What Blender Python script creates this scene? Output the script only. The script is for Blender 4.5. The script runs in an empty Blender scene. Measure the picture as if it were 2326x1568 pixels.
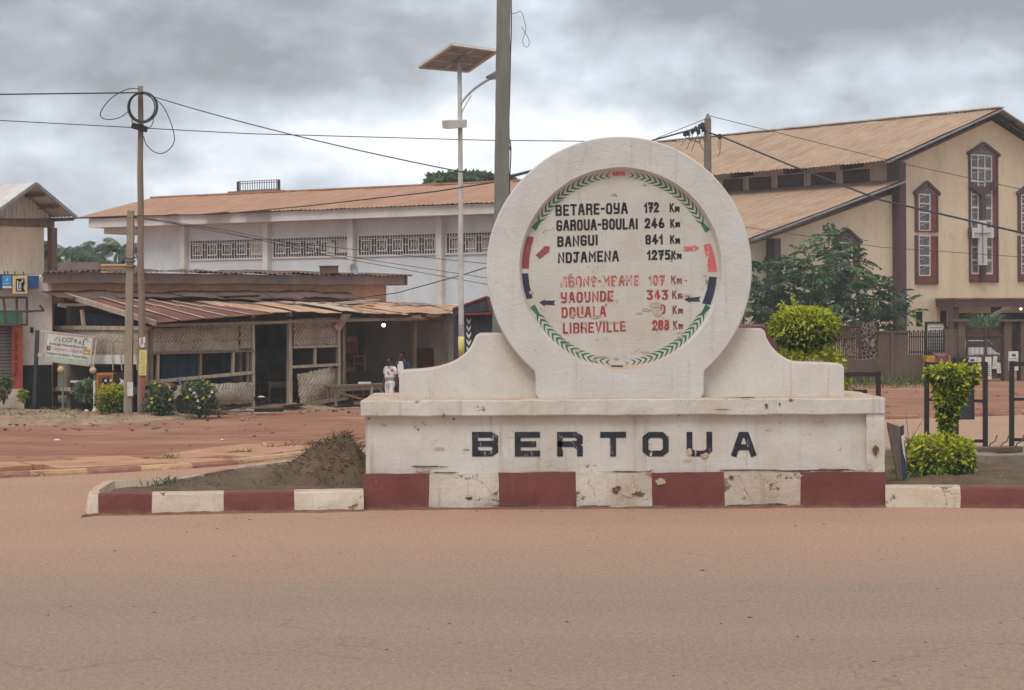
import bpy, bmesh, math, random
from mathutils import Vector, Matrix, noise as mnoise
R = math.radians
SC = bpy.context.scene
COL = SC.collection

# ------------------------------------------------------------------ camera
FOC, EYE, PX, PY, ROLL = 4500.0, 2.9, 1162.5, 700.0, R(0.3)
cam_d = bpy.data.cameras.new('camera'); cam = bpy.data.objects.new('camera', cam_d); COL.objects.link(cam)
cam_d.sensor_width = 36; cam_d.lens = 36 * FOC / 2325.0; cam_d.shift_y = -84 / 2325.0
cam_d.clip_start = 0.1; cam_d.clip_end = 8000
cam.matrix_world = Matrix.Translation((0, 0, EYE)) @ Matrix.Rotation(R(90), 4, 'X') @ Matrix.Rotation(-ROLL, 4, 'Z')
SC.camera = cam

# ------------------------------------------------------------------ sky, sun, exposure
SC.view_settings.view_transform = 'Standard'; SC.view_settings.look = 'None'
SC.view_settings.exposure = 0.50; SC.view_settings.gamma = 1.0
SC.render.film_transparent = False
SUN_EL, SUN_AZ = R(58), R(200)          # sun behind the camera, a little to the left, veiled by cloud
w = bpy.data.worlds.new('World'); SC.world = w; w.use_nodes = True
nt = w.node_tree; nt.nodes.clear()
def wn(t, **k):
    n = nt.nodes.new(t)
    for a, b in k.items(): setattr(n, a, b)
    return n
def wl(a, b): nt.links.new(a, b)
def wmath(op, a, b=None, c=None):
    n = wn('ShaderNodeMath', operation=op)
    for i, v in enumerate((a, b, c)):
        if v is None: continue
        if isinstance(v, (int, float)): n.inputs[i].default_value = v
        else: wl(v, n.inputs[i])
    return n.outputs[0]
def wrange(v, a, b, c, d, smooth=True):
    n = wn('ShaderNodeMapRange', interpolation_type='SMOOTHSTEP' if smooth else 'LINEAR')
    wl(v, n.inputs[0])
    for i, q in enumerate((a, b, c, d)): n.inputs[1 + i].default_value = q
    return n.outputs[0]
sky = wn('ShaderNodeTexSky'); sky.sky_type = 'NISHITA'; sky.sun_disc = False
sky.sun_elevation = SUN_EL; sky.sun_rotation = SUN_AZ
bg1 = wn('ShaderNodeBackground'); bg1.inputs[1].default_value = 0.1; wl(sky.outputs[0], bg1.inputs[0])
tc = wn('ShaderNodeTexCoord'); sp = wn('ShaderNodeSeparateXYZ'); wl(tc.outputs['Generated'], sp.inputs[0])
def cloud(scale, zs, off, detail, rough, dist):
    mp = wn('ShaderNodeMapping'); wl(tc.outputs['Generated'], mp.inputs[0])
    mp.inputs['Scale'].default_value = (1, 1, zs); mp.inputs['Location'].default_value = off
    n = wn('ShaderNodeTexNoise'); wl(mp.outputs[0], n.inputs['Vector'])
    n.inputs['Scale'].default_value = scale; n.inputs['Detail'].default_value = detail
    n.inputs['Roughness'].default_value = rough; n.inputs['Distortion'].default_value = dist
    return n.outputs[0]
n1 = cloud(7.0, 2.3, (0.37, 0.1, 0.63), 4, 0.45, 0.2)
n2 = cloud(21, 1.55, (1.3, 0.4, 0.2), 7, 0.5, 0.25)
n3 = cloud(52, 1.4, (0.3, 2.4, 1.2), 6, 0.55, 0.4)
el = sp.outputs[2]
dens = wmath('ADD', wmath('ADD', wmath('MULTIPLY', n1, 0.68), wmath('MULTIPLY', n2, 0.32)), wmath('MULTIPLY', n3, 0.13))
# thick dark cloud base high up, thinner and brighter deck lower down, dim blue at the very horizon
deck = wmath('ADD', wrange(el, 0.080, 0.150, 0.0, 0.23), wrange(el, 0.03, 0.07, 0.05, 0.0))
d2 = wmath('ADD', dens, deck)
ramp = wn('ShaderNodeValToRGB'); wl(wrange(d2, 0.415, 0.79, 0, 1, False), ramp.inputs[0])
cr = ramp.color_ramp
cr.elements[0].position = 0.0; cr.elements[0].color = (0.86, 0.88, 0.90, 1)
cr.elements[1].position = 1.0; cr.elements[1].color = (0.26, 0.275, 0.295, 1)
for p, c in ((0.22, (0.74, 0.77, 0.81, 1)), (0.46, (0.53, 0.57, 0.63, 1)), (0.74, (0.36, 0.385, 0.42, 1))):
    e = cr.elements.new(p); e.color = c
bg2 = wn('ShaderNodeBackground'); wl(ramp.outputs[0], bg2.inputs[0])
wl(wrange(el, 0.16, 0.7, 1.0, 2.1), bg2.inputs[1])      # an overcast sky is brightest overhead
mx = wn('ShaderNodeMixShader'); mx.inputs[0].default_value = 0.94
wl(bg1.outputs[0], mx.inputs[1]); wl(bg2.outputs[0], mx.inputs[2])
wo = wn('ShaderNodeOutputWorld'); wl(mx.outputs[0], wo.inputs[0])
sd = bpy.data.lights.new('sun', 'SUN'); sd.energy = 1.2; sd.angle = R(25); sd.color = (1.0, 0.97, 0.93)
so = bpy.data.objects.new('sun', sd); COL.objects.link(so)
sdir = Vector((math.sin(SUN_AZ) * math.cos(SUN_EL), math.cos(SUN_AZ) * math.cos(SUN_EL), math.sin(SUN_EL)))
so.rotation_euler = (-sdir).to_track_quat('-Z', 'Y').to_euler()

# ------------------------------------------------------------------ from the photograph's pixels to the ground and walls
def ray(vx, vy):
    px, py = vx - PX, PY - vy; c, s = math.cos(ROLL), math.sin(ROLL)
    return (c * px + s * py) / FOC, (-s * px + c * py) / FOC
def U(vx, vy, Y):
    x, z = ray(vx, vy); return Vector((x * Y, Y, EYE + z * Y))
def G(vx, vy, z=0.0):
    x, q = ray(vx, vy); Y = (z - EYE) / q; return Vector((x * Y, Y, z))
class Wall:
    """a vertical plane: origin, direction along it (s), normal towards the viewer (n)"""
    def __init__(self, p, d):
        self.p = Vector((p[0], p[1], 0)); self.d = Vector((d[0], d[1], 0)).normalized()
        self.n = Vector((self.d.y, -self.d.x, 0))
    def at(self, vx, vy, out=0.0):
        x, z = ray(vx, vy); p = self.p + self.n * out
        Y = self.n.dot(p) / (self.n.x * x + self.n.y)
        q = Vector((x * Y, Y, EYE + z * Y)); return (q - p).dot(self.d), q.z
    def W(self, s, z, out=0.0):
        return self.p + self.d * s + self.n * out + Vector((0, 0, z))
    def P(self, vx, vy, out=0.0):
        s, z = self.at(vx, vy, out); return self.W(s, z, out)

# ------------------------------------------------------------------ mesh builder
WORG = {}
class MB:
    def __init__(self): self.v = []; self.f = []; self.m = []; self.mi = 0
    def add(self, vs, fs, mi=None):
        b = len(self.v); self.v += [Vector(q) for q in vs]
        self.f += [[b + i for i in q] for q in fs]; self.m += [self.mi if mi is None else mi] * len(fs)
    def box(self, x0, x1, y0, y1, z0, z1, mi=None):
        self.hexa([(x0, y0, z0), (x1, y0, z0), (x1, y1, z0), (x0, y1, z0), (x0, y0, z1), (x1, y0, z1), (x1, y1, z1), (x0, y1, z1)], mi)
    def hexa(self, c, mi=None):
        self.add(c, [(3, 2, 1, 0), (4, 5, 6, 7), (0, 1, 5, 4), (1, 2, 6, 5), (2, 3, 7, 6), (3, 0, 4, 7)], mi)
    def wbox(self, W, s0, s1, z0, z1, o0, o1, mi=None):
        """box on a Wall: o0 (back) .. o1 (front, towards the viewer)"""
        P = W.W
        self.hexa([P(s0, z0, o1), P(s1, z0, o1), P(s1, z0, o0), P(s0, z0, o0), P(s0, z1, o1), P(s1, z1, o1), P(s1, z1, o0), P(s0, z1, o0)], mi)
    def bar(self, a, b, w, h=None, up=(0, 0, 1), mi=None):
        a, b = Vector(a), Vector(b); h = w if h is None else h
        t = (b - a).normalized(); u = Vector(up)
        if abs(t.dot(u)) > 0.98: u = Vector((0, 1, 0))
        s = t.cross(u).normalized() * (w / 2); q = s.cross(t).normalized() * (h / 2)
        self.hexa([a - s - q, a + s - q, b + s - q, b - s - q, a - s + q, a + s + q, b + s + q, b - s + q], mi)
    def prism(self, pts, vec, mi=None):
        n = len(pts); vec = Vector(vec); p = [Vector(q) for q in pts]
        self.add(p + [q + vec for q in p], [list(range(n)), list(range(2 * n - 1, n - 1, -1))] + [(i, i + n, (i + 1) % n + n, (i + 1) % n) for i in range(n)], mi)
    def poly(self, pts, mi=None): self.add(pts, [list(range(len(pts)))], mi)
    def tube(self, pts, r, n=8, closed=False, mi=None, flat=1.0):
        pts = [Vector(p) for p in pts]; k = len(pts)
        rr = r if isinstance(r, (list, tuple)) else [r] * k
        vs = []; prev = None
        for i, p in enumerate(pts):
            if closed: t = pts[(i + 1) % k] - pts[i - 1]
            else: t = pts[min(i + 1, k - 1)] - pts[max(i - 1, 0)]
            t.normalize()
            if prev is None:
                u = Vector((0, 0, 1)) if abs(t.z) < 0.9 else Vector((1, 0, 0))
                s = t.cross(u).normalized()
            else:
                s = (prev - t * prev.dot(t)).normalized()
            prev = s; q = s.cross(t)
            for j in range(n):
                a = 2 * math.pi * j / n
                vs.append(p + (s * math.cos(a) + q * math.sin(a) * flat) * rr[i])
        fs = []
        for i in range(k if closed else k - 1):
            a, b = i * n, ((i + 1) % k) * n
            for j in range(n): fs.append((a + j, a + (j + 1) % n, b + (j + 1) % n, b + j))
        if not closed: fs += [list(range(n - 1, -1, -1)), list(range((k - 1) * n, k * n))]
        self.add(vs, fs, mi)
    def lathe(self, c, prof, n=20, mi=None, axis=None):
        c = Vector(c); ax = Vector(axis or (0, 0, 1)).normalized()
        u = ax.orthogonal().normalized(); v = ax.cross(u); vs = []
        for r, h in prof:
            for j in range(n):
                a = 2 * math.pi * j / n; vs.append(c + ax * h + (u * math.cos(a) + v * math.sin(a)) * r)
        fs = []; k = len(prof)
        for i in range(k - 1):
            for j in range(n): fs.append((i * n + j, i * n + (j + 1) % n, (i + 1) * n + (j + 1) % n, (i + 1) * n + j))
        fs += [list(range(n - 1, -1, -1)), list(range((k - 1) * n, k * n))]
        self.add(vs, fs, mi)
    def ball(self, c, r, n=10, mi=None, sc=(1, 1, 1)):
        c = Vector(c); vs = []; m = n // 2 + 1
        for i in range(m + 1):
            t = math.pi * i / m
            for j in range(n):
                a = 2 * math.pi * j / n
                vs.append(c + Vector((math.sin(t) * math.cos(a) * sc[0], math.sin(t) * math.sin(a) * sc[1], math.cos(t) * sc[2])) * r)
        fs = []
        for i in range(m):
            for j in range(n): fs.append((i * n + j, (i + 1) * n + j, (i + 1) * n + (j + 1) % n, i * n + (j + 1) % n))
        self.add(vs, fs, mi)
    def sheet(self, a, b, c, d, waves, amp, nv=2, mi=None, jit=0.0, rnd=None, sag=0.0):
        """corrugated sheet: a,b along the ribs' crossing at the low edge, d,c at the high edge; ribs run a->d"""
        a, b, c, d = map(Vector, (a, b, c, d)); nrm = (b - a).cross(d - a).normalized()
        nu = waves * 4; vs = []
        for j in range(nv + 1):
            t = j / nv
            for i in range(nu + 1):
                s = i / nu; p = a.lerp(b, s).lerp(d.lerp(c, s), t)
                h = amp * (1, 0.25, -1, 0.25)[i % 4] if False else amp * math.cos(2 * math.pi * s * waves)
                o = 0.0
                if jit: o = jit * mnoise.noise(p * 0.9) + jit * 0.6 * mnoise.noise(p * 3.1)
                vs.append(p + nrm * (h + o - sag * 4 * t * (1 - t)))
        fs = [(j * (nu + 1) + i, j * (nu + 1) + i + 1, (j + 1) * (nu + 1) + i + 1, (j + 1) * (nu + 1) + i) for j in range(nv) for i in range(nu)]
        self.add(vs, fs, mi)
    def roughen(self, L, amp, sc=2.0):
        """break long edges up and push the surface about a little, as hand-laid plaster is"""
        bm = bmesh.new(); me = bpy.data.meshes.new('t')
        me.from_pydata([tuple(q) for q in self.v], [], self.f)
        for p, m in zip(me.polygons, self.m): p.material_index = m
        bm.from_mesh(me); bpy.data.meshes.remove(me)
        bmesh.ops.remove_doubles(bm, verts=bm.verts, dist=1e-5)
        for _ in range(9):
            es = [e for e in bm.edges if e.calc_length() > L]
            if not es: break
            bmesh.ops.subdivide_edges(bm, edges=es, cuts=1, use_grid_fill=True)
        for q in bm.verts:
            q.co += amp * Vector((mnoise.noise(q.co * sc), mnoise.noise(q.co * sc + Vector((7, 3, 1))), mnoise.noise(q.co * sc + Vector((2, 9, 5)))))
            q.co += amp * 0.5 * mnoise.noise_vector(q.co * sc * 4)
        bm.verts.index_update()
        self.v = [q.co.copy() for q in bm.verts]; self.f = [[q.index for q in f.verts] for f in bm.faces]; self.m = [f.material_index for f in bm.faces]
        bm.free(); return self
    def build(self, name, mats, parent=None, smooth=False, loc=None, bevel=0.0):
        if not isinstance(mats, (list, tuple)): mats = [mats]
        if parent is not None: org = WORG[parent.name]
        elif loc is not None: org = Vector(loc)
        else:
            xs = [q.x for q in self.v]; ys = [q.y for q in self.v]; zs = [q.z for q in self.v]
            org = Vector(((min(xs) + max(xs)) / 2, (min(ys) + max(ys)) / 2, min(zs)))
        me = bpy.data.meshes.new(name); me.from_pydata([tuple(q - org) for q in self.v], [], self.f)
        for m in mats: me.materials.append(m)
        me.polygons.foreach_set('material_index', self.m)
        if smooth: me.polygons.foreach_set('use_smooth', [True] * len(me.polygons))
        me.update()
        o = bpy.data.objects.new(name, me); COL.objects.link(o)
        if parent is not None: o.parent = parent
        else: o.location = org
        WORG[o.name] = org
        if bevel:
            b = o.modifiers.new('bevel', 'BEVEL'); b.width = bevel; b.segments = 2; b.limit_method = 'ANGLE'; b.angle_limit = R(40)
        return o
def tag(o, label=None, cat=None, group=None, kind=None):
    if label: o['label'] = label
    if cat: o['category'] = cat
    if group: o['group'] = group
    if kind: o['kind'] = kind
    return o
def thing(name, label, cat, loc=(0, 0, 0), group=None):
    o = bpy.data.objects.new(name, None); COL.objects.link(o); o.location = loc; o.empty_display_size = 0.2
    WORG[o.name] = Vector(loc); return tag(o, label, cat, group)
def copy_tree(o, parent=None):
    c = o.copy(); COL.objects.link(c)
    if parent is not None: c.parent = parent
    for ch in list(o.children): copy_tree(ch, c)
    return c

# ------------------------------------------------------------------ materials
def S(r, g, b, k=1.0):
    f = lambda v: (v / 255 / 12.92) if v / 255 <= 0.04045 else ((v / 255 + 0.055) / 1.055) ** 2.4
    return (f(r) * k, f(g) * k, f(b) * k, 1)
class NM:
    def __init__(self, name, rough=0.85, spec=0.25, metal=0.0):
        self.m = bpy.data.materials.new(name); self.m.use_nodes = True; self.t = self.m.node_tree
        self.b = self.t.nodes['Principled BSDF']; self.b.inputs['Roughness'].default_value = rough
        self.b.inputs['Specular IOR Level'].default_value = spec; self.b.inputs['Metallic'].default_value = metal
        self.tc = self.t.nodes.new('ShaderNodeTexCoord')
    def n(self, t, **k):
        q = self.t.nodes.new(t)
        for a, b in k.items(): setattr(q, a, b)
        return q
    def l(self, a, b): self.t.links.new(a, b)
    def put(self, sock, v):
        if isinstance(v, (int, float, tuple, list)): sock.default_value = v
        else: self.l(v, sock)
    def map(self, scale=(1, 1, 1), loc=(0, 0, 0), rot=(0, 0, 0)):
        mp = self.n('ShaderNodeMapping'); self.l(self.tc.outputs['Object'], mp.inputs[0])
        mp.inputs['Scale'].default_value = scale; mp.inputs['Location'].default_value = loc; mp.inputs['Rotation'].default_value = rot
        return mp.outputs[0]
    def noise(self, scale, detail=6, rough=0.6, st=(1, 1, 1), loc=(0, 0, 0), dist=0.0):
        q = self.n('ShaderNodeTexNoise'); self.l(self.map(st, loc), q.inputs['Vector'])
        q.inputs['Scale'].default_value = scale; q.inputs['Detail'].default_value = detail
        q.inputs['Roughness'].default_value = rough; q.inputs['Distortion'].default_value = dist
        return q.outputs[0]
    def edge(self, scale, st=(1, 1, 1), loc=(0, 0, 0)):
        q = self.n('ShaderNodeTexVoronoi', feature='DISTANCE_TO_EDGE')
        nz = self.n('ShaderNodeTexNoise'); self.l(self.map(st, loc), nz.inputs['Vector']); nz.inputs['Scale'].default_value = scale * 1.7; nz.inputs['Detail'].default_value = 5
        ad = self.n('ShaderNodeVectorMath', operation='MULTIPLY_ADD'); self.l(nz.outputs[1], ad.inputs[0]); ad.inputs[1].default_value = (0.5 / scale * 1.4,) * 3; self.l(self.map(st, loc), ad.inputs[2])
        self.l(ad.outputs[0], q.inputs['Vector']); q.inputs['Scale'].default_value = scale
        return q.outputs['Distance']
    def rng(self, v, a, b, c=0.0, d=1.0):
        q = self.n('ShaderNodeMapRange'); self.l(v, q.inputs[0])
        for i, x in enumerate((a, b, c, d)): q.inputs[1 + i].default_value = x
        return q.outputs[0]
    def math(self, op, a, b=0.0):
        q = self.n('ShaderNodeMath', operation=op); self.put(q.inputs[0], a); self.put(q.inputs[1], b); return q.outputs[0]
    def mix(self, f, a, b):
        q = self.n('ShaderNodeMix', data_type='RGBA'); self.put(q.inputs[0], f); self.put(q.inputs[6], a); self.put(q.inputs[7], b); return q.outputs[2]
    def up(self):
        g = self.n('ShaderNodeNewGeometry'); s = self.n('ShaderNodeSeparateXYZ'); self.l(g.outputs['True Normal'], s.inputs[0]); return s.outputs[2]
    def pos(self, i):
        s = self.n('ShaderNodeSeparateXYZ'); self.l(self.tc.outputs['Object'], s.inputs[0]); return s.outputs[i]
    def color(self, c): self.put(self.b.inputs['Base Color'], c); return self
    def bump(self, h, strength=0.4, dist=0.02):
        q = self.n('ShaderNodeBump'); q.inputs['Strength'].default_value = strength; q.inputs['Distance'].default_value = dist
        self.l(h, q.inputs['Height']); self.l(q.outputs[0], self.b.inputs['Normal']); return self

def simple(name, c, c2=None, sc=3.0, lo=0.35, hi=0.65, rough=0.85, spec=0.25, bump=0.0, bsc=20.0, bd=0.01, st=(1, 1, 1), metal=0.0, fine=0.0):
    q = NM(name, rough, spec, metal)
    if c2 is None: c2 = tuple(x * 0.72 for x in c[:3]) + (1,)
    col = q.mix(q.rng(q.noise(sc, 8, 0.62, st), lo, hi), c, c2)
    if fine:
        col = q.mix(q.rng(q.noise(sc * 9, 4, 0.6, st, (3, 1, 7)), 0.52, 0.7, 0, fine), col, tuple(x * 0.5 for x in c[:3]) + (1,))
    q.color(col)
    if bump: q.bump(q.noise(bsc, 6, 0.6, st), bump, bd)
    return q.m

WHITE = S(214, 202, 187); WARM = S(196, 175, 152); CEM = S(168, 144, 120); DIRT = S(160, 120, 92)
def plaster(name, base, warm, peel=0.0, streak=0.5, crack=0.5, grain=0.35, bscale=14, st=(1, 1, 1)):
    q = NM(name, 0.9, 0.2)
    c = q.mix(q.rng(q.noise(1.3, 7, 0.6), 0.35, 0.7), base, warm)
    c = q.mix(q.rng(q.noise(9, 6, 0.7, (1, 1, 1), (4, 2, 8)), 0.58, 0.8, 0, 0.35), c, tuple(x * 0.62 for x in warm[:3]) + (1,))
    if streak:   # rain streaks
        c = q.mix(q.rng(q.noise(5.0, 5, 0.6, (2.2, 2.2, 0.12), (9, 0, 3)), 0.58, 0.78, 0, streak), c, S(140, 116, 96))
    c = q.mix(q.rng(q.noise(30, 3, 0.5, (1, 1, 1), (1, 5, 2)), 0.68, 0.75, 0, 0.45), c, S(105, 85, 70))      # specks
    if crack:
        line = q.math('MULTIPLY', q.rng(q.edge(1.1), 0.0, 0.007, 1.0, 0.0), q.rng(q.noise(1.6, 3, 0.5, (1, 1, 1), (5, 5, 5)), 0.50, 0.60, 0, crack))
        c = q.mix(line, c, S(96, 76, 62))
    h = q.noise(bscale, 8, 0.65, st, (0, 0, 0), 0.6)
    if peel:
        pm = q.rng(q.noise(2.6, 9, 0.72, (1, 1, 1.3), (2, 7, 4)), 0.66 - 0.16 * peel, 0.69 - 0.16 * peel)
        c = q.mix(pm, c, q.mix(q.rng(q.noise(16, 5), 0.4, 0.6), CEM, S(120, 96, 74)))
        h = q.math('SUBTRACT', h, q.math('MULTIPLY', pm, 0.9))
    up = q.rng(q.up(), 0.6, 0.9)
    dust = q.math('MULTIPLY', up, q.rng(q.noise(3, 6, 0.6, (1, 1, 1), (8, 8, 1)), 0.3, 0.6, 0.45, 1.0))
    c = q.mix(dust, c, S(186, 154, 130))
    q.color(c).bump(h, grain, 0.02); return q.m
MT = {}
MT['plaster_ring'] = plaster('plaster_ring', S(213, 210, 204), S(200, 195, 187), 0, 0.34, 0.3, 0.55, 7, (1, 1, 1.6))
MT['plaster'] = plaster('plaster', S(217, 213, 204), S(204, 195, 181), 0, 0.42, 0.15, 0.40, 12)
MT['plaster_base'] = plaster('plaster_base', S(216, 212, 204), S(199, 190, 176), 0.2, 0.6, 0.4, 0.5, 12)
MT['plaster_dial'] = plaster('plaster_dial', S(208, 205, 197), S(197, 187, 172), 0.33, 0.25, 0.5, 0.35, 9, (0.6, 1, 1.8))
MT['band_white'] = plaster('band_white', S(214, 206, 192), S(176, 154, 130), 0.52, 0.65, 0.8, 0.8, 10)
MT['kerb_white'] = plaster('kerb_white', S(220, 208, 188), S(196, 174, 150), 0.42, 0.45, 0.9, 0.7, 10)
def redpaint(name, c):
    q = NM(name, 0.7, 0.3)
    col = q.mix(q.rng(q.noise(2.0, 6, 0.6), 0.35, 0.7), c, tuple(x * 0.78 for x in c[:3]) + (1,))
    col = q.mix(q.rng(q.noise(6, 5, 0.6, (2, 2, 0.1), (3, 3, 3)), 0.62, 0.8, 0, 0.35), col, S(165, 95, 85))
    col = q.mix(q.rng(q.noise(14, 7, 0.7), 0.69, 0.72, 0, 0.9), col, CEM)
    zz = q.math('SUBTRACT', q.rng(q.pos(2), 0.0, 0.16, 1.0, 0.0), q.noise(4, 5))
    col = q.mix(q.rng(zz, 0.0, 0.5, 0, 0.5), col, S(140, 108, 90))     # road dust thrown up on the foot
    q.color(col).bump(q.noise(14, 8, 0.65), 0.5, 0.015); return q.m
MT['red'] = redpaint('red_oxide', S(124, 70, 63))
def worn(name, c, keep, back=(214, 204, 192), st=(2.2, 2.2, 0.5), sc=7.0):
    q = NM(name, 0.75, 0.25)
    f = q.rng(q.noise(sc, 9, 0.75, st, (6, 1, 2)), keep - 0.02, keep + 0.02)
    col = q.mix(q.rng(q.noise(5, 5), 0.35, 0.65), c, tuple(x * 1.35 + 0.01 for x in c[:3]) + (1,))
    q.color(q.mix(f, col, S(*back))).bump(q.noise(20, 6), 0.3, 0.01); return q.m
MT['ink_black'] = worn('ink_black', S(38, 38, 42), 0.74)
MT['ink_base'] = worn('ink_base', S(38, 41, 49), 0.61)
MT['ink_navy'] = worn('ink_navy', S(52, 57, 70), 0.72)
MT['ink_red'] = worn('ink_red', S(152, 62, 56), 0.60)
MT['ink_red_faint'] = worn('ink_red_faint', S(172, 92, 84), 0.54)
MT['ink_pink'] = worn('ink_pink', S(190, 98, 98), 0.56)
MT['ink_brown'] = worn('ink_brown', S(120, 62, 54), 0.60)
MT['ink_maroon'] = worn('ink_maroon', S(142, 76, 74), 0.75)
MT['ink_green'] = worn('ink_green', S(44, 104, 70), 0.68)
# ------------------------------------------------------------------ ground, road, kerbs
def ground_mats():
    q = NM('red_dirt', 0.95, 0.1)
    c = q.mix(q.rng(q.noise(0.35, 8, 0.62), 0.35, 0.65), S(146, 100, 79), S(162, 122, 99))
    c = q.mix(q.rng(q.noise(1.1, 9, 0.7, (0.35, 1.2, 1), (4, 1, 2)), 0.48, 0.66, 0, 0.75), c, S(128, 80, 62))
    c = q.mix(q.rng(q.noise(0.7, 7, 0.7, (0.3, 1, 1), (14, 5, 2)), 0.55, 0.68, 0, 0.7), c, S(186, 150, 126))
    c = q.mix(q.rng(q.noise(7, 6, 0.7, (1, 1, 1), (9, 1, 2)), 0.6, 0.72, 0, 0.5), c, S(190, 150, 124))
    q.color(c).bump(q.noise(3, 10, 0.72), 0.7, 0.06); MT['dirt'] = q.m
    q = NM('asphalt_dusty', 0.85, 0.25)
    grain = q.noise(55, 3, 0.8)
    tracks = q.noise(1.0, 4, 0.5, (0.02, 0.42, 1), (0, 3.2, 0))
    patch = q.noise(0.5, 7, 0.6, (0.35, 1, 1), (7, 1, 3))
    y = q.pos(1)
    near = q.rng(y, 19.5, 25.5)                                   # dust lies thickest by the island, thinner in the wheel lanes
    dust = q.math('ADD', q.math('ADD', q.math('MULTIPLY', near, 0.42), q.math('MULTIPLY', tracks, 0.55)), q.math('MULTIPLY', patch, 0.38))
    fd = q.rng(dust, 0.36, 0.92)
    c = q.mix(fd, S(158, 137, 120, .92), S(192, 150, 122, .95))
    c = q.mix(q.rng(grain, 0.48, 0.72, 0, 0.45), c, S(88, 70, 60))
    c = q.mix(q.rng(q.noise(14, 3, 0.8, (1.6, 0.8, 1), (3, 3, 3)), 0.46, 0.66, 0, 0.38), c, S(104, 82, 70))
    c = q.mix(q.rng(q.noise(14, 3, 0.8, (1.6, 0.8, 1), (8, 1, 3)), 0.54, 0.70, 0, 0.34), c, S(206, 176, 150))
    c = q.mix(q.rng(q.edge(0.16, (1, 1, 1), (3, 8, 0)), 0.0, 0.0035, 0.28, 0.0), c, S(92, 72, 62))
    c = q.mix(q.rng(q.noise(42, 3, 0.7, (1, 1, 1), (5, 5, 2)), 0.58, 0.72, 0, 0.55), c, S(190, 162, 140))
    c = q.mix(q.rng(q.noise(2.4, 6, 0.7, (0.35, 1.6, 1), (2, 9, 4)), 0.66, 0.72, 0, 0.45), c, S(104, 82, 70))
    q.color(c).bump(grain, 0.9, 0.015); MT['asphalt'] = q.m
    q = NM('debris_earth', 0.95, 0.1)
    c = q.mix(q.rng(q.noise(1.1, 9, 0.7), 0.35, 0.65), S(150, 126, 104), S(190, 166, 138))
    c = q.mix(q.rng(q.noise(5, 8, 0.75, (1, 1, 1), (3, 1, 2)), 0.5, 0.7, 0, 0.8), c, S(98, 78, 64))
    c = q.mix(q.rng(q.noise(0.6, 5, 0.6, (1, 1, 1), (8, 1, 2)), 0.5, 0.7, 0, 0.6), c, S(150, 98, 76))
    q.color(c).bump(q.noise(6, 10, 0.75), 0.9, 0.08); MT['debris'] = q.m
    q = NM('island_soil', 0.97, 0.1)
    c = q.mix(q.rng(q.noise(1.5, 9, 0.7), 0.35, 0.65), S(102, 84, 68), S(134, 112, 90))
    c = q.mix(q.rng(q.noise(3.2, 8, 0.75, (1, 1, 1), (3, 7, 2)), 0.52, 0.72, 0, 0.75), c, S(84, 92, 54))
    c = q.mix(q.rng(q.noise(18, 6, 0.75, (1, 1, 1), (1, 1, 9)), 0.56, 0.72, 0, 0.7), c, S(52, 42, 34))
    q.color(c).bump(q.noise(12, 10, 0.75), 1.0, 0.06); MT['soil'] = q.m
    MT['slab'] = simple('paving_slab', S(194, 152, 118), S(166, 118, 90), 1.6, 0.3, 0.7, 0.92, 0.15, 0.5, 22, 0.01, fine=0.5)
    MT['kerb_yellow'] = plaster('kerb_yellow', S(206, 172, 124), S(180, 140, 106), 0.45, 0.2, 0.5, 0.6)
    MT['kerb_mauve'] = simple('kerb_mauve', S(148, 104, 92), S(170, 126, 106), 2.5, 0.35, 0.65, 0.9, 0.15, 0.5, 20)
ground_mats()

b = MB(); b.poly([(-900, -300, 0), (900, -300, 0), (900, 900, 0), (-900, 900, 0)])
tag(b.build('ground', MT['dirt'], loc=(0, 0, 0)), kind='structure')
KPX = [(-900, 1122), (-60, 1090), (0, 1087), (198, 1078), (437, 1065), (543, 1056), (650, 1043), (760, 1028), (850, 1013), (1000, 998), (1400, 976), (2020, 953), (2325, 943), (2900, 928)]
KER = [G(*q) for q in KPX]
b = MB(); b.poly([(-60, -40, 0.004)] + [(60, -40, 0.004)] + [(q.x, q.y, 0.004) for q in reversed(KER)])
tag(b.build('road', MT['asphalt'], loc=(0, 0, 0)), kind='structure')

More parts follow.
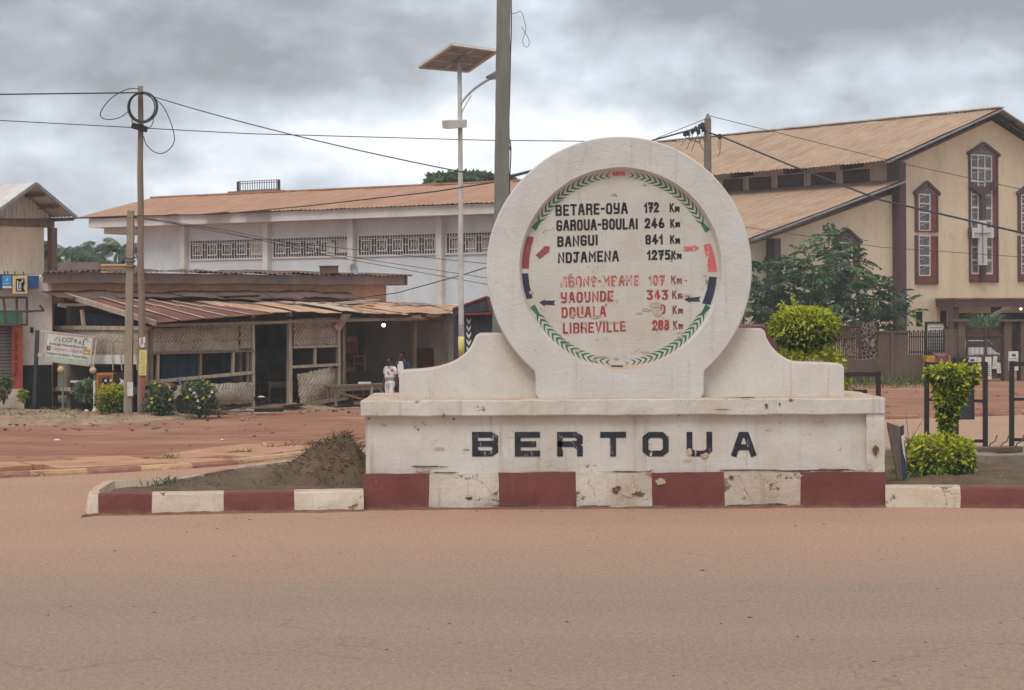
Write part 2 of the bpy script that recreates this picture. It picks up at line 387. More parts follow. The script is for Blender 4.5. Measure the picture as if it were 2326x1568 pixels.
def kerb(pts, wid, h, cuts, mats, name, inward, lean=0.03, rough=0.012):
    """painted kerb along pts (front foot); cuts = list of (length along, material index) ends"""
    pts = [Vector((p[0], p[1], 0)) for p in pts]; b = MB()
    L = [0]
    for i in range(1, len(pts)): L.append(L[-1] + (pts[i] - pts[i - 1]).length)
    def at(l):
        for i in range(1, len(pts)):
            if l <= L[i] or i == len(pts) - 1:
                t = (l - L[i - 1]) / max(L[i] - L[i - 1], 1e-6); d = (pts[i] - pts[i - 1]).normalized()
                return pts[i - 1].lerp(pts[i], t), d
    prof = [(0, -0.02), (lean * 0.4, h * 0.5), (lean, h - 0.035), (lean + 0.012, h - 0.01), (lean + 0.04, h), (wid, h), (wid, -0.02)]
    st = sorted(set([0.0] + [c for c, _ in cuts if 0 < c < L[-1]] + [L[-1]] + [x * 0.12 for x in range(1, int(L[-1] / 0.12))] + L))
    rows = []
    for l in st:
        p, d = at(l); nrm = Vector((-d.y, d.x, 0)) * inward
        row = []
        for k, (o, z) in enumerate(prof):
            q = p + nrm * o + Vector((0, 0, z))
            if 0 < k < 5: q += rough * (mnoise.noise_vector(q * 3.3) + 0.6 * mnoise.noise_vector(q * 11))
            row.append(q)
        rows.append(row)
    n = len(prof); vs = [q for r in rows for q in r]; b.add(vs, [])
    for i in range(len(rows) - 1):
        mid = (st[i] + st[i + 1]) / 2; m = next((mm for c, mm in cuts if mid < c), cuts[-1][1])
        b.f += [[i * n + j, i * n + j + 1, (i + 1) * n + j + 1, (i + 1) * n + j] for j in range(n - 1)]; b.m += [m] * (n - 1)
    b.f += [list(range(n)), [(len(rows) - 1) * n + j for j in range(n)]]; b.m += [cuts[0][1], cuts[-1][1]]
    return tag(b.build(name, mats, loc=(0, 0, 0)), kind='structure')

YF = G(1400, 1155).y          # the monument's front
# front kerb of the island, left and right of the monument, and its back kerb round the nose
def cutsx(px, row, p0, mats):
    return [((G(x, row) - p0).length, m) for x, m in zip(px, mats)]
pl = G(223, 1171); pr = G(826, 1161)
def nx(x, a, b2): return a.lerp(b2, (x - 223) / (826 - 223))
nose = [G(640, 1056), G(543, 1069), G(385, 1097), G(232, 1132), G(206, 1150), G(190, 1172), G(200, 1174)]
front = [pl, pr]
kerb(front, 0.24, 0.305, [((nx(343, pl, pr) - pl).length, 0), ((nx(506, pl, pr) - pl).length, 1), ((nx(667, pl, pr) - pl).length, 0), (99, 1)], [MT['red'], MT['kerb_white']], 'kerb', 1)
p0, p1 = G(2011, 1153), G(2520, 1158); dd = (p1 - p0) / (2520 - 2011)
p2 = p0 + dd * 1500
kerb([p0, p2], 0.24, 0.315, [((dd * (x - 2011)).length, m) for x, m in ((2182, 1), (2366, 0), (2540, 1), (2720, 0), (2900, 1), (3080, 0), (3260, 1), (3440, 0))] + [(99, 1)], [MT['red'], MT['kerb_white']], 'kerb', 1)
BK = [G(190, 1172), G(206, 1150), G(232, 1134)] + [G(*q, 0.3) for q in ((385, 1085), (543, 1056), (646, 1045), (760, 1038))] + [Vector((2, 36.6, 0)), Vector((9, 37.2, 0)), Vector((14, 37.5, 0))]
kerb([pl + Vector((0.0, 0.0, 0))] + [G(198, 1170), G(192, 1160)] + BK[1:], 0.2, 0.29, [(4.4, 0), (5.5, 1), (60, 0)], [MT['kerb_white'], MT['kerb_mauve']], 'kerb', -1, 0.05, 0.02)
# the soil inside
def lerpx(pts, x):
    for a, c in zip(pts, pts[1:]):
        if a.x <= x <= c.x: return a.y + (c.y - a.y) * (x - a.x) / max(c.x - a.x, 1e-6)
    return pts[0].y if x < pts[0].x else pts[-1].y
b = MB(); nx_, ny_ = 230, 44; xs = [pl.x - 0.06 + (14 - pl.x) * i / nx_ for i in range(nx_ + 1)]
fl = sorted([pl, pr, p0, p2], key=lambda q: q.x); bl = sorted(BK, key=lambda q: q.x)
vs = []
for x in xs:
    y0 = lerpx(fl, x) + 0.2; y1 = max(lerpx(bl, x) - 0.12, y0 + 0.02)
    for j in range(ny_ + 1):
        y = y0 + (y1 - y0) * j / ny_; e = min(j, ny_ - j) / ny_
        p = Vector((x, y, 0)); z = 0.235 + min(1, e * 8) * (0.05 * mnoise.noise(p * 1.2) + 0.035 * mnoise.noise(p * 4.3) + 0.02 * mnoise.noise(p * 11) + 0.03)
        vs.append((x, y, z))
b.add(vs, [(i * (ny_ + 1) + j, (i + 1) * (ny_ + 1) + j, (i + 1) * (ny_ + 1) + j + 1, i * (ny_ + 1) + j + 1) for i in range(nx_) for j in range(ny_)])
tag(b.build('island_soil', MT['soil'], loc=(0, 0, 0), smooth=True), kind='structure')

# far kerb: faded yellow and mauve on the left, broken up on the right
LK = [q for q in KER[:9]]
cl = []; acc = 0; base = KER[0]
def klen(vx):
    tot = 0
    for (a, A), (c, C) in zip(zip([k[0] for k in KPX], KER), zip([k[0] for k in KPX][1:], KER[1:])):
        if vx <= c: return tot + (C - A).length * (vx - a) / (c - a)
        tot += (C - A).length
    return tot
cuts = [(klen(x), m) for x, m in ((-500, 0), (-200, 1), (-90, 0), (70, 1), (198, 0), (319, 1), (437, 0), (543, 1), (700, 0), (850, 1))]
kerb(LK, 0.2, 0.10, cuts, [MT['kerb_yellow'], MT['kerb_mauve']], 'kerb', 1, 0.02, 0.02)
rk = [KER[9], KER[10], KER[11], KER[12], KER[13]]
rnd = random.Random(5)
b = MB()
for a, c in zip(rk, rk[1:]):
    n = int((c - a).length / 0.95)
    for i in range(n):
        if rnd.random() < 0.22: continue
        t0, t1 = i / n + 0.01, (i + rnd.uniform(0.75, 0.98)) / n
        q0, q1 = a.lerp(c, t0), a.lerp(c, t1); d = (q1 - q0).normalized(); nn = Vector((-d.y, d.x, 0)) * 0.2
        h = rnd.uniform(0.06, 0.15); off = nn * rnd.uniform(-0.3, 0.5); q0 += off; q1 += off + nn * rnd.uniform(-0.4, 0.4)
        up = Vector((0, 0, h)); up2 = Vector((0, 0, h + rnd.uniform(-0.05, 0.03)))
        b.hexa([q0, q1, q1 + nn, q0 + nn, q0 + up, q1 + up2, q1 + nn + up2, q0 + nn + up], rnd.choice((0, 1, 1, 2)))
tag(b.build('kerb', [MT['kerb_yellow'], MT['kerb_mauve'], MT['slab']], loc=(0, 0, 0), bevel=0.02), kind='structure')
# pavement slabs behind the left kerb
b = MB(); tot = klen(760); l = klen(-300)
def kat(l):
    for a, c in zip(KER, KER[1:]):
        d = (c - a).length
        if l <= d: return a.lerp(c, l / d), (c - a).normalized()
        l -= d
while l < tot:
    wd = rnd.uniform(0.85, 1.25); p, d = kat(l); nn = Vector((-d.y, d.x, 0)); L2 = rnd.uniform(1.9, 2.5)
    for k in range(2):
        if rnd.random() < 0.10: continue
        o0 = 0.24 + k * L2 / 2; o1 = o0 + L2 / 2 - 0.05
        z = [0.10 + rnd.uniform(-0.02, 0.03) - k * 0.012 for _ in range(4)]; sh = d * rnd.uniform(-0.08, 0.08)
        c = [p + nn * o0 + sh, p + d * (wd - 0.05) + nn * o0 + sh, p + d * (wd - 0.05) + nn * o1 + sh, p + nn * o1 + sh]
        b.hexa([q + Vector((0, 0, -0.02)) for q in c] + [q + Vector((0, 0, zz)) for q, zz in zip(c, z)])
    l += wd
tag(b.build('pavement', MT['slab'], loc=(0, 0, 0), bevel=0.012), kind='structure')

# the littered bank in front of the stalls
edge = sorted([G(-700, 985), G(0, 973), G(200, 967), G(350, 959), G(470, 951), G(560, 944), G(700, 936), G(830, 929), G(1100, 922)], key=lambda q: q.x)
b = MB(); nx_, ny_ = 170, 90; X0, X1, Y0, Y1 = -22.0, -1.5, 46.0, 66.0; vs = []
for i in range(nx_ + 1):
    x = X0 + (X1 - X0) * i / nx_; ye = lerpx(edge, x)
    for j in range(ny_ + 1):
        y = ye - 0.6 + (Y1 - ye) * (j / ny_) ** 1.3
        p = Vector((x, y, 0)); m = max(0.0, min(1.0, (y - ye + 0.5 * mnoise.noise(p * 0.8)) / 1.6)); m = m * m * (3 - 2 * m)
        z = -0.03 + m * (0.13 + 0.10 * mnoise.noise(p * 0.7) + 0.07 * mnoise.noise(p * 2.3) + 0.045 * mnoise.noise(p * 6))
        vs.append((x, y, z))
b.add(vs, [(i * (ny_ + 1) + j, (i + 1) * (ny_ + 1) + j, (i + 1) * (ny_ + 1) + j + 1, i * (ny_ + 1) + j + 1) for i in range(nx_) for j in range(ny_)])
tag(b.build('dirt_bank', MT['debris'], loc=(0, 0, 0), smooth=True), kind='structure')

# ------------------------------------------------------------------ monument
MO = Vector((U(1408, 1155, YF).x, YF + 1.3, 0))
mon = thing('monument', 'white round distance monument lettered BERTOUA on its red and white striped base', 'monument', MO)
def X(vx, vy=1000, Y=YF): return U(vx, vy, Y).x
def Z(vy, vx=1400, Y=YF): return U(vx, vy, Y).z
zb, zc, zt = Z(1074), Z(944), Z(907)
xl, xr = X(825, 1100), X(2010, 1100); D = 2.55
# striped foot
b = MB(); seg = [xl] + [X(v, 1110) for v in (975, 1132, 1308, 1480, 1645, 1817)] + [xr]
for i in range(7):
    b.mi = i % 2
    b.box(seg[i], seg[i + 1], YF, YF + D, -0.03, zb + (0.0, -0.012, 0.004, -0.015, -0.006, -0.02, -0.01)[i])
b.roughen(0.14, 0.014, 2.5)
b.build('painted_foot', [MT['red'], MT['band_white']], mon)
# panelled body
b = MB(); b.box(xl + 0.03, xr - 0.26, YF + 0.10, YF + D - 0.02, zb - 0.03, zc + 0.01); b.roughen(0.18, 0.004)
b.build('body', MT['plaster_base'], mon)
b = MB(); b.box(xr - 0.27, xr - 0.005, YF + 0.004, YF + D, zb - 0.02, zc + 0.005); b.roughen(0.1, 0.012, 3)
b.build('pier', MT['plaster_base'], mon)
# coping
b = MB(); b.box(xl - 0.03, xr + 0.004, YF - 0.012, YF + D + 0.02, zc, zt); b.roughen(0.12, 0.012, 2.5)
b.build('coping', MT['plaster_base'], mon, bevel=0.02)
# wings, S-curved
Yw = YF + 0.62; Zt = zt - 0.015
def wing(prof):
    b = MB(); pts = [U(x, y, Yw) for x, y in prof]; pts = [Vector((p.x, p.y, p.z)) for p in pts]
    b.prism(pts, (0, 0.55, 0)); return b
def curve(p, q, r, n=9):
    return [((1 - t) ** 2 * p[0] + 2 * t * (1 - t) * q[0] + t * t * r[0], (1 - t) ** 2 * p[1] + 2 * t * (1 - t) * q[1] + t * t * r[1]) for t in [i / n for i in range(n + 1)]]
lw = [(1300, 912), (906, 912), (906, 852), (909, 845), (917, 841)] + curve((955, 839), (1055, 830), (1076, 772)) + [(1080, 762), (1090, 757), (1140, 756), (1300, 756)]
rw = [(1500, 912), (1500, 746), (1690, 745), (1728, 746), (1737, 752)] + curve((1741, 768), (1762, 812), (1808, 822)) + [(1900, 825), (1912, 828), (1917, 835), (1918, 912)]
b = wing(lw); b2 = wing(rw); b.add(b2.v, b2.f, 0)
b.build('wing_wall', MT['plaster'], mon, bevel=0.025)
# ring on its pedestal
Yr = YF + 0.42; rc = U(1406, 612, Yr); px2m = Yr / FOC
RO, RI, RD = 301.5 * px2m, 230 * px2m, 224 * px2m; HW = 191 * px2m; ZB = zt - 0.02
N = 180; b = MB(); out = []; inn = []; dia = []
for i in range(N):
    a = 2 * math.pi * i / N; dx, dz = math.cos(a), math.sin(a); r = RO
    if dz < 0:
        rs = HW / abs(dx) if abs(dx) > 1e-6 else 1e9
        rb = (rc.z - ZB) / -dz; rr = min(rs, rb)
        if abs(dx * RO) < HW: r = rr
        else: r = RO
    wob = 1 + 0.0025 * mnoise.noise(Vector((dx * 3, dz * 3, 0.5)))
    out.append(Vector((rc.x + dx * r * wob, Yr, rc.z + dz * r * wob)))
    w2 = 1 + 0.004 * mnoise.noise(Vector((dx * 6, dz * 6, 2.5)))
    inn.append(Vector((rc.x + 0.02 + dx * RI * w2, Yr, rc.z + 0.01 + dz * RI * w2)))
    dia.append(Vector((rc.x + 0.02 + dx * RD, Yr + 0.11, rc.z + 0.01 + dz * RD)))
bk = [q + Vector((0, 0.7, 0)) for q in out]
ed = [q + (q - Vector((rc.x, q.y, rc.z))).normalized() * -0.018 for q in out]
o2 = [q + Vector((0, 0.018, 0)) for q in out]
b.add(inn + ed + o2 + bk, [(i + k * N, (i + 1) % N + k * N, (i + 1) % N + (k + 1) * N, i + (k + 1) * N) for k in range(3) for i in range(N)] + [list(range(3 * N, 4 * N))])
b.build('ring', MT['plaster_ring'], mon)
b = MB(); b.add(inn + dia, [(i, (i + 1) % N, (i + 1) % N + N, i + N) for i in range(N)])
b.build('bevelled_rim', MT['plaster'], mon)
b = MB(); cen = Vector((rc.x + 0.02, Yr + 0.11, rc.z + 0.01)); rings = [0.25, 0.5, 0.75, 1.0]; vs = [cen]
for t in rings: vs += [cen.lerp(q, t) for q in dia]
fs = [(0, 1 + i, 1 + (i + 1) % N) for i in range(N)] + [(1 + k * N + i, 1 + k * N + (i + 1) % N, 1 + (k + 1) * N + (i + 1) % N, 1 + (k + 1) * N + i) for k in range(3) for i in range(N)]
b.add(vs, fs); dial = b.build('dial', MT['plaster_dial'], mon)

# ------------------------------------------------------------------ brush lettering
GL = {
 'A': ([[(0, 0), (.36, 1), (.64, 1), (1, 0)], [(.14, .34), (.86, .34)]], .82),
 'B': ([[(0, 0), (0, 1), (.8, 1), (1, .86), (1, .64), (.84, .52), (1, .38), (1, .14), (.8, 0), 'c'], [(0, .52), (.84, .52)]], .78),
 'C': ([[(1, .82), (.8, 1), (.2, 1), (0, .82), (0, .18), (.2, 0), (.8, 0), (1, .18)]], .75),
 'D': ([[(0, 0), (0, 1), (.72, 1), (1, .8), (1, .2), (.72, 0), 'c']], .76),
 'E': ([[(1, 1), (0, 1), (0, 0), (1, 0)], [(0, .5), (.8, .5)]], .68),
 'G': ([[(1, .84), (.82, 1), (.18, 1), (0, .84), (0, .16), (.18, 0), (.82, 0), (1, .16), (1, .46), (.55, .46)]], .78),
 'I': ([[(0, 0), (0, 1)]], .05),
 'J': ([[(.05, 1), (1, 1)], [(.62, 1), (.62, .16), (.46, 0), (.12, 0), (0, .16)]], .72),
 'K': ([[(0, 0), (0, 1)], [(.95, 1), (0, .42)], [(.3, .6), (1, 0)]], .75),
 'L': ([[(0, 1), (0, 0), (1, 0)]], .62),
 'M': ([[(0, 0), (0, 1), (.5, .42), (1, 1), (1, 0)]], .95),
 'm': ([[(0, 0), (0, .55), (.25, .55), (.5, .3), (.75, .55), (1, .5), (1, 0)], [(.5, .3), (.5, .1)]], .8),
 'N': ([[(0, 0), (0, 1), (1, 0), (1, 1)]], .8),
 'O': ([[(.2, 0), (0, .18), (0, .82), (.2, 1), (.8, 1), (1, .82), (1, .18), (.8, 0), 'c']], .76),
 'R': ([[(0, 0), (0, 1), (.8, 1), (1, .85), (1, .62), (.8, .5), (0, .5)], [(.72, .5), (1, .3), (1, 0)]], .78),
 'S': ([[(1, .85), (.82, 1), (.18, 1), (0, .85), (0, .65), (.18, .53), (.82, .48), (1, .34), (1, .15), (.82, 0), (.18, 0), (0, .15)]], .76),
 'T': ([[(0, 1), (1, 1)], [(.5, 1), (.5, 0)]], .78),
 'U': ([[(0, 1), (0, .18), (.2, 0), (.8, 0), (1, .18), (1, 1)]], .78),
 'V': ([[(0, 1), (.5, 0), (1, 1)]], .8),
 'Y': ([[(0, 1), (0, .6), (.15, .45), (1, .45)], [(1, 1), (1, .15), (.82, 0), (.05, 0)]], .74),
 '-': ([[(0, .5), (1, .5)]], .32),
 '0': ([[(.2, 0), (0, .18), (0, .82), (.2, 1), (.8, 1), (1, .82), (1, .18), (.8, 0), 'c']], .6),
 '1': ([[(0, .72), (.9, 1), (.9, 0)]], .32),
 '2': ([[(0, .78), (.2, 1), (.8, 1), (1, .8), (1, .62), (0, 0), (1, 0)]], .66),
 '3': ([[(0, 1), (1, 1), (.4, .6), (.85, .52), (1, .36), (1, .14), (.8, 0), (.2, 0), (0, .1)]], .66),
 '4': ([[(.62, 1), (0, .3), (1, .3)], [(.66, .62), (.66, 0)]], .7),
 '5': ([[(1, 1), (.1, 1), (.05, .56), (.75, .58), (1, .42), (1, .14), (.8, 0), (.1, 0)]], .66),
 '6': ([[(.5, 1), (.05, .5), (0, .18), (.2, 0), (.8, 0), (1, .15), (1, .32), (.8, .45), (.1, .42)]], .66),
 '7': ([[(0, .92), (0, 1), (1, 1), (.42, 0)], [(.3, .5), (.95, .5)]], .66),
 '8': ([[(.2, .53), (0, .68), (0, .86), (.2, 1), (.8, 1), (1, .86), (1, .68), (.8, .53), (1, .38), (1, .14), (.8, 0), (.2, 0), (0, .14), (0, .38), 'c'], [(.2, .53), (.8, .53)]], .64),
}
def stroke(b, pts, wd, plane_y, lift, mi):
    """flat brush ribbon through 2-D points (x, z) with mitred joins, just proud of the plaster"""
    closed = pts[-1] == 'c'; P = [Vector(p) for p in (pts[:-1] if closed else pts)]; n = len(P); L = []; Rr = []
    for i in range(n):
        a = P[i - 1] if (i > 0 or closed) else None; c = P[(i + 1) % n] if (i < n - 1 or closed) else None
        d1 = (P[i] - a).normalized() if a is not None else None; d2 = (c - P[i]).normalized() if c is not None else None
        if d1 is None: nn = Vector((-d2.y, d2.x)); p = P[i] - d2 * wd * 0.5
        elif d2 is None: nn = Vector((-d1.y, d1.x)); p = P[i] + d1 * wd * 0.5
        else:
            m = Vector((-d1.y, d1.x)) + Vector((-d2.y, d2.x)); p = P[i]
            m = m.normalized() if m.length > 1e-4 else Vector((-d1.y, d1.x))
            nn = m / max(m.dot(Vector((-d1.y, d1.x))), 0.55)
        L.append(p + nn * wd / 2); Rr.append(p - nn * wd / 2)
    y = plane_y - lift
    vs = [(q.x, y, q.y) for q in L] + [(q.x, y, q.y) for q in Rr]
    b.add(vs, [(i, (i + 1) % n, (i + 1) % n + n, i + n) for i in range(n if closed else n - 1)], mi)
LIFT = [0]
def write(b, text, x0, x1, zlo0, zlo1, h, plane_y, wd, mi=0, rnd=random.Random(1), gap=None):
    """text fitted from x0 to x1, foot running from zlo0 to zlo1"""
    ws = [GL[c][1] for c in text]; gp = 0.58 if gap is None else gap
    tot = sum(ws) + gp * (len(text) - 1); k = (x1 - x0 - wd) / tot; x = x0 + wd / 2
    for c, w_ in zip(text, ws):
        t = (x - x0) / (x1 - x0); zl = zlo0 + (zlo1 - zlo0) * t + wd / 2; hh = h - wd
        for s in GL[c][0]:
            j = rnd.uniform(-.02, .02)
            pts = [q if q == 'c' else (x + (q[0] + rnd.uniform(-.03, .03)) * w_ * k, zl + (q[1] + j + rnd.uniform(-.015, .015)) * hh) for q in s]
            LIFT[0] = (LIFT[0] + 1) % 5
            stroke(b, pts, wd, plane_y, 0.003 + 0.0007 * LIFT[0], mi)
        x += (w_ + gp) * k
# town name on the base
Yp = YF + 0.10 - 0.0055
for ch, x0, x1 in (('B', 1072, 1131), ('E', 1169, 1226), ('R', 1265, 1323), ('T', 1363, 1421), ('O', 1459, 1518), ('U', 1559, 1617), ('A', 1661, 1716)):
    b = MB(); a0, a1 = U(x0, 1037, Yp), U(x1, 981, Yp); w_ = 13.2 * Yp / FOC
    for s in GL[ch][0]:
        LIFT[0] = (LIFT[0] + 1) % 5
        pts = [q if q == 'c' else (a0.x + w_ / 2 + q[0] * (a1.x - a0.x - w_), a0.z + w_ / 2 + q[1] * (a1.z - a0.z - w_)) for q in s]
        stroke(b, pts, w_, Yp, 0.0015 + 0.0006 * LIFT[0], 0)
    b.build('letter', MT['ink_base'], mon)
# distances on the dial
Yd = Yr + 0.11
def dz(zx, zy): p = U(1060.1 + zx * 0.3757, 294.5 + zy * 0.3757, Yd); return p.x, p.z
def line(name, items, mats):
    for text, x0, y0, x1, y1, hpx, wpx, mi in items:
        b = MB(); a = dz(x0, y0); c = dz(x1, y1); k = 0.3757 * Yd / FOC
        write(b, text, a[0], c[0], a[1], c[1], hpx * k, Yd, wpx * k, 0); b.build('lettering', mats[mi], dial)
BK_, RD_, RF_, BR_ = MT['ink_black'], MT['ink_red'], MT['ink_red_faint'], MT['ink_brown']
line('l', [('BETARE-OYA', 535, 523, 972, 508, 68, 12.5, 0), ('172', 1070, 503, 1160, 502, 62, 13, 0), ('Km', 1225, 501, 1285, 497, 56, 9, 0)], [BK_])
line('l', [('GAROUA-BOULAI', 540, 614, 1034, 602, 66, 12.5, 0), ('246', 1073, 599, 1194, 596, 62, 13, 0), ('Km', 1228, 595, 1288, 592, 54, 9, 0)], [BK_])
line('l', [('BANGUI', 546, 710, 792, 700, 64, 12.5, 0), ('841', 1078, 696, 1185, 693, 60, 13, 0), ('Km', 1228, 692, 1288, 689, 54, 9, 0)], [BK_])
line('l', [('NDJAMENA', 550, 809, 918, 796, 66, 12.5, 0), ('1275', 1088, 790, 1229, 786, 60, 13, 0), ('Km', 1235, 786, 1298, 783, 54, 9, 0)], [BK_])
line('l', [('ABONG-MBANG', 568, 953, 1044, 944, 64, 12, 0), ('107', 1096, 942, 1196, 940, 60, 11, 0), ('Km', 1235, 935, 1298, 931, 52, 8, 1)], [RF_, BR_])
line('l', [('YAOUNDE', 568, 1050, 886, 1040, 66, 11.5, 0), ('343', 1087, 1030, 1215, 1028, 60, 12, 0), ('Km', 1240, 1026, 1303, 1022, 52, 8, 1)], [RD_, BR_])
line('l', [('DOUALA', 572, 1141, 842, 1132, 66, 11.5, 0), ('0', 1166, 1116, 1200, 1115, 58, 12, 0), ('Km', 1243, 1117, 1305, 1113, 52, 8, 1)], [RD_, BR_])
line('l', [('LIBREVILLE', 580, 1234, 960, 1221, 64, 11.5, 0), ('288', 1120, 1215, 1222, 1212, 62, 13, 0), ('Km', 1245, 1210, 1306, 1206, 54, 8, 1)], [RD_, BR_])
# wreath, colour bars and arrows
dc = (cen.x, cen.z); kk = 0.3757 * Yd / FOC
def pol(a, r): return (dc[0] + math.cos(a) * r, dc[1] + math.sin(a) * r)
def leafv(b, a, sgn, r, arm, thick):
    """one chevron of the wreath: apex towards the stem (direction sgn), two tapering arms"""
    LIFT[0] = (LIFT[0] + 1) % 5; y = Yd - 0.003 - 0.0007 * LIFT[0]
    c = Vector(pol(a, r)); t = Vector((-math.sin(a), math.cos(a))) * sgn; n = Vector((math.cos(a), math.sin(a)))
    ap = c + t * arm * 0.45
    for s in (1, -1):
        tip = c - t * arm * 0.75 + n * s * arm * 0.62; mid = c - t * arm * 0.05 + n * s * arm * 0.42; mi2 = c - t * arm * 0.20 + n * s * arm * 0.30
        b.add([(q.x, y - (0.0003 if s > 0 else 0), q.y) for q in (ap, mid, tip, mi2, c + t * arm * .12)], [(0, 1, 2, 3), (0, 3, 4)])
def ang(zx, zy): return math.atan2(-(zy - 840), zx - 931)
b = MB(); r0 = 568 * kk
def arc(b, aA, aB, n, sgn):
    for i in range(n):
        t = i / (n - 1); a = aA + (aB - aA) * t
        sz = 47 * kk * (0.62 + 0.38 * min(1, 3.2 * t)) * (1 if t < 0.9 else 0.95)
        leafv(b, a, sgn, r0, sz, sz * 0.25)
    # stem
    a = aB + (aB - aA) / n * 0.75; s1 = pol(a, r0); s2 = pol(aB + (aB - aA) / n * 2.1, r0 + 8 * kk); w1, w2 = 7 * kk, 17 * kk
    d = (Vector(s2) - Vector(s1)).normalized(); n2 = Vector((-d.y, d.x)); p, q = Vector(s1) - d * 22 * kk, Vector(s2)
    b.add([(v.x, Yd - 0.0066, v.y) for v in (p + n2 * w1, q + n2 * w2, q - n2 * w2, p - n2 * w1)], [(0, 1, 2, 3)])
for aw in ((R(97.5), R(148), 15, 1), (R(82.5), R(30), 16, -1), (R(-98), R(-150), 15, -1), (R(-82), R(-30), 16, 1)):
    b = MB(); arc(b, *aw); b.build('wreath', MT['ink_green'], dial)
def bar(b, a0, a1, ra, rb, mi, n=10):
    ps = [pol(a0 + (a1 - a0) * i / n, ra) for i in range(n + 1)] + [pol(a1 + (a0 - a1) * i / n, rb) for i in range(n + 1)]
    for i in range(n):
        q = [pol(a0 + (a1 - a0) * i / n, ra), pol(a0 + (a1 - a0) * (i + 1) / n, ra), pol(a0 + (a1 - a0) * (i + 1) / n, rb), pol(a0 + (a1 - a0) * i / n, rb)]
        b.add([(x, Yd - 0.004, z) for x, z in q], [(0, 1, 2, 3)], mi)
def shape(b, pts, mi): b.add([(dz(*p)[0], Yd - 0.0045, dz(*p)[1]) for p in pts], [list(range(len(pts)))], mi)
def shape(_, pts, mi):
    b = MB(); b.poly([(dz(*p)[0], Yd - 0.0045, dz(*p)[1]) for p in pts]); b.build('arrow' if len(pts) == 6 and mi == 0 or len(pts) == 8 else 'colour_bar', [MT['ink_maroon'], MT['ink_navy'], MT['ink_pink']][mi], dial)
shape(b, [(345, 645), (405, 650), (388, 715), (378, 780), (375, 843), (325, 838), (328, 770)], 0)
shape(b, [(470, 705), (502, 708), (497, 740), (437, 785), (430, 770), (414, 762)], 0)
shape(b, [(319, 870), (370, 870), (378, 940), (397, 1018), (352, 1028), (332, 960)], 1)
shape(b, [(437, 1046), (470, 1027), (470, 1034), (535, 1034), (525, 1046), (533, 1062), (470, 1060), (472, 1070)], 1)
shape(b, [(1428, 697), (1474, 689), (1498, 770), (1512, 858), (1458, 861), (1448, 780)], 2)
shape(b, [(1307, 708), (1372, 706), (1374, 698), (1403, 717), (1376, 740), (1374, 732), (1310, 737), (1318, 722)], 2)
shape(b, [(1464, 889), (1511, 893), (1497, 980), (1472, 1060), (1422, 1052), (1450, 970)], 1)
shape(b, [(1312, 1027), (1345, 1010), (1346, 1018), (1412, 1010), (1402, 1026), (1410, 1040), (1346, 1040), (1350, 1048)], 1)
shape(b, [(880, 256), (956, 254), (957, 279), (881, 280)], 2); shape(b, [(871, 1425), (944, 1426), (944, 1446), (871, 1445)], 1)
# plaster broken away on the dial
MT['broken'] = simple('broken_plaster', S(182, 160, 134), S(206, 190, 170), 14, 0.35, 0.65, 0.95, 0.1, 0.9, 40, 0.02)
b = MB(); rnd = random.Random(12)
for zx, zy, rx, ry in ((1140, 1060, 42, 26), (1155, 1110, 34, 32), (1090, 1088, 40, 12), (1045, 1110, 30, 6), (640, 1120, 17, 30), (690, 1125, 22, 12), (775, 1135, 36, 10), (830, 1158, 40, 8), (900, 1165, 40, 5), (670, 1340, 18, 14), (820, 1375, 50, 7), (905, 1385, 22, 9), (770, 1395, 25, 8), (1293, 1252, 17, 9), (390, 985, 20, 13), (1330, 1002, 50, 7), (960, 905, 40, 8), (1075, 335, 16, 6), (1080, 1345, 45, 4)):
    ps = []
    for i in range(22):
        a = 2 * math.pi * i / 22; k = 0.75 + 0.5 * mnoise.noise(Vector((math.cos(a) * 1.6 + zx, math.sin(a) * 1.6, zy)))
        ps.append((zx + rx * k * math.cos(a), zy + ry * k * math.sin(a)))
    LIFT[0] = (LIFT[0] + 1) % 5
    b.add([(dz(*p)[0], Yd - 0.0082 - 0.0005 * LIFT[0], dz(*p)[1]) for p in ps], [list(range(22))])
b.build('broken_plaster', MT['broken'], dial)['kind'] = 'stuff'
# ------------------------------------------------------------------ building materials
def corr_rust(name, c1, c2, c3, st=(1, 1, 1), fine=0.5, rib=None, ribk=0.5):
    q = NM(name, 0.7, 0.25)
    c = q.mix(q.rng(q.noise(0.9, 8, 0.65, st), 0.35, 0.65), c1, c2)
    c = q.mix(q.rng(q.noise(2.2, 8, 0.7, st, (4, 4, 4)), 0.52, 0.72, 0, fine), c, c3)
    c = q.mix(q.rng(q.noise(9, 5, 0.7, st, (2, 8, 1)), 0.62, 0.75, 0, 0.5), c, tuple(x * 0.45 for x in c1[:3]) + (1,))
    if rib is not None:      # rust, dust and faint rib shading painted in as streaks; rib = heading of the ribs on plan
        n_ = q.n('ShaderNodeTexNoise'); q.l(q.map((1, 1, 1), (0, 0, 0), (0, 0, -rib)), n_.inputs['Vector'])
        mp = q.n('ShaderNodeMapping'); mp.inputs['Scale'].default_value = (0.10, 1, 0.10); q.l(q.map((1, 1, 1), (0, 0, 0), (0, 0, -rib)), mp.inputs[0]); q.l(mp.outputs[0], n_.inputs['Vector'])
        n_.inputs['Scale'].default_value = 4.0; n_.inputs['Detail'].default_value = 7; n_.inputs['Roughness'].default_value = 0.75
        c = q.mix(q.rng(n_.outputs[0], 0.48, 0.62, 0, ribk), c, tuple(x * 0.55 for x in c3[:3]) + (1,))
        c = q.mix(q.rng(n_.outputs[0], 0.40, 0.28, 0, ribk * .8), c, tuple(min(1, x * 1.3) for x in c1[:3]) + (1,))
    q.color(c).bump(q.noise(10, 6), 0.2, 0.01); return q.m
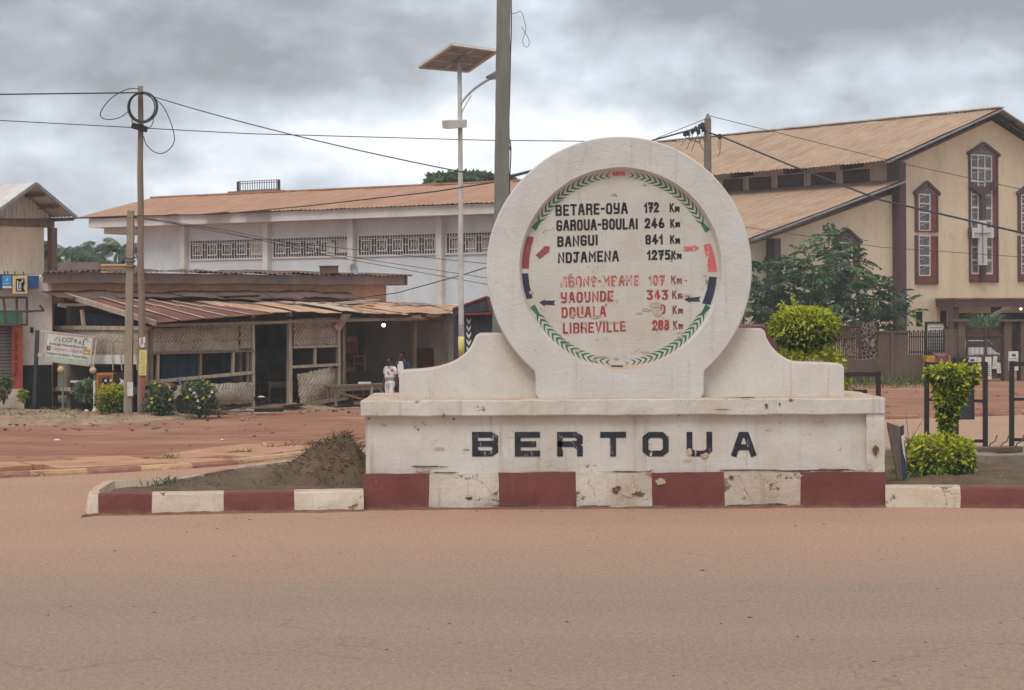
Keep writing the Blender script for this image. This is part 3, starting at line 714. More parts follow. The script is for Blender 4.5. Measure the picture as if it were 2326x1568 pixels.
MT['tin_red'] = corr_rust('tin_red', S(112, 66, 56), S(132, 84, 70), S(158, 112, 94), rib=R(-45), ribk=.3)
MT['tin_rust'] = corr_rust('tin_rust', S(182, 140, 110), S(200, 164, 132), S(136, 94, 70), rib=R(-45))
MT['tin_pale'] = corr_rust('tin_pale', S(204, 190, 170), S(186, 164, 142), S(150, 112, 88), rib=R(-45))
MT['tin_brown'] = corr_rust('tin_brown', S(92, 76, 68), S(112, 88, 76), S(140, 106, 86))
MT['roof_white'] = corr_rust('roof_orange', S(172, 127, 101), S(182, 140, 114), S(154, 112, 90), (1, 1, 1), 0.4, rib=R(-122.5), ribk=.35)
MT['roof_church'] = corr_rust('roof_church', S(184, 154, 127), S(170, 140, 115), S(146, 115, 96), (1, 1, 1), 0.55, rib=math.atan2(.633, .774), ribk=.42)
MT['wood'] = simple('weathered_wood', S(150, 128, 108), S(120, 98, 82), 3, 0.35, 0.65, 0.9, 0.15, 0.5, 30, 0.01, (4, 4, 0.6), fine=0.6)
MT['wood_pale'] = simple('pale_wood', S(196, 180, 160), S(160, 140, 120), 3, 0.35, 0.65, 0.9, 0.15, 0.4, 30, 0.01, (4, 4, 0.6), fine=0.4)
MT['wood_dark'] = simple('dark_wood', S(66, 52, 46), S(46, 38, 36), 3, 0.35, 0.65, 0.9, 0.15)
MT['wood_red'] = simple('red_wood', S(140, 84, 62), S(110, 62, 46), 4, 0.35, 0.65, 0.6, 0.3)
MT['fascia'] = corr_rust('fascia_board', S(150, 124, 114), S(120, 102, 96), S(166, 134, 120))
MT['wall_orange'] = simple('wall_orange', S(214, 164, 128), S(190, 140, 108), 1.2, 0.3, 0.7, 0.95, 0.1, 0.4, 12, fine=0.6)
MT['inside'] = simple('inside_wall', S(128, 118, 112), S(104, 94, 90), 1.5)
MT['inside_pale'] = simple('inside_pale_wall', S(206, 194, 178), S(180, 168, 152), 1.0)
MT['blue_cloth'] = simple('blue_cloth', S(68, 88, 100), S(54, 72, 84), 2.0, st=(5, 5, 0.3))
MT['dark_sheet'] = simple('dark_sheet', S(66, 68, 74), S(54, 56, 62), 2, st=(3, 3, .6))
MT['white_wall'] = plaster('white_wall', S(218, 224, 227), S(206, 209, 208), 0, 0.3, 0.1, 0.15)
MT['white_trim'] = simple('white_trim', S(226, 224, 218), S(204, 196, 186), 0.8, 0.35, 0.7, 0.9, 0.2, fine=0.3)
MT['pink_wall'] = simple('pinkish_wall', S(240, 228, 216), S(222, 208, 196), 0.9, 0.3, 0.7, 0.92, 0.15, 0.2, 20, fine=0.35)
MT['beige_wall'] = simple('beige_wall', S(236, 216, 188), S(216, 194, 164), 0.8, 0.3, 0.7, 0.92, 0.15, 0.2, 20, 0.01, (2, 2, 0.4), fine=0.4)
MT['church_wall'] = simple('church_wall', S(240, 221, 188), S(224, 203, 170), 0.45, 0.3, 0.7, 0.92, 0.15, 0.2, 8, 0.02, (2, 2, 0.6), fine=0.35)
MT['church_grey'] = simple('church_upper_wall', S(206, 190, 172), S(184, 168, 152), 0.6, 0.3, 0.7, 0.92, 0.15, fine=0.3)
MT['maroon'] = simple('maroon_paint', S(100, 78, 80), S(88, 66, 68), 0.8, 0.3, 0.7, 0.7, 0.3)
MT['brick'] = simple('brick_red', S(142, 84, 70), S(118, 68, 58), 0.7, 0.3, 0.7, 0.9, 0.15, st=(1, 1, 14))
MT['grey_metal'] = simple('grey_metal', S(150, 152, 154), S(120, 122, 124), 2, rough=0.5, spec=0.5)
MT['white_metal'] = simple('white_metal', S(206, 204, 198), S(180, 174, 164), 2, rough=0.5, spec=0.4)
MT['black_metal'] = simple('black_metal', S(50, 44, 42), S(66, 54, 48), 5, 0.5, 0.75, rough=0.5, spec=0.4)
MT['rust_metal'] = simple('rust_metal', S(104, 76, 66), S(76, 58, 54), 5, rough=0.8)
MT['dark'] = simple('dark_gap', S(46, 42, 42), S(36, 34, 34), 2)
MT['concrete'] = simple('concrete', S(150, 138, 124), S(122, 108, 96), 1.2, 0.3, 0.7, 0.95, 0.1, 0.4, 25, fine=0.6)
MT['concrete_pole'] = simple('concrete_pole', S(136, 136, 128), S(118, 116, 106), 3, 0.3, 0.7, 0.95, 0.1, 0.4, 25, 0.01, (2, 2, .3), fine=0.4)
MT['fence_conc'] = simple('fence_concrete', S(122, 104, 88), S(92, 78, 68), 0.9, 0.3, 0.7, 0.95, 0.1, 0.4, 15, 0.02, (1.4, 1.4, 0.6), fine=0.6)
MT['glass'] = simple('leaded_glass', S(118, 112, 108), S(76, 74, 76), 6, 0.4, 0.6, 0.25, 0.5)
MT['pane'] = simple('dark_pane', S(52, 48, 48), S(100, 92, 84), 0.8, 0.5, 0.7, 0.3, 0.4)
MT['paper'] = simple('paper', S(226, 222, 214), S(200, 196, 186), 6, rough=0.9)
MT['yellow_paper'] = simple('yellow_paper', S(226, 214, 130), S(206, 190, 112), 6, rough=0.9)
MT['cable'] = simple('cable', S(62, 64, 70), rough=0.6)
MT['pole_wood'] = simple('pole_wood', S(156, 136, 116), S(128, 108, 92), 2.5, 0.3, 0.7, 0.92, 0.15, 0.7, 30, 0.01, (5, 5, .35), fine=0.6)
MT['orange_paint'] = simple('orange_paint', S(176, 84, 62), S(152, 70, 54), 1.5, rough=0.8)
MT['green_paint'] = simple('green_paint', S(104, 160, 126), S(84, 138, 106), 1.5, rough=0.8)
MT['blue_paint'] = simple('blue_paint', S(62, 94, 142), S(52, 80, 122), 1.5, rough=0.8)
def weave(name, rotz):
    """palm-leaf matting: pale and brown leaflets laid in a herringbone"""
    q = NM(name, 0.9, 0.15)
    mp = q.map((1, 1, 1), (0, 0, 0), (0, 0, rotz)); sx = q.n('ShaderNodeSeparateXYZ'); q.l(mp, sx.inputs[0])
    wob = q.math('MULTIPLY', q.noise(2.2, 5), 0.34)
    s, z = sx.outputs[0], q.math('ADD', sx.outputs[2], wob)
    tri = q.math('PINGPONG', z, 0.17)
    ph = q.math('FRACT', q.math('MULTIPLY', q.math('ADD', s, q.math('MULTIPLY', tri, 1.0)), 8.5))
    leaf = q.rng(q.math('ABSOLUTE', q.math('SUBTRACT', ph, 0.5)), 0.1, 0.45)
    c = q.mix(q.rng(q.noise(1.6, 7, 0.65), 0.3, 0.7), S(208, 194, 174), S(172, 154, 134))
    c = q.mix(q.math('MULTIPLY', q.math('MULTIPLY', leaf, 0.8), q.rng(q.noise(3.2, 6, 0.7, (1, 1, 1), (5, 2, 8)), 0.35, 0.62, 0.12, 1.0)), c, S(92, 76, 66))
    c = q.mix(q.rng(tri, 0.14, 0.17, 0, 0.4), c, S(84, 70, 60))
    q.color(c).bump(leaf, 0.6, 0.02); return q.m
MT['weave'] = weave('palm_matting', R(-45)); MT['weave_side'] = weave('palm_matting_side', R(45))

# ------------------------------------------------------------------ the stall under the tin roof
C0 = U(335, 942, 54.0); SF = Wall(C0, (1, 1)); SL = Wall(C0, (1, -1))
shack = thing('market_stall', 'open eating stall of palm matting and poles under a red and rusty tin roof', 'stall', (C0.x + 2, C0.y + 3, 0))
def sfbar(b, px0, px1, wd, out=0.0, mi=0):
    b.bar(SF.P(*px0, out), SF.P(*px1, out), wd, wd, (0.7, -0.7, 0), mi)
def post(px, top, bot, wd, mat, out=0.02, pl=SF, top_px=None):
    b = MB(); a = pl.P(px, bot, out); t = pl.P(px if top_px is None else top_px, top, out); a.z = -0.05
    b.bar(a, t, wd, wd, (pl.n.x, pl.n.y, 0)); return b.build('post', mat, shack)
for px, top, wd, m in ((342, 738, .10, 'wood'), (573, 716, .11, 'wood_pale'), (657, 712, .12, 'wood_pale'), (768, 730, .10, 'wood_pale'), (779, 740, .11, 'wood'), (941, 722, .10, 'wood'), (1006, 722, .12, 'wood_pale')):
    post(px, top, 925, wd, MT[m])
def mat_panel(px, name='matting', pl=SF, mat='weave', out=0.0, n=10, bulge=0.05):
    """woven panel from four picture corners, bellied and frayed like real matting"""
    a, b_, c, d = [pl.P(x, y, out) for x, y in px]; b = MB(); vs = []; rn = random.Random(int(px[0][0]))
    for j in range(n + 1):
        for i in range(2 * n + 1):
            s, t = i / (2 * n), j / n; p = a.lerp(b_, s).lerp(d.lerp(c, s), t)
            p += pl.n * (bulge * math.sin(math.pi * s) * math.sin(math.pi * t) + 0.03 * mnoise.noise(p * 1.5))
            if j in (0, n) or i in (0, 2 * n): p += pl.d * rn.uniform(-.03, .03) + Vector((0, 0, rn.uniform(-.03, .03)))
            vs.append(p)
    w_ = 2 * n + 1; fs = [(j * w_ + i, j * w_ + i + 1, (j + 1) * w_ + i + 1, (j + 1) * w_ + i) for j in range(n) for i in range(2 * n)]
    b.add(vs, fs); k = len(vs); b.add([v - pl.n * 0.025 for v in vs], [f[::-1] for f in fs])
    return b.build(name, MT[mat], shack)
mat_panel([(343, 802), (543, 796), (543, 735), (343, 748)]); mat_panel([(546, 792), (572, 790), (572, 722), (546, 730)], out=0.03)
mat_panel([(345, 932), (575, 916), (575, 868), (345, 878)], bulge=0.22, out=0.10)
mat_panel([(668, 786), (766, 784), (766, 719), (668, 722)], out=-0.02)
mat_panel([(683, 922), (757, 918), (757, 832), (676, 850)], out=0.05, bulge=0.12)
for (a, c, wd, m) in (((340, 803), (575, 797), .07, 'wood'), ((340, 868), (577, 846), .09, 'wood_pale'), ((664, 789), (770, 786), .07, 'wood_pale'), ((662, 834), (772, 828), .08, 'wood_pale'), ((784, 724), (1008, 727), .09, 'wood'), ((664, 922), (683, 922), .07, 'wood'), ((340, 737), (784, 716), .08, 'wood_dark')):
    b = MB(); sfbar(b, a, c, wd, 0.06); b.build('rail', MT[m], shack)
for px, t0, t1, m in ((357, 803, 866, 'wood_pale'), (454, 800, 858, 'wood'), (528, 798, 850, 'wood_pale'), (714, 788, 830, 'wood_pale'), (561, 798, 905, 'wood'), (750, 834, 880, 'wood')):
    b = MB(); sfbar(b, (px, t1), (px + 1, t0), .075, 0.03); b.build('stud', MT[m], shack)
b = MB(); b.prism([SF.P(753, 838), SF.P(764, 836), SF.P(763, 905), SF.P(752, 905)], SF.n * 0.03); b.build('plank', MT['wood'], shack)
# roof: sheets laid from the high back edge to the eave, two courses
EV = [(300, 738), (345, 737), (470, 727), (640, 714), (760, 712), (850, 715), (940, 718), (1028, 718)]
def eave_z(s):
    pts = sorted([SF.at(x, y, 0.55) for x, y in EV])
    for (a, za), (c, zc_) in zip(pts, pts[1:]):
        if a <= s <= c: return za + (zc_ - za) * (s - a) / (c - a)
    return pts[0][1] if s < pts[0][0] else pts[-1][1]
sL = SF.at(352, 735, 0.55)[0]; sR = SF.at(1030, 715, 0.55)[0]; zb1 = SF.at(165, 672, -3.9)[1]; zb2 = SF.at(1030, 690, -3.9)[1]
sRed = SF.at(640, 712, 0.55)[0]; sRb = SF.at(1036, 690, -3.9)[0]
def roofpt(s, t, lift=0.0):
    """t = 0 eave, 1 = back edge"""
    z0 = eave_z(s); u = (s - sL) / (sR - sL); z1 = zb1 + (zb2 - zb1) * u + 0.05 * math.sin(s * 1.3)
    return SF.W(s, z0 + (z1 - z0) * t + lift, 0.55 - 4.45 * t)
rnd = random.Random(21); s = sL; k = 0
while s < sRb - 0.2:
    wd = 0.8 if s < sRed else rnd.uniform(0.75, 1.05); e = min(s + wd + 0.04, sRb); red = (s + wd / 2) < sRed
    for t0, t1, lift in ((0.44, 1.0, 0.0), (0.0, 0.5, 0.035)):
        if red: j = 0.0; dt = 0.0
        else: j = rnd.uniform(0, 0.07); dt = rnd.uniform(-0.04, 0.05)
        ta = t0 + (dt if t0 > 0 or not red else 0); lift += j
        ta = max(ta, (s - sR) / (sRb - sR))
        if ta > t1 - .12: continue
        m = 'tin_red' if red else rnd.choice(['tin_rust', 'tin_rust', 'tin_pale', 'tin_rust'] if t0 < .2 else ['tin_rust', 'tin_pale', 'tin_rust', 'tin_brown'])
        sk = 0 if red else rnd.uniform(-.12, .12)
        b = MB(); b.sheet(roofpt(s, ta, lift), roofpt(e, ta, lift), roofpt(e + sk, t1, lift + j * .5), roofpt(s + sk, t1, lift + j * .3), int(wd / 0.09), 0.013, 4, jit=0.0 if red else 0.05)
        b.build('roof_sheet', MT[m], shack)
    if red and k % 1 == 0:
        b = MB(); b.bar(roofpt(s, 0.0, 0.07), roofpt(s, 0.5, 0.07), 0.07, 0.02); b.bar(roofpt(s + 0.03, 0.5, 0.04), roofpt(s + 0.03, 1.0, 0.04), 0.07, 0.02); b.build('roof_batten', MT['tin_pale'], shack)
    s += wd; k += 1
b = MB()
for t in (0.03, 0.5, 0.97): b.bar(roofpt(sL + .05, t, -0.07), roofpt(sR - .05, t, -0.07), 0.08, 0.08)
b.build('purlin', MT['wood'], shack)
b = MB(); b.bar(roofpt(sL, 0, 0.03), roofpt(sL, 1, 0.03), 0.10, 0.14); b.build('verge_board', MT['wood_pale'], shack)
b = MB(); b.bar(roofpt(sL, 1.0, -0.1), roofpt(sR, 1.0, -0.1), 0.06, 0.2); b.build('back_board', MT['tin_brown'], shack)
# loose tin and boards lying on the roof
b = MB(); rn = random.Random(4)
for (s0, t0, L_, a, wd, m) in ((6.0, .72, 1.9, 0.5, .5, 0), (7.0, .82, 1.6, -0.2, .35, 0), (5.0, .9, 1.5, 0.1, .45, 0), (8.2, .55, 1.8, .15, .25, 1), (8.9, .7, 2.0, .2, .3, 1), (10.2, .5, 1.9, .1, .3, 1), (11.2, .65, 1.5, .25, .3, 1), (7.7, .9, 1.7, .0, .3, 0)):
    p = roofpt(s0, t0, 0.14); q = roofpt(s0 + L_ * math.cos(a), t0 + 0.22 * math.sin(a) * L_, 0.17); b.bar(p, q, wd, 0.03, (0, 0, 1), m)
tag(b.build('roof_scrap', [MT['tin_brown'], MT['tin_pale']], shack), kind='stuff')
# bent strip of tin hanging at the corner of the shop
b = MB(); cs = [(797, 713), (790, 722), (783, 734), (776, 743), (769, 755), (757, 742), (764, 733), (771, 722), (776, 714)]
b.prism([SF.P(x, y, 0.22) for x, y in cs], SF.n * 0.04); b.build('hanging_tin', MT['tin_pale'], shack)
b = MB(); b.prism([SF.P(x, y, 0.5) for x, y in ((1070 - 139, 719), (1092 - 139, 716), (1097 - 139, 724), (1080 - 139, 722))], SF.n * 0.02); b.prism([SF.P(x, y, 0.56) for x, y in ((965, 716), (1003, 714), (998, 719), (983, 722))], SF.n * 0.02); b.build('torn_tin', MT['tin_rust'], shack)
# inside: floor, back and end walls, cloths
b = MB(); s1 = SF.at(1038, 900)[0]
b.wbox(SF, -0.1, s1, -0.1, SF.at(700, 921)[1] + 0.02, -4.0, 0.12); b.build('floor', MT['debris'], shack)
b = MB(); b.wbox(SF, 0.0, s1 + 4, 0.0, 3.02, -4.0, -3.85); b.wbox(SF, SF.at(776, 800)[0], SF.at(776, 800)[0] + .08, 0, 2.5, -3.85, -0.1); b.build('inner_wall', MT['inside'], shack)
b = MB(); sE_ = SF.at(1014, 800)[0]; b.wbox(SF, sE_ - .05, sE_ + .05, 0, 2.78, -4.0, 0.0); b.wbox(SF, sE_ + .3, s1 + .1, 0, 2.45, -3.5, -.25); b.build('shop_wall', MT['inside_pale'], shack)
b = MB()
for x0, x1, y0, y1, o in ((368, 450, 798, 866, -.5), (500, 520, 798, 900, -.6), (520, 545, 797, 868, -.7)):
    a, c = SF.at(x0, y1, o), SF.at(x1, y0, o); n = 14
    pts = [SF.W(a[0] + (c[0] - a[0]) * i / n, 0, o + 0.03 * math.sin(i * 1.9)) for i in range(n + 1)]
    vs = [p + Vector((0, 0, a[1])) for p in pts] + [p + Vector((0, 0, c[1])) for p in pts]
    b.add(vs, [(i, i + 1, i + n + 2, i + n + 1) for i in range(n)])
b.build('curtain_or_glimpse', MT['blue_cloth'], shack, smooth=True)
# the left-hand end of the stall
def slp(px, py, o=0.0): return SL.P(px, py, o)
b = MB(); b.prism([slp(116, 694, -.25), slp(330, 738, -.25), slp(330, 744, -.25), slp(116, 742, -.25)], -SL.n * 0.04); b.build('dark_screen', MT['dark_sheet'], shack)
for a, c, wd, m in (((116, 744), (336, 746), .11, 'wood_pale'), ((118, 690), (118, 744), .10, 'wood_pale'), ((186, 704), (190, 742), .09, 'wood_pale'), ((330, 740), (330, 940), .12, 'wood_pale'), ((116, 744), (116, 880), .1, 'wood')):
    b = MB(); b.bar(slp(*a, .03), slp(*c, .03), wd, wd, (SL.n.x, SL.n.y, 0)); b.build('end_rail', MT[m], shack)
mat_panel([(126, 812), (328, 806), (328, 749), (126, 748)], pl=SL, mat='weave_side', out=0.0)
b = MB(); b.prism([slp(118, 826, .03), slp(328, 828, .03), slp(328, 806, .03), slp(118, 808, .03)], -SL.n * 0.03); b.build('white_board', MT['white_trim'], shack)
b = MB()
for x0, y0, x1, y1 in ((253, 780, 257, 842), (271, 786, 277, 842), (292, 780, 296, 842), (306, 778, 312, 842)): b.bar(slp(x0, y0, .10), slp(x1, y1, .10), .03)
b.build('hanging_stick', MT['wood_pale'], shack)
b = MB(); b.wbox(SL, -6.0, -0.1, 0, 2.3, -3.3, -3.2); b.wbox(SL, -6, 0, 0, 0.06, -3.2, 0.0); b.build('inner_wall', MT['inside'], shack)
b = MB(); b.prism([slp(60, 898, .06), slp(330, 898, .06), slp(330, 880, .06), slp(60, 880, .06)], -SL.n * .2); b.build('kerb_step', MT['fence_conc'], shack)
b = MB(); rn = random.Random(8)
x = 72
while x < 230:
    w_ = rn.uniform(10, 24); b.prism([slp(x, 889, .14), slp(x + w_ - 3, 889, .14), slp(x + w_ - 4, 880 + rn.uniform(-2, 2), .14), slp(x + 1, 881, .14)], -SL.n * .1); x += w_
b.build('white_stones', MT['kerb_white'], shack)
# pendant lamps of the stall and shop
MT['bulb'] = NM('lit_bulb', 0.4).m
bb = MT['bulb'].node_tree.nodes['Principled BSDF']; bb.inputs['Base Color'].default_value = (1, 1, 1, 1); bb.inputs['Emission Color'].default_value = (1, 0.98, 0.9, 1); bb.inputs['Emission Strength'].default_value = 2.5
def bulb(p, top, label):
    t = thing('light_bulb', label, 'light bulb', (p.x, p.y, p.z - .08))
    b = MB(); b.ball(p, 0.06, 12); b.build('bulb', MT['bulb'], t, smooth=True)
    b = MB(); b.lathe(p + Vector((0, 0, .05)), [(.035, 0), (.035, .09), (.01, .1)], 10); b.tube([p + Vector((0, 0, .12)), p + Vector((0.01, 0, top))], 0.008, 6); b.build('holder', MT['black_metal'], t)
p = SF.P(871, 739, -0.5); bulb(p, 0.35, 'lit bare bulb hanging under the rusty roof of the open stall')

# ------------------------------------------------------------------ long low building behind the stall
LB = Wall(SF.W(0, 0, -4.1), (1, 1))
def lb(x, y, o=0): return LB.at(x, y, o)
low = thing('low_building', 'long low building with brown roof edge and orange wall behind the stalls', 'building', tuple(LB.W(6, 0, -3)))
sa, sb = lb(98, 640, .3)[0], lb(916, 640, .3)[0]; zt1 = lb(450, 622, .3)[1]; zt2 = lb(450, 644, .3)[1]
b = MB(); b.hexa([LB.W(s, z, o) for z in (zt2, zt1) for s, o in ((sa, .3), (sb, .3), (sb, -6), (sa + 6.4, -6))]); b.roughen(0.5, 0.03, 1.5); b.build('fascia', MT['fascia'], low)
b = MB(); b.sheet(LB.W(sa - .1, zt1 + .03, .42), LB.W(sb + .35, zt1 + .03, .42), LB.W(sb + .35, zt1 + .25, -6.5), LB.W(sa + 6.8, zt1 + .25, -6.5), int((sb - sa) / .18), 0.025, 3, jit=.06); b.build('roof', MT['tin_brown'], low)
sw0, sw1 = lb(158, 660, 0)[0], lb(877, 660, 0)[0]
b = MB(); b.wbox(LB, lb(118, 655, 0)[0], sw1, 3.1, zt2 + .02, -.3, 0); b.hexa([LB.W(s, z, o) for z in (0, 3.1) for s, o in ((sw0 + .6, -.01), (sw1, -.01), (sw1, -5.8), (sw0 + 6.6, -5.8))]); b.build('wall', MT['wall_orange'], low)
b = MB(); s = lb(112, 660, .5)[0]
rn = random.Random(3)
while s < lb(740, 660)[0]:
    w_ = rn.uniform(.7, 1.6); b.sheet(LB.W(s, 3.25 + rn.uniform(-.03, .03), .9), LB.W(s + w_, 3.25 + rn.uniform(-.03, .03), .9), LB.W(s + w_, 3.46 + rn.uniform(-.04, .04), .02), LB.W(s, 3.45, .02), int(w_ / .1), .015, 2, jit=.06); s += w_ * .95
b.build('canopy', MT['tin_brown'], low)
b = MB(); b.prism([LB.W(sb - .05, zt2 - .02, .28), LB.W(sb - .05, zt1, .28), LB.W(sb - .05, zt1, -1.5), LB.W(sb - .05, zt2 - .02, -1.5)], LB.d * 0.25); b.build('eave_end', MT['tin_brown'], low)
# dish on its roof
dp = LB.P(803, 612, 0.4)
dish = thing('satellite_dish', 'grey satellite dish on the low roof before the white building', 'satellite dish', (dp.x, dp.y, zt1 + .02))
b = MB(); b.lathe(dp, [(0.02, -.06), (.10, -.04), (.17, -.005), (.19, .018), (.185, .018), (.10, -.03), (.01, -.05)], 24, axis=(0.75, -.55, .35)); b.build('reflector', MT['grey_metal'], dish, smooth=True)
b = MB(); b.tube([dp + Vector((-.06, .06, -.04)), dp + Vector((-.06, .08, -.3)), Vector((dp.x - .06, dp.y + .08, zt1 - .02))], 0.02, 6); b.build('mast', MT['grey_metal'], dish)
bx = LB.P(747, 616, .2)
b = MB(); b.box(bx.x - .28, bx.x + .28, bx.y - .2, bx.y + .2, zt1 + .05, zt1 + .27); b.box(bx.x - .31, bx.x + .31, bx.y - .23, bx.y + .23, zt1 + .27, zt1 + .30)
tag(b.build('roof_box', MT['tin_brown']), 'small dark box on the brown roof edge left of the dish', 'box')

# ------------------------------------------------------------------ white building with rusty hipped roof
WB = Wall(U(700, 640, 80), (7060, -4500))
def wbp(x, y, o=0): return WB.at(x, y, o)
white = thing('white_building', 'white two storey building with patterned window grilles and rusty orange hipped roof', 'building', tuple(WB.W(-2, 0, -4)))
ew = 0.9
zE = wbp(700, 477, ew)[1]; sE0 = wbp(196, 500, ew)[0]; sE1 = wbp(1340, 450, ew)[0]
zF = wbp(700, 500, ew)[1]
sW0 = wbp(316, 600, 0)[0]
b = MB(); b.wbox(WB, sW0, sE1 - .8, 0, zF, -9, 0); b.build('wall', MT['white_wall'], white)
b = MB(); b.wbox(WB, sE0 + .1, sE1, zF, zE - .02, -9.5, ew - .03); b.wbox(WB, wbp(236, 530, .2)[0], sW0 - .02, wbp(270, 531, .2)[1], zF - .003, -8, .2); b.build('fascia', MT['white_trim'], white)
# roof
sRd = wbp(345, 450, -4.0)[0]; zR = wbp(345, 450, -4.0)[1]
b = MB()
e0, e1, r0_, r1_ = WB.W(sE0, zE, ew + .12), WB.W(sE1, zE, ew + .12), WB.W(sRd, zR, -4), WB.W(sE1, zR, -4)
n = int((sE1 - sRd) / .22)
b.sheet(WB.W(sRd, zE, ew + .12), e1, r1_, r0_, n, 0.018, 8, jit=.03)
hip = []; nn = 16
for i in range(nn + 1):
    t = i / nn; q = e0.lerp(WB.W(sRd, zE, ew + .12), t); u = e0.lerp(r0_, t); hip.append((q, u))
vs = [q for h in hip for q in h]; b.add(vs, [(2 * i, 2 * i + 2, 2 * i + 3, 2 * i + 1) for i in range(nn)])
b.add([e0, r0_, WB.W(sE0, zE, -9)], [(0, 1, 2)]); b.add([r0_, r1_, WB.W(sE1, zE, -9.3), WB.W(sE0, zE, -9)], [(0, 1, 2, 3)]); b.add([WB.W(sE1 - .8, zE - .03, ew), r1_ - WB.d * .8 - Vector((0, 0, .04)), WB.W(sE1 - .8, zE - .03, -9.2)], [(0, 1, 2)])
b.build('roof', MT['roof_white'], white)
b = MB(); b.bar(r0_ + Vector((0, 0, .02)), r1_ + Vector((0, 0, .02)), .3, .06); b.build('ridge_cap', MT['roof_white'], white)
rn = random.Random(9); b = MB()
for px in (372, 560, 590, 470):
    p = WB.W(wbp(px, 485, ew)[0], zE - .03, ew + .2); b.bar(p, p + WB.d * rn.uniform(.5, 1.4) + Vector((0, 0, .05)), .3, .03, (0, 0, 1))
b.build('bent_sheet', MT['tin_brown'], white)
for px in (419, 607, 800, 1001, 1190):
    s, _ = wbp(px, 560, .12); b = MB(); b.wbox(WB, s - .13, s + .13, 0, zF - .003, -.02, .28); b.build('pilaster', MT['white_trim'], white)
zw0, zw1 = wbp(715, 582.5, 0)[1], wbp(715, 540, 0)[1]
for x0, x1 in ((432, 600), (620, 794), (814, 994), (1014, 1200)):
    s0, s1 = wbp(x0, 570, .05)[0], wbp(x1, 570, .05)[0]
    fr = MB(); t = .07
    fr.wbox(WB, s0, s1, zw0 - t, zw0, -.02, .06); fr.wbox(WB, s0, s1, zw1, zw1 + t, -.02, .06); fr.wbox(WB, s0 - t, s0, zw0 - t, zw1 + t, -.02, .06); fr.wbox(WB, s1, s1 + t, zw0 - t, zw1 + t, -.02, .06)
    win = fr.build('window', MT['white_trim'], white)
    b = MB(); b.wbox(WB, s0, s1, zw0, zw1, -.01, 0.012); b.build('pane', MT['pane'], win)
    b = MB(); hz = zw1 - zw0; nc = 5; cw = (s1 - s0) / nc; m = (zw0 + zw1) / 2
    for i in range(nc * 6 + 1):
        s = s0 + (s1 - s0) * i / (nc * 6); b.wbox(WB, s - .016, s + .016, zw0, zw1, .028, .042)
    b.wbox(WB, s0, s1, zw1 - hz * .16, zw1 - hz * .13, .03, .045)
    for i in range(nc):
        c = s0 + (i + .5) * cw; a = cw * .34; h0, h1 = zw0 + hz * .16, zw1 - hz * .2; tt = .05
        for q in ((c - a, c - a + tt, h0, h1), (c + a - tt, c + a, h0, h1), (c - a + tt, c + a - tt, h0, h0 + tt), (c - a + tt, c + a - tt, h1 - tt, h1), (c - .10, c + .10, m - .015, m + .015), (c - .10, c - .075, m - hz * .16, m + hz * .16), (c + .075, c + .10, m - hz * .16, m + hz * .16), (c + a, c + cw - a, m - .015, m + .015)):
            b.wbox(WB, q[0], min(q[1], s1), q[2], q[3], .045, .062)
    b.build('grille', MT['white_trim'], win)
    bits = {432: [(566, 598, 546, 583, 0)], 620: [(742, 760, 552, 580, 1), (768, 792, 550, 574, 1), (715, 722, 555, 564, 1)], 1014: [(1030, 1048, 546, 576, 0), (1062, 1082, 548, 576, 0), (1096, 1106, 546, 576, 0)]}.get(x0, [])  # beige curtains; second window's white bits paint bright sky showing through
    if bits:
        b = MB()
        for u0, u1, v0, v1, m_ in bits:
            q0, q1 = wbp(u0, v1, .02), wbp(u1, v0, .02); b.wbox(WB, q0[0], q1[0], max(q0[1], zw0), min(q1[1], zw1), .013, .022, m_)
        b.build('curtain_or_glimpse', [MT['wood_pale'], MT['paper']], win)  # paper white stands for bright sky in the second window
# roof terrace railing
ra, rb = WB.at(541, 436, -6.2), WB.at(633, 434, -6.2); zr = ra[1]
rail = MB(); rail.wbox(WB, ra[0] - .3, rb[0] + .1, zR - 1.4, zr, -7.6, -5.8); rail.build('terrace_slab', MT['concrete'], white)
b = MB(); h = .46
for k, s in enumerate([ra[0] + (rb[0] - ra[0]) * i / 17 for i in range(18)]):
    w_ = .05 if k in (0, 17) else .012; b.wbox(WB, s - w_, s + w_, zr, zr + h, -6.2 - w_, -6.2 + w_)
for z in (h, h * .78, .05): b.bar(WB.W(ra[0], zr + z, -6.2), WB.W(rb[0], zr + z, -6.2), .025)
b.build('railing', MT['rust_metal'], white)

# ------------------------------------------------------------------ left-hand building
LD = Wall(U(82, 640, 57.5), (.6, .8))
left = thing('shop_building', 'beige two storey shop with overhanging gable, roller shutter and orange pillar', 'building', tuple(LD.W(-2, 0, -2)))
def ldp(x, y, o=0): return LD.at(x, y, o)
ap_s, ap_z = ldp(82, 415, .9); es, ez = ldp(174, 492, .9); hw = es - ap_s; bkd = -9
def gpt(k, o, dz_=0): return LD.W(ap_s + k * hw, ap_z + (ez - ap_z) * abs(k) + dz_, o)
b = MB(); b.sheet(gpt(1, bkd), gpt(1, .9), gpt(0, .9), gpt(0, bkd), 60, .02, 2); b.sheet(gpt(-1, .9), gpt(-1, bkd), gpt(0, bkd), gpt(0, .9), 60, .02, 2); b.build('roof', corr_rust('tin_grey', S(212, 208, 198), S(194, 186, 174), S(160, 146, 130)), left)
b = MB()
for k in (-.97, -.6, -.25, .25, .6, .97): b.bar(gpt(k, .8, -.10), gpt(k, bkd, -.10), .08, .10)
b.build('rafter', MT['wood'], left); b = MB(); b.bar(gpt(-1, .90, -.03), gpt(0, .90, -.03), .04, .09); b.bar(gpt(0, .90, -.03), gpt(1, .90, -.03), .04, .09); b.build('verge', MT['grey_metal'], left)
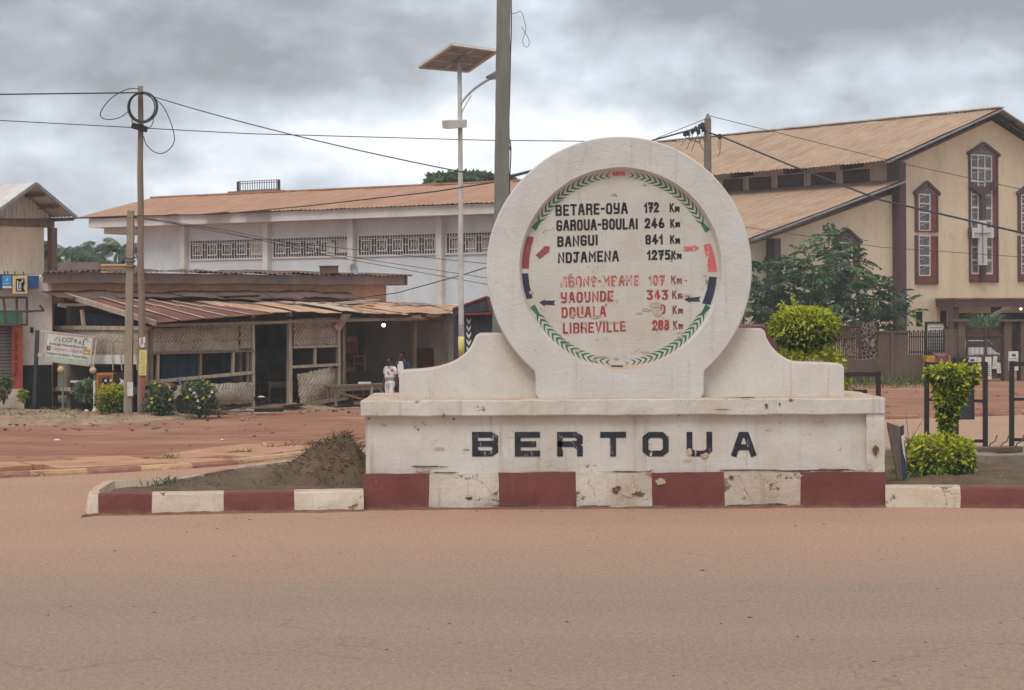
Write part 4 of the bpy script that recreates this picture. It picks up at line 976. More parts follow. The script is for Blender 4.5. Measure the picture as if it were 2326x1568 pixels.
b = MB(); zz = ldp(40, 497, 0)[1]; k = .84; n = 34; vs = []
for i in range(n + 1):
    q = -k + 2 * k * i / n; off = .018 * (1 if i % 2 else -1)
    vs += [LD.W(ap_s + q * hw, zz, off), LD.W(ap_s + q * hw, max(ap_z + (ez - ap_z) * abs(q) - .10, zz + .01), off)]
b.add(vs, [(2 * i, 2 * i + 2, 2 * i + 3, 2 * i + 1) for i in range(n)]); b.build('gable', simple('gable_tin', S(226, 216, 200), S(176, 162, 146), 4, st=(6, 6, .5)), left)
b = MB(); b.wbox(LD, ap_s - hw * 1.1, ap_s + hw * .93, zz - .22, zz - .003, -.25, .05); b.build('tie_beam', MT['wood'], left)
s1 = ldp(100, 560, 0)[0]; zb0 = ldp(50, 624, 0)[1]
b = MB(); b.wbox(LD, ap_s - 3.2, s1, zb0, zz - .223, -2.5, .0); b.build('wall', MT['beige_wall'], left)
sp_ = ldp(124, 560, 0)[0]
b = MB(); b.wbox(LD, sp_ - .10, sp_ + .10, 0, zz - .223, -.2, 0.0); b.build('post', MT['wood'], left)
GF = Wall(U(60, 640, 56.1), (.94, .34))
def gfp(x, y, o=0): return GF.at(x, y, o)
def gbox(x0, x1, y0, y1, o0, o1, mat, name, par=None, zmin=None):
    a, c = gfp(x0, y1, o1), gfp(x1, y0, o1); b = MB(); b.wbox(GF, a[0], c[0], a[1] if zmin is None else zmin, c[1], o0, o1); return b.build(name, MT[mat], par or left)
gbox(-160, 118, 628, 900, -3, -.25, 'pink_wall', 'wall', zmin=0)
gbox(-160, 88, 626, 656, -.2, .15, 'blue_paint', 'fascia')
gbox(-160, 51, 709, 741, -.2, .10, 'green_paint', 'lintel')
gbox(28, 51, 742, 890, -.2, .12, 'orange_paint', 'pillar', zmin=0)
sh = MB(); a, c = gfp(-160, 890, -.1), gfp(27, 742, -.1); nz = 26
for i in range(nz):
    z0 = c[1] * i / nz; sh.wbox(GF, a[0], c[0], z0, z0 + c[1] / nz * .8, -.2, -.08 + (i % 2) * .0)
sh.build('shutter', simple('shutter', S(122, 116, 112), S(96, 90, 88), 2), left)
gbox(-160, 27, 742, 890, -.22, -.14, 'dark', 'shutter_gap', zmin=0)
gbox(51, 118, 829, 890, -.24, -.22, 'dark', 'dado', zmin=0)
b = MB()
for a_, c_ in (((-60, 676), (62, 676)), ((-60, 708), (62, 708)), ((-60, 738), (62, 738)), ((61, 676), (61, 740)), ((38, 676), (38, 740)), ((8, 676), (14, 740)), ((62, 708), (100, 706)), ((90, 694), (100, 706))):
    b.bar(GF.P(*a_, .35), GF.P(*c_, .35), .06)
b.build('sign_frame', MT['rust_metal'], left)
gbox(69, 76, 744, 756, -.24, -.20, 'dark', 'vent')
gbox(-160, 55, 884, 902, -.2, .4, 'kerb_white', 'step', zmin=-.05)
# the name down the orange pillar, as far as it can be read
def text_mesh(s, size, mat, parent, origin, ux, uz, nrm, name='lettering', width=None, bold=0.0, align='LEFT'):
    c = bpy.data.curves.new('t', 'FONT'); c.body = s; c.size = size; c.offset = bold; c.align_x = align
    o = bpy.data.objects.new('t', c); COL.objects.link(o); dg = bpy.context.evaluated_depsgraph_get(); dg.update()
    me = bpy.data.meshes.new_from_object(o.evaluated_get(dg)); bpy.data.objects.remove(o); bpy.data.curves.remove(c)
    xs = [v.co.x for v in me.vertices]; k = 1.0
    if width: k = width / (max(xs) - min(xs))
    b = MB(); b.add([Vector(origin) + Vector(ux) * (v.co.x * k) + Vector(uz) * v.co.y + Vector(nrm) * 0.006 for v in me.vertices], [list(p.vertices) for p in me.polygons])
    bpy.data.meshes.remove(me); return b.build(name, mat, parent)
MT['ink_dark'] = simple('dark_ink', S(70, 38, 34)); MT['ink_sign'] = simple('sign_ink', S(44, 50, 60)); MT['ink_sgreen'] = simple('sign_green', S(72, 120, 70)); MT['ink_sred'] = simple('sign_red', S(214, 128, 128)); MT['ink_yellow'] = simple('sign_yellow', S(216, 160, 50))
p = GF.P(41, 856, .12); text_mesh('Point de Service', .20, MT['ink_dark'], left, p, (0, 0, 1), -GF.d, GF.n, width=1.25)
# two small hanging shop signs
def hang_sign(x0, x1, y0, y1, out, board, label, deco):
    a, c = gfp(x0, y1, out), gfp(x1, y0, out)
    t = thing('shop_sign', label, 'sign', tuple(GF.W((a[0] + c[0]) / 2, a[1], out)))
    b = MB(); b.wbox(GF, a[0], c[0], a[1], c[1], out - .12, out); b.build('board', board, t, bevel=.01)
    b = MB(); b.bar(GF.W(a[0] + .08, c[1], out - .06), GF.W(a[0] + .08, c[1] + .12, out - .3), .03); b.bar(GF.W(c[0] - .08, c[1], out - .06), GF.W(c[0] - .08, c[1] + .12, out - .3), .03); b.build('bracket', MT['rust_metal'], t)
    for m, poly in deco:
        b = MB(); b.poly([GF.W(a[0] + u * (c[0] - a[0]), a[1] + v * (c[1] - a[1]), out + .006 + .003 * k) for k, (u, v) in [(1, q) for q in poly]]); b.build('emblem', MT[m], t)
    return t, a, c
MT['sky_blue'] = simple('sky_blue', S(70, 160, 210), S(60, 146, 196)); MT['cream'] = simple('cream', S(222, 196, 140), S(206, 180, 126)); MT['blackp'] = simple('black_print', S(34, 34, 36))
hang_sign(6, 26, 626, 655, .5, MT['sky_blue'], 'sky blue hanging shop sign with white foot under the beige wall', [('paper', [(0, 0), (1, 0), (1, .16), (0, .16)]), ('paper', [(.3, .62), (.45, .55), (.62, .72), (.58, .9), (.5, .72)]), ('paper', [(.25, .32), (.75, .34), (.75, .40), (.25, .38)])])
hang_sign(29, 62, 627, 668, .55, MT['cream'], 'cream hanging shop sign with black emblem and white bars', [('blackp', [(.2, .15), (.86, .12), (.72, .36), (.82, .6), (.8, .86), (.22, .84)])])
t = bpy.data.objects['shop_sign.001']; a, c = gfp(29, 668, .55), gfp(62, 627, .55)
b = MB()
for u0, u1, v0, v1 in ((.28, .36, .28, .74), (.28, .58, .2, .26), (.42, .47, .30, .56), (.52, .57, .30, .6), (.28, .62, .62, .67), (.62, .70, .66, .80)):
    b.poly([GF.W(a[0] + u * (c[0] - a[0]), a[1] + v * (c[1] - a[1]), .566) for u, v in ((u0, v0), (u1, v0), (u1, v1), (u0, v1))])
b.build('emblem', MT['paper'], t)
# grey wall and yellow wall seen beyond the balcony
p = U(180, 607, 66); b = MB(); a0, a1 = U(131, 622, 66), U(226, 596, 66); b.box(a0.x, a1.x, 66, 66.2, 0, a1.z); b.roughen(.6, .02)
tag(b.build('wall', MT['concrete']), 'grey stained concrete wall between the beige shop and the palms', 'wall')
a0, a1 = U(214, 622, 70), U(286, 604, 70); b = MB(); b.box(a0.x, a1.x, 70, 73, 0, a1.z); b.box(a0.x - .05, a1.x + .05, 69.93, 73, a1.z, a1.z + .06)
tag(b.build('outbuilding', simple('yellow_wall', S(226, 190, 140), S(206, 168, 120), 1)), 'small yellow outbuilding showing above the low brown roof', 'building')
# ------------------------------------------------------------------ church
FD = Wall(U(2253, 640, 97), (.774, .633)); FD.p = FD.p
SD = (-.633, .774)                      # the nave runs back this way
church = thing('church', 'beige church with maroon pillars, leaded pointed windows and tin roofs in two tiers', 'church', tuple(FD.W(0, 0, -8)))
def fdp(x, y, o=0): return FD.at(x, y, o)
uc, zc0 = fdp(2034, 372, 0)             # nave corner, wall head
ua_, za0 = fdp(2272, 247, .8); ue, ze = fdp(2012, 366, .8)
half = -uc; zap = za0 - .15
ul, zl = fdp(1730, 540, 0); NL = 34.0
for NL in [n_ * .5 for n_ in range(20, 90)]:      # the nave ends behind the ring as seen from the road
    q_ = FD.W(0, 12, -NL)
    if q_.x / q_.y * FOC + PX < 1470: break
zeave = ze + 0.25
b = MB()
pts = [(uc, 0), (half, 0), (half, zeave - .3), (0.0, zap - .35), (uc, zeave - .3)]
b.prism([FD.W(u, z, 0) for u, z in pts], -FD.n * 0.4)
al0 = fdp(2018, 432, 0)[1]; al1 = fdp(1722, 541, 0)[1]
aisle_top = lambda u: al1 + (al0 - al1) * (u - ul) / (uc - ul)
b.prism([FD.W(u, z, 0) for u, z in ((ul - .5, 0), (uc, 0), (uc, aisle_top(uc) - .12), (ul - .5, aisle_top(ul - .5) - .12))], -FD.n * 0.4)
b.build('front_wall', MT['church_wall'], church)
b = MB(); b.wbox(FD, ul - .3, ul - .0, 0, aisle_top(ul) - .3, -NL, -.41); b.build('aisle_wall', MT['church_wall'], church)
b = MB(); b.wbox(FD, uc, uc + .35, aisle_top(uc) - .6, zeave - .05, -NL, -.41); b.wbox(FD, half - .35, half, 0, zeave - .05, -NL, -.41); b.build('clerestory_wall', MT['church_grey'], church)
# roofs
def roof2(name, e0, e1, r1, r0, n):
    b = MB(); b.sheet(e0, e1, r1, r0, n, .03, 6, jit=.05); return b.build(name, MT['roof_church'], church)
sl = (za0 - ze) / (ua_ - ue); ur = ua_
roof2('nave_roof', FD.W(ue, ze, -NL), FD.W(ue, ze, .8), FD.W(ur, za0, .8), FD.W(ur, za0, -NL), 110)
roof2('nave_roof', FD.W(2 * ur - ue, ze, .8), FD.W(2 * ur - ue, ze, -NL), FD.W(ur, za0, -NL), FD.W(ur, za0, .8), 110)
k0 = fdp(1706, 541, .6); k1 = fdp(2052, 410, .6); uup = uc - 0.02
zk = k0[1] + (k1[1] - k0[1]) * (uup - k0[0]) / (k1[0] - k0[0])
roof2('aisle_roof', FD.W(k0[0], k0[1], -NL), FD.W(k0[0], k0[1], .6), FD.W(uup, zk, .6), FD.W(uup, zk, -NL), 110)
b = MB(); b.sheet(FD.W(uup, zk, .0), FD.W(uup, zk, .62), FD.W(k1[0], k1[1], .62), FD.W(k1[0], k1[1], .0), 3, .03, 2); b.build('aisle_roof', MT['roof_church'], church)
# barge boards, ridge and gutters
b = MB()
b.bar(FD.W(ue, ze - .08, .82), FD.W(ur, za0 - .08, .82), .06, .22, FD.n); b.bar(FD.W(ur, za0 - .08, .82), FD.W(2 * ur - ue, ze - .08, .82), .06, .22, FD.n)
b.bar(FD.W(k0[0], k0[1] - .08, .62), FD.W(k1[0], k1[1] - .08, .64), .06, .2, FD.n); b.build('barge_board', MT['grey_metal'], church)
b = MB(); b.bar(FD.W(ur, za0 + .05, .85), FD.W(ur, za0 + .05, -NL), .45, .06)
b.build('ridge_cap', MT['tin_pale'], church)
b = MB()
for o in (.55, -.0):
    b.bar(FD.W(ur, za0 - .22, o), FD.W(2 * ur - ue, ze - .22, o), .08, .14)
for t in (.15, .4, .65, .9): b.bar(FD.W(ur + (ur - ue) * t, za0 + (ze - za0) * t - .12, .75), FD.W(ur + (ur - ue) * t, za0 + (ze - za0) * t - .12, -2), .07, .1)
b.build('soffit_frame', MT['wood_dark'], church)
for i in range(int(NL / 3.6)):
    b = MB(); b.bar(FD.W(ue + .1, ze - .12, -2 - i * 3.6), FD.W(uc + .2, ze + .15, -2 - i * 3.6), .15, .3); b.build('rafter', MT['wood_dark'], church)
# corner pillars
b = MB(); b.wbox(FD, uc - .28, uc + .18, 0, ze + .05, -.3, .45); b.build('pillar', MT['maroon'], church)
u2 = fdp(1762, 600, .4)[0]
b = MB(); b.wbox(FD, u2 - .2, u2 + .2, 0, aisle_top(u2) - .14, -.3, .5); b.build('pillar', MT['maroon'], church)
# clerestory openings along the side
CS = Wall(FD.W(uc, 0, 0), (-SD[0], -SD[1]))      # facing left; s grows towards the front
def csp(x, y, o=0): return CS.at(x, y, o)
zq0, zq1 = csp(1878, 421, .02)[1], csp(1878, 391, .02)[1]
for x0, x1 in ((1914, 1976), (1841, 1900), (1766, 1826), (1701, 1753), (1642, 1688), (1585, 1630)):
    s0, s1 = csp(x0, 410, .02)[0], csp(x1, 405, .02)[0]
    fr = MB(); t = .09
    for q in ((s0 - t, s1 + t, zq0 - t, zq0), (s0 - t, s1 + t, zq1, zq1 + t), (s0 - t, s0, zq0, zq1), (s1, s1 + t, zq0, zq1)): fr.wbox(CS, q[0], q[1], q[2], q[3], -.05, .05)
    wv = fr.build('vent_window', MT['church_grey'], church)
    b = MB(); b.wbox(CS, s0, s1, zq0, zq1, -.05, .006); b.build('pane', MT['dark'], wv)
    b = MB()
    for i in range(1, 10): s = s0 + (s1 - s0) * i / 10; b.wbox(CS, s - .05, s + .05, zq0, zq1, .006, .03)
    for i in range(1, 4): z = zq0 + (zq1 - zq0) * i / 4; b.wbox(CS, s0, s1, z - .035, z + .035, .01, .034)
    b.build('grille', MT['rust_metal'], wv)
# windows of the front
def zoom8(x, y): return 1826 + x * .3193, 206 + y * .3193
def cw(x0, x1, y0, y1, gx0, gx1, rows, pointed, name='window', cols=1):
    """recessed leaded window: brick-lined box, white bars, maroon hood"""
    P0, P1 = zoom8(x0, y1), zoom8(x1, y0); a, c = fdp(*P0), fdp(*P1); wv = MB(); s0, s1, z0, z1 = a[0], c[0], a[1], c[1]
    t = .06
    g0, g1 = fdp(*zoom8(gx0, y1))[0], fdp(*zoom8(gx1, y0))[0]
    wv.wbox(FD, s0 - .02, s0 + t, z0, z1, -.02, .10); wv.wbox(FD, s1 - t, s1 + .02, z0, z1, -.02, .10); wv.wbox(FD, s0 + t, s1 - t, z0, z0 + t, -.02, .09)
    win = wv.build(name, MT['maroon'], church)
    b = MB(); b.wbox(FD, s0 + t, g0, z0 + t, z1, -.02, .05); b.wbox(FD, g1, s1 - t, z0 + t, z1, -.02, .05)
    zs = z0 + .42 if rows[0] else z0 + t
    if rows[0]: b.wbox(FD, g0, g1, z0 + t, zs, -.02, .05)
    b.build('brick_lining', MT['brick'], win)
    b = MB(); b.wbox(FD, g0, g1, zs, z1, -.02, .02); b.build('pane', MT['glass'], win)
    b = MB(); wb = .065
    for i in range(cols + 1): s = g0 + (g1 - g0) * i / cols; b.wbox(FD, s - wb / 2, s + wb / 2, zs, z1, .02, .06)
    for i in range(rows[1] + 1):
        z = zs + (z1 - zs) * i / rows[1]; b.wbox(FD, g0, g1, z - wb / 2, z + wb / 2, .022, .064)
    for i in range(rows[1] * 2):     # leading
        z = zs + (z1 - zs) * (i + .5) / (rows[1] * 2); c0 = (g0 + g1) / 2
        b.bar(FD.W(g0, z - .1, .024), FD.W(g1, z + .1 * (1 if i % 2 else -1), .024), .018, .01, FD.n)
    b.build('glazing_bars', MT['white_trim'], win)
    if pointed:
        mid = (s0 + s1) / 2; zp = z1 + .52; h = MB()
        h.prism([FD.W(s0 - .14, z1 - .02, .0), FD.W(mid, zp - .02, .0), FD.W(s1 + .14, z1 - .02, .0), FD.W(s1 + .14, z1 + .12, .0), FD.W(mid, zp + .14, .0), FD.W(s0 - .14, z1 + .12, .0)], FD.n * .16); h.build('hood', MT['maroon'], win)
        b = MB(); b.prism([FD.W(s0, z1 - .01, .015), FD.W(s1, z1 - .01, .015), FD.W(mid, zp - .07, .015)], -FD.n * .05); b.build('pane', MT['glass'], win)
    return win
cw(787, 940, 745, 1005, 812, 888, (0, 4), True); cw(787, 940, 1036, 1378, 812, 888, (1, 4), False)
cw(1518, 1672, 750, 1010, 1540, 1620, (0, 4), True); cw(1518, 1672, 1040, 1360, 1540, 1620, (1, 4), False)
cw(1172, 1366, 470, 1364, 1186, 1326, (1, 9), True, cols=3)
xw0 = fdp(*zoom8(225, 1080)); 
cw(215, 384, 1085, 1400, 240, 332, (1, 4), True)
# Y-shaped mullion of the tall window and the cross
def f8(x, y, o=0): return FD.P(*zoom8(x, y), o)
b = MB(); b.bar(f8(1182, 672, .14), f8(1262, 730, .16), .3, .18, FD.n); b.bar(f8(1366, 655, .14), f8(1268, 730, .145), .3, .18, FD.n); b.bar(f8(1266, 725, .15), f8(1270, 920, .15), .26, .2, FD.n); b.bar(f8(1268, 1240, .15), f8(1270, 1362, .15), .3, .2, FD.n); b.bar(f8(1172, 1010, .12), f8(1366, 1010, .12), .42, .12, FD.n)
b.build('mullion', MT['maroon'], church)
b = MB(); b.bar(f8(1264, 925, .40), f8(1270, 1242, .40), .52, .16, FD.n); b.bar(f8(1200, 1012, .403), f8(1342, 1012, .403), .50, .12, FD.n); b.build('cross', MT['white_trim'], church)
b = MB(); b.tube([f8(1268, 940, .52), f8(1272, 1230, .52)], .03, 6); b.tube([f8(1215, 1014, .52), f8(1325, 1014, .52)], .03, 6); b.build('cross_tube', MT['grey_metal'], church)
# slit windows and porch
for x0, x1, y0, y1 in ((2080, 2092, 708, 742), (2135, 2147, 706, 742)):
    a, c = fdp(x0, y1), fdp(x1, y0); b = MB(); b.wbox(FD, a[0], c[0] + .06, a[1], c[1], -.3, .006); w_ = b.build('slit_window', MT['dark'], church)
    b = MB(); b.wbox(FD, a[0] - .06, c[0] + .12, c[1], c[1] + .06, -.02, .08); b.wbox(FD, c[0] + .06, c[0] + .22, a[1], c[1], -.02, .02); b.build('surround', MT['church_wall'], w_)
pa, pb = fdp(2153, 698, 2.2), fdp(2153, 687, 2.2); u1 = pa[0]; u9 = -u1 + 2
b = MB(); b.hexa([FD.W(u, z, o) for z in (pa[1], pb[1] + .12) for u, o in ((u1, 2.6), (u9, 2.6), (u9, -.05), (u1 + 1.9, -.05))]); b.build('porch_roof', MT['maroon'], church)
b = MB(); b.hexa([FD.W(u, z, o) for z in (pb[1] + .123, pb[1] + .20) for u, o in ((u1 - .05, 2.65), (u9, 2.65), (u9, -.05), (u1 + 1.85, -.05))]); b.build('porch_roof_dust', MT['dirt'], church)
for u in (u1 + .4, u1 + 3.6, u9 - .5):
    b = MB(); b.wbox(FD, u - .18, u + .18, 0, pa[1] - .003, 2.0, 2.36); b.build('porch_pillar', MT['maroon'], church)
b = MB(); b.wbox(FD, u1 + 2.6, u9 - 1.4, 0, pa[1] - .3, -.3, .012); b.build('doorway', MT['dark'], church)
b = MB(); b.prism([FD.W(u, z, 2.7) for u, z in ((u1 + 1.3, pa[1] - .75), (u1 + 3.6, pa[1] - .02), (u1 + 4.1, pa[1] - .02), (u1 + 1.8, pa[1] - .75))], -FD.n * .08); b.build('raking_board', MT['concrete'], church)
p = FD.P(2318, 702, 2.4); bulb(p, 0.2, 'white lit bulb under the edge of the church porch roof')

# ------------------------------------------------------------------ churchyard fence
FE = Wall(U(2100, 640, 76), (.995, .1))
def fep(x, y, o=0): return FE.at(x, y, o)
fence = thing('boundary_wall', 'stained brown churchyard wall with picket railing, stone lattice and tall gate piers', 'wall', tuple(FE.W(0, 0, 0)))
def fbox(x0, x1, yt, name, mat='fence_conc', o0=-.12, o1=.12, zmin=-.1, yb=None, bevel=0):
    a, c = fep(x0, yt, o1), fep(x1, yt, o1); z0 = zmin if yb is None else fep(x0, yb, o1)[1]
    b = MB(); b.wbox(FE, a[0], c[0], z0, a[1], o0, o1)
    if mat == 'fence_conc': b.roughen(.4, .025, 1.5)
    return b.build(name, MT[mat], fence, bevel=bevel)
fbox(1994, 2061, 755, 'wall_panel'); fbox(2023, 2031, 753, 'pier', o1=.2, o0=-.2); fbox(1990, 2064, 752, 'wall_cap', o0=-.18, o1=.18, yb=756)
fbox(1870, 1995, 818, 'low_wall'); fbox(2061, 2150, 808, 'low_wall'); fbox(2145, 2182, 748, 'wall_panel', o0=-.14, o1=.14)
fbox(2176, 2192, 730, 'gate_pier', o0=-.25, o1=.25); fbox(2281, 2297, 730, 'gate_pier', o0=-.25, o1=.25)
fbox(2165, 2200, 726, 'pier_cap', o0=-.35, o1=.35, yb=731); fbox(2268, 2330, 726, 'pier_cap', o0=-.35, o1=.35, yb=731); fbox(2318, 2420, 730, 'gate_pier', o0=-.25, o1=.25)
# dark gate and lattice stone panel on the left
b = MB()
for i in range(13): x = 1902 + i * 4.3; b.bar(FE.P(x, 818), FE.P(x, 740 + (i % 2)), .05)
for y in (742, 768, 812): b.bar(FE.P(1898, y, .03), FE.P(1956, y - 2, .03), .06)
b.build('railing', MT['rust_metal'], fence)
q = NM('stone_lattice', .95, .1); e = q.edge(7.0, (1, 1, 1)); q.color(q.mix(q.rng(e, .05, .09), S(178, 158, 138), S(66, 54, 50))); q.bump(q.rng(e, .02, .06, 1, 0), .8, .05); MT['lattice'] = q.m
b = MB(); b.prism([FE.P(x, y, .0) for x, y in ((1954, 816), (1992, 816), (1992, 742), (1985, 730), (1960, 738), (1954, 750))], -FE.n * .25); b.build('stone_panel', MT['lattice'], fence)
b = MB()
a, c = fep(2063, 806), fep(2145, 752)
for i in range(17):
    s = a[0] + (c[0] - a[0]) * (i + .5) / 17; b.wbox(FE, s - .022, s + .022, a[1] - .05, c[1] + (.0 if i % 2 else .05), -.02, .02)
for z in (a[1] + .1, c[1] - .22): b.wbox(FE, a[0], c[0], z - .025, z + .025, .02, .05)
b.build('pickets', MT['black_metal'], fence)
# metal gate
gt = thing('gate', 'tall rusty metal gate with upright bars and posters between brown piers', 'gate', tuple(FE.W(fep(2236, 870)[0], 0, .05)))
a, c = fep(2193, 880), fep(2280, 742)
b = MB()
for i in range(30): s = a[0] + (c[0] - a[0]) * (i + .5) / 30; b.wbox(FE, s - .014, s + .011, .4, c[1], .03, .05)
b.build('bars', MT['rust_metal'], gt)
b = MB()
for z in (.12, .45, 1.75, c[1] - .03): b.wbox(FE, a[0], c[0], z - .03, z + .03, .01, .09)
for s in (a[0] + .04, (a[0] + c[0]) / 2, c[0] - .04): b.wbox(FE, s - .04, s + .04, .05, c[1] + .02, 0, .1)
b.build('gate_frame', MT['rust_metal'], gt)
b = MB(); b.sheet(FE.W(a[0], .1, .02), FE.W(c[0], .1, .02), FE.W(c[0], .42, .02), FE.W(a[0], .42, .02), 14, .02, 1); b.build('sheet_panel', MT['tin_brown'], gt)
# posters, notice board
def poster(x0, x1, y0, y1, label, lines=5, head=True, out=.12, tilt=0.0, par_w=FE):
    a, c = par_w.at(x0, y1, out), par_w.at(x1, y0, out)
    def W(u, v, o=0): s = a[0] + u * (c[0] - a[0]); z = a[1] + v * (c[1] - a[1]); return par_w.W(s + tilt * (z - a[1]), z, out + o)
    b = MB(); b.prism([W(0, 0), W(1, 0), W(1, 1), W(0, 1)], -par_w.n * .012); o = b.build('poster', MT['paper'], loc=tuple(W(.5, 0))); tag(o, label, 'poster', 'posters on the gate')
    b = MB(); rn = random.Random(int(x0))
    if head: b.poly([W(.35, .72, .004), W(.75, .72, .004), W(.75, .86, .004), W(.35, .86, .004)], 1)
    for i in range(lines): v = .6 - i * .52 / lines; b.poly([W(.15, v, .004), W(rn.uniform(.6, .88), v, .004), W(.85, v + .025, .004), W(.15, v + .025, .004)], 0)
    b.build('print', [MT['ink_sign'], MT['blue_paint']], o)
poster(2195, 2218, 811, 848, 'leftmost wide white poster with a blue heading on the gate', 4); poster(2219, 2228, 812, 840, 'narrow white poster between the two largest sheets at the gate middle', 4, False)
poster(2237, 2251, 811, 862, 'tall white strip poster hanging lowest on the gate', 6, False); poster(2253, 2262, 809, 838, 'short tilted white strip poster on the right leaf of the gate', 3, False, tilt=.1)
poster(2264, 2273, 824, 848, 'smallest white poster, right of the others on the gate', 3, False, tilt=-.08); poster(2290, 2312, 798, 842, 'white poster with blue heading on the pier right of the gate', 4, True, .3)
nb = thing('notice_board', 'tall white notice board in dark frame behind the picket railing', 'notice board', tuple(FE.W(fep(2124, 808)[0], 0, -.4)))
a, c = fep(2106, 808, -.4), fep(2143, 735, -.4)
b = MB(); b.wbox(FE, a[0], c[0], a[1] - .15, c[1], -.5, -.44); b.build('board', MT['paper'], nb)
b = MB(); t = .07
for q4 in ((a[0] - t, a[0], 0, c[1] + t), (c[0], c[0] + t, 0, c[1] + t), (a[0], c[0], c[1], c[1] + t)): b.wbox(FE, *q4, -.52, -.40)
b.build('frame', simple('green_black', S(44, 58, 48)), nb)
b = MB(); rn = random.Random(2)
for i in range(9): z = c[1] - .18 - i * .125; b.poly([FE.W(a[0] + .08, z, -.434), FE.W(a[0] + (c[0] - a[0]) * rn.uniform(.7, .95), z, -.434), FE.W(a[0] + (c[0] - a[0]) * .9, z + .05, -.434), FE.W(a[0] + .08, z + .05, -.434)], 0 if i > 1 else 1)
b.build('print', [simple('grey_ink', S(150, 150, 156)), simple('mauve_ink', S(190, 150, 160))], nb)
# orange tarpaulin cart and green bin
tp = FE.P(2133, 845, .9)
tr = thing('tarpaulin_stall', 'orange yellow tarpaulin booth with a torn brown cloth thrown over its top', 'stall', (tp.x, tp.y, 0))
a, c = fep(2106, 860, .9), fep(2160, 800, .9)
b = MB(); b.wbox(FE, a[0], c[0], 0.0, c[1] - .15, .3, .9); b.roughen(.2, .05, 2); b.build('tarpaulin', simple('orange_tarp', S(204, 150, 66), S(180, 120, 52), 3, rough=.6), tr)
b = MB(); vs = []; n = 12
for j in range(n + 1):
    for i in range(n + 1):
        u, v = i / n, j / n; p = FE.W(a[0] + (c[0] - a[0]) * (.32 + .55 * u), c[1] - .75 * v * (1 - .45 * abs(u - .5)) + .12 * mnoise.noise(Vector((u * 4, v * 4, 1))), .93 + .05 * mnoise.noise(Vector((u * 5, v * 5, 4))) - (.3 if v < .12 else 0)); vs.append(p)
b.add(vs, [(j * (n + 1) + i, j * (n + 1) + i + 1, (j + 1) * (n + 1) + i + 1, (j + 1) * (n + 1) + i) for j in range(n) for i in range(n)]); b.build('cloth', simple('brown_cloth', S(140, 98, 110), S(96, 66, 58), 6), tr, smooth=True)
bp = FE.P(2181, 850, .8); bn = thing('bin', 'dark green rubbish bin with flat lid before the gate pier', 'bin', (bp.x, bp.y, 0))
zt_ = fep(2181, 812, .8)[1]
b = MB(); q = bp.copy(); q.z = 0; b.lathe(q, [(.24, 0), (.30, zt_ - .1), (.32, zt_ - .08), (.32, zt_ - .04)], 16); b.build('body', simple('bin_green', S(62, 80, 62), S(50, 66, 52)), bn, smooth=True)
b = MB(); b.lathe(q + Vector((0, 0, zt_ - .04)), [(.33, 0), (.33, .03), (.2, .06), (.02, .065)], 16); b.build('lid', MT['black_metal'], bn)
# white car parked behind the gate
cp = U(2240, 860, 79.5); car = thing('parked_car', 'white car parked behind the barred gate', 'car', (cp.x, cp.y, 0))
def carbody():
    b = MB(); prof = [(-.85, .32), (-.88, .62), (-.82, .92), (-.68, 1.0), (-.56, 1.38), (-.46, 1.47), (.46, 1.47), (.56, 1.38), (.68, 1.0), (.82, .92), (.88, .62), (.85, .32)]
    st = [(0.0, .93, .62, .62), (.12, 1, .66, .66), (.9, 1, .72, .70), (1.5, 1, 1, 1), (3.2, 1, 1, 1), (3.9, .96, .7, .7), (4.2, .9, .62, .62)]
    rows = []
    for y, kx, kz, kk2 in st:
        rows.append([Vector((cp.x + x * kx, cp.y + y, z if z < .9 else .9 + (z - .9) * max(0.04, (kz - .6) / .4))) for x, z in prof])
    n = len(prof); b.add([p for r in rows for p in r], [(i * n + j, i * n + (j + 1) % n, (i + 1) * n + (j + 1) % n, (i + 1) * n + j) for i in range(len(rows) - 1) for j in range(n)] + [list(range(n)), list(range((len(rows) - 1) * n, len(rows) * n))]); return b
carbody().build('body', simple('car_white', S(226, 226, 224), S(210, 210, 208), rough=.3, spec=.5), car, smooth=True)
b = MB(); b.prism([(cp.x - .62, cp.y + .98, 1.0), (cp.x + .62, cp.y + .98, 1.0), (cp.x + .46, cp.y + 1.42, 1.4), (cp.x - .46, cp.y + 1.42, 1.4)], (0, -.05, .05)); b.build('windscreen', MT['dark'], car)
for s in (-1, 1):
    b = MB(); b.box(cp.x + s * .62 - .16, cp.x + s * .62 + .16, cp.y - .03, cp.y + .05, .62, .76); b.build('headlight', MT['glass'], car, bevel=.02)
    for y in (.75, 3.4):
        b = MB(); b.lathe((cp.x + s * .84, cp.y + y, .31), [(.12, -.1), (.31, -.1), (.31, .1), (.12, .1)], 18, axis=(1, 0, 0)); b.build('wheel', MT['dark'], car)
b = MB(); b.box(cp.x - .4, cp.x + .4, cp.y - .035, cp.y + .03, .42, .66); b.build('radiator_grille', MT['dark'], car)
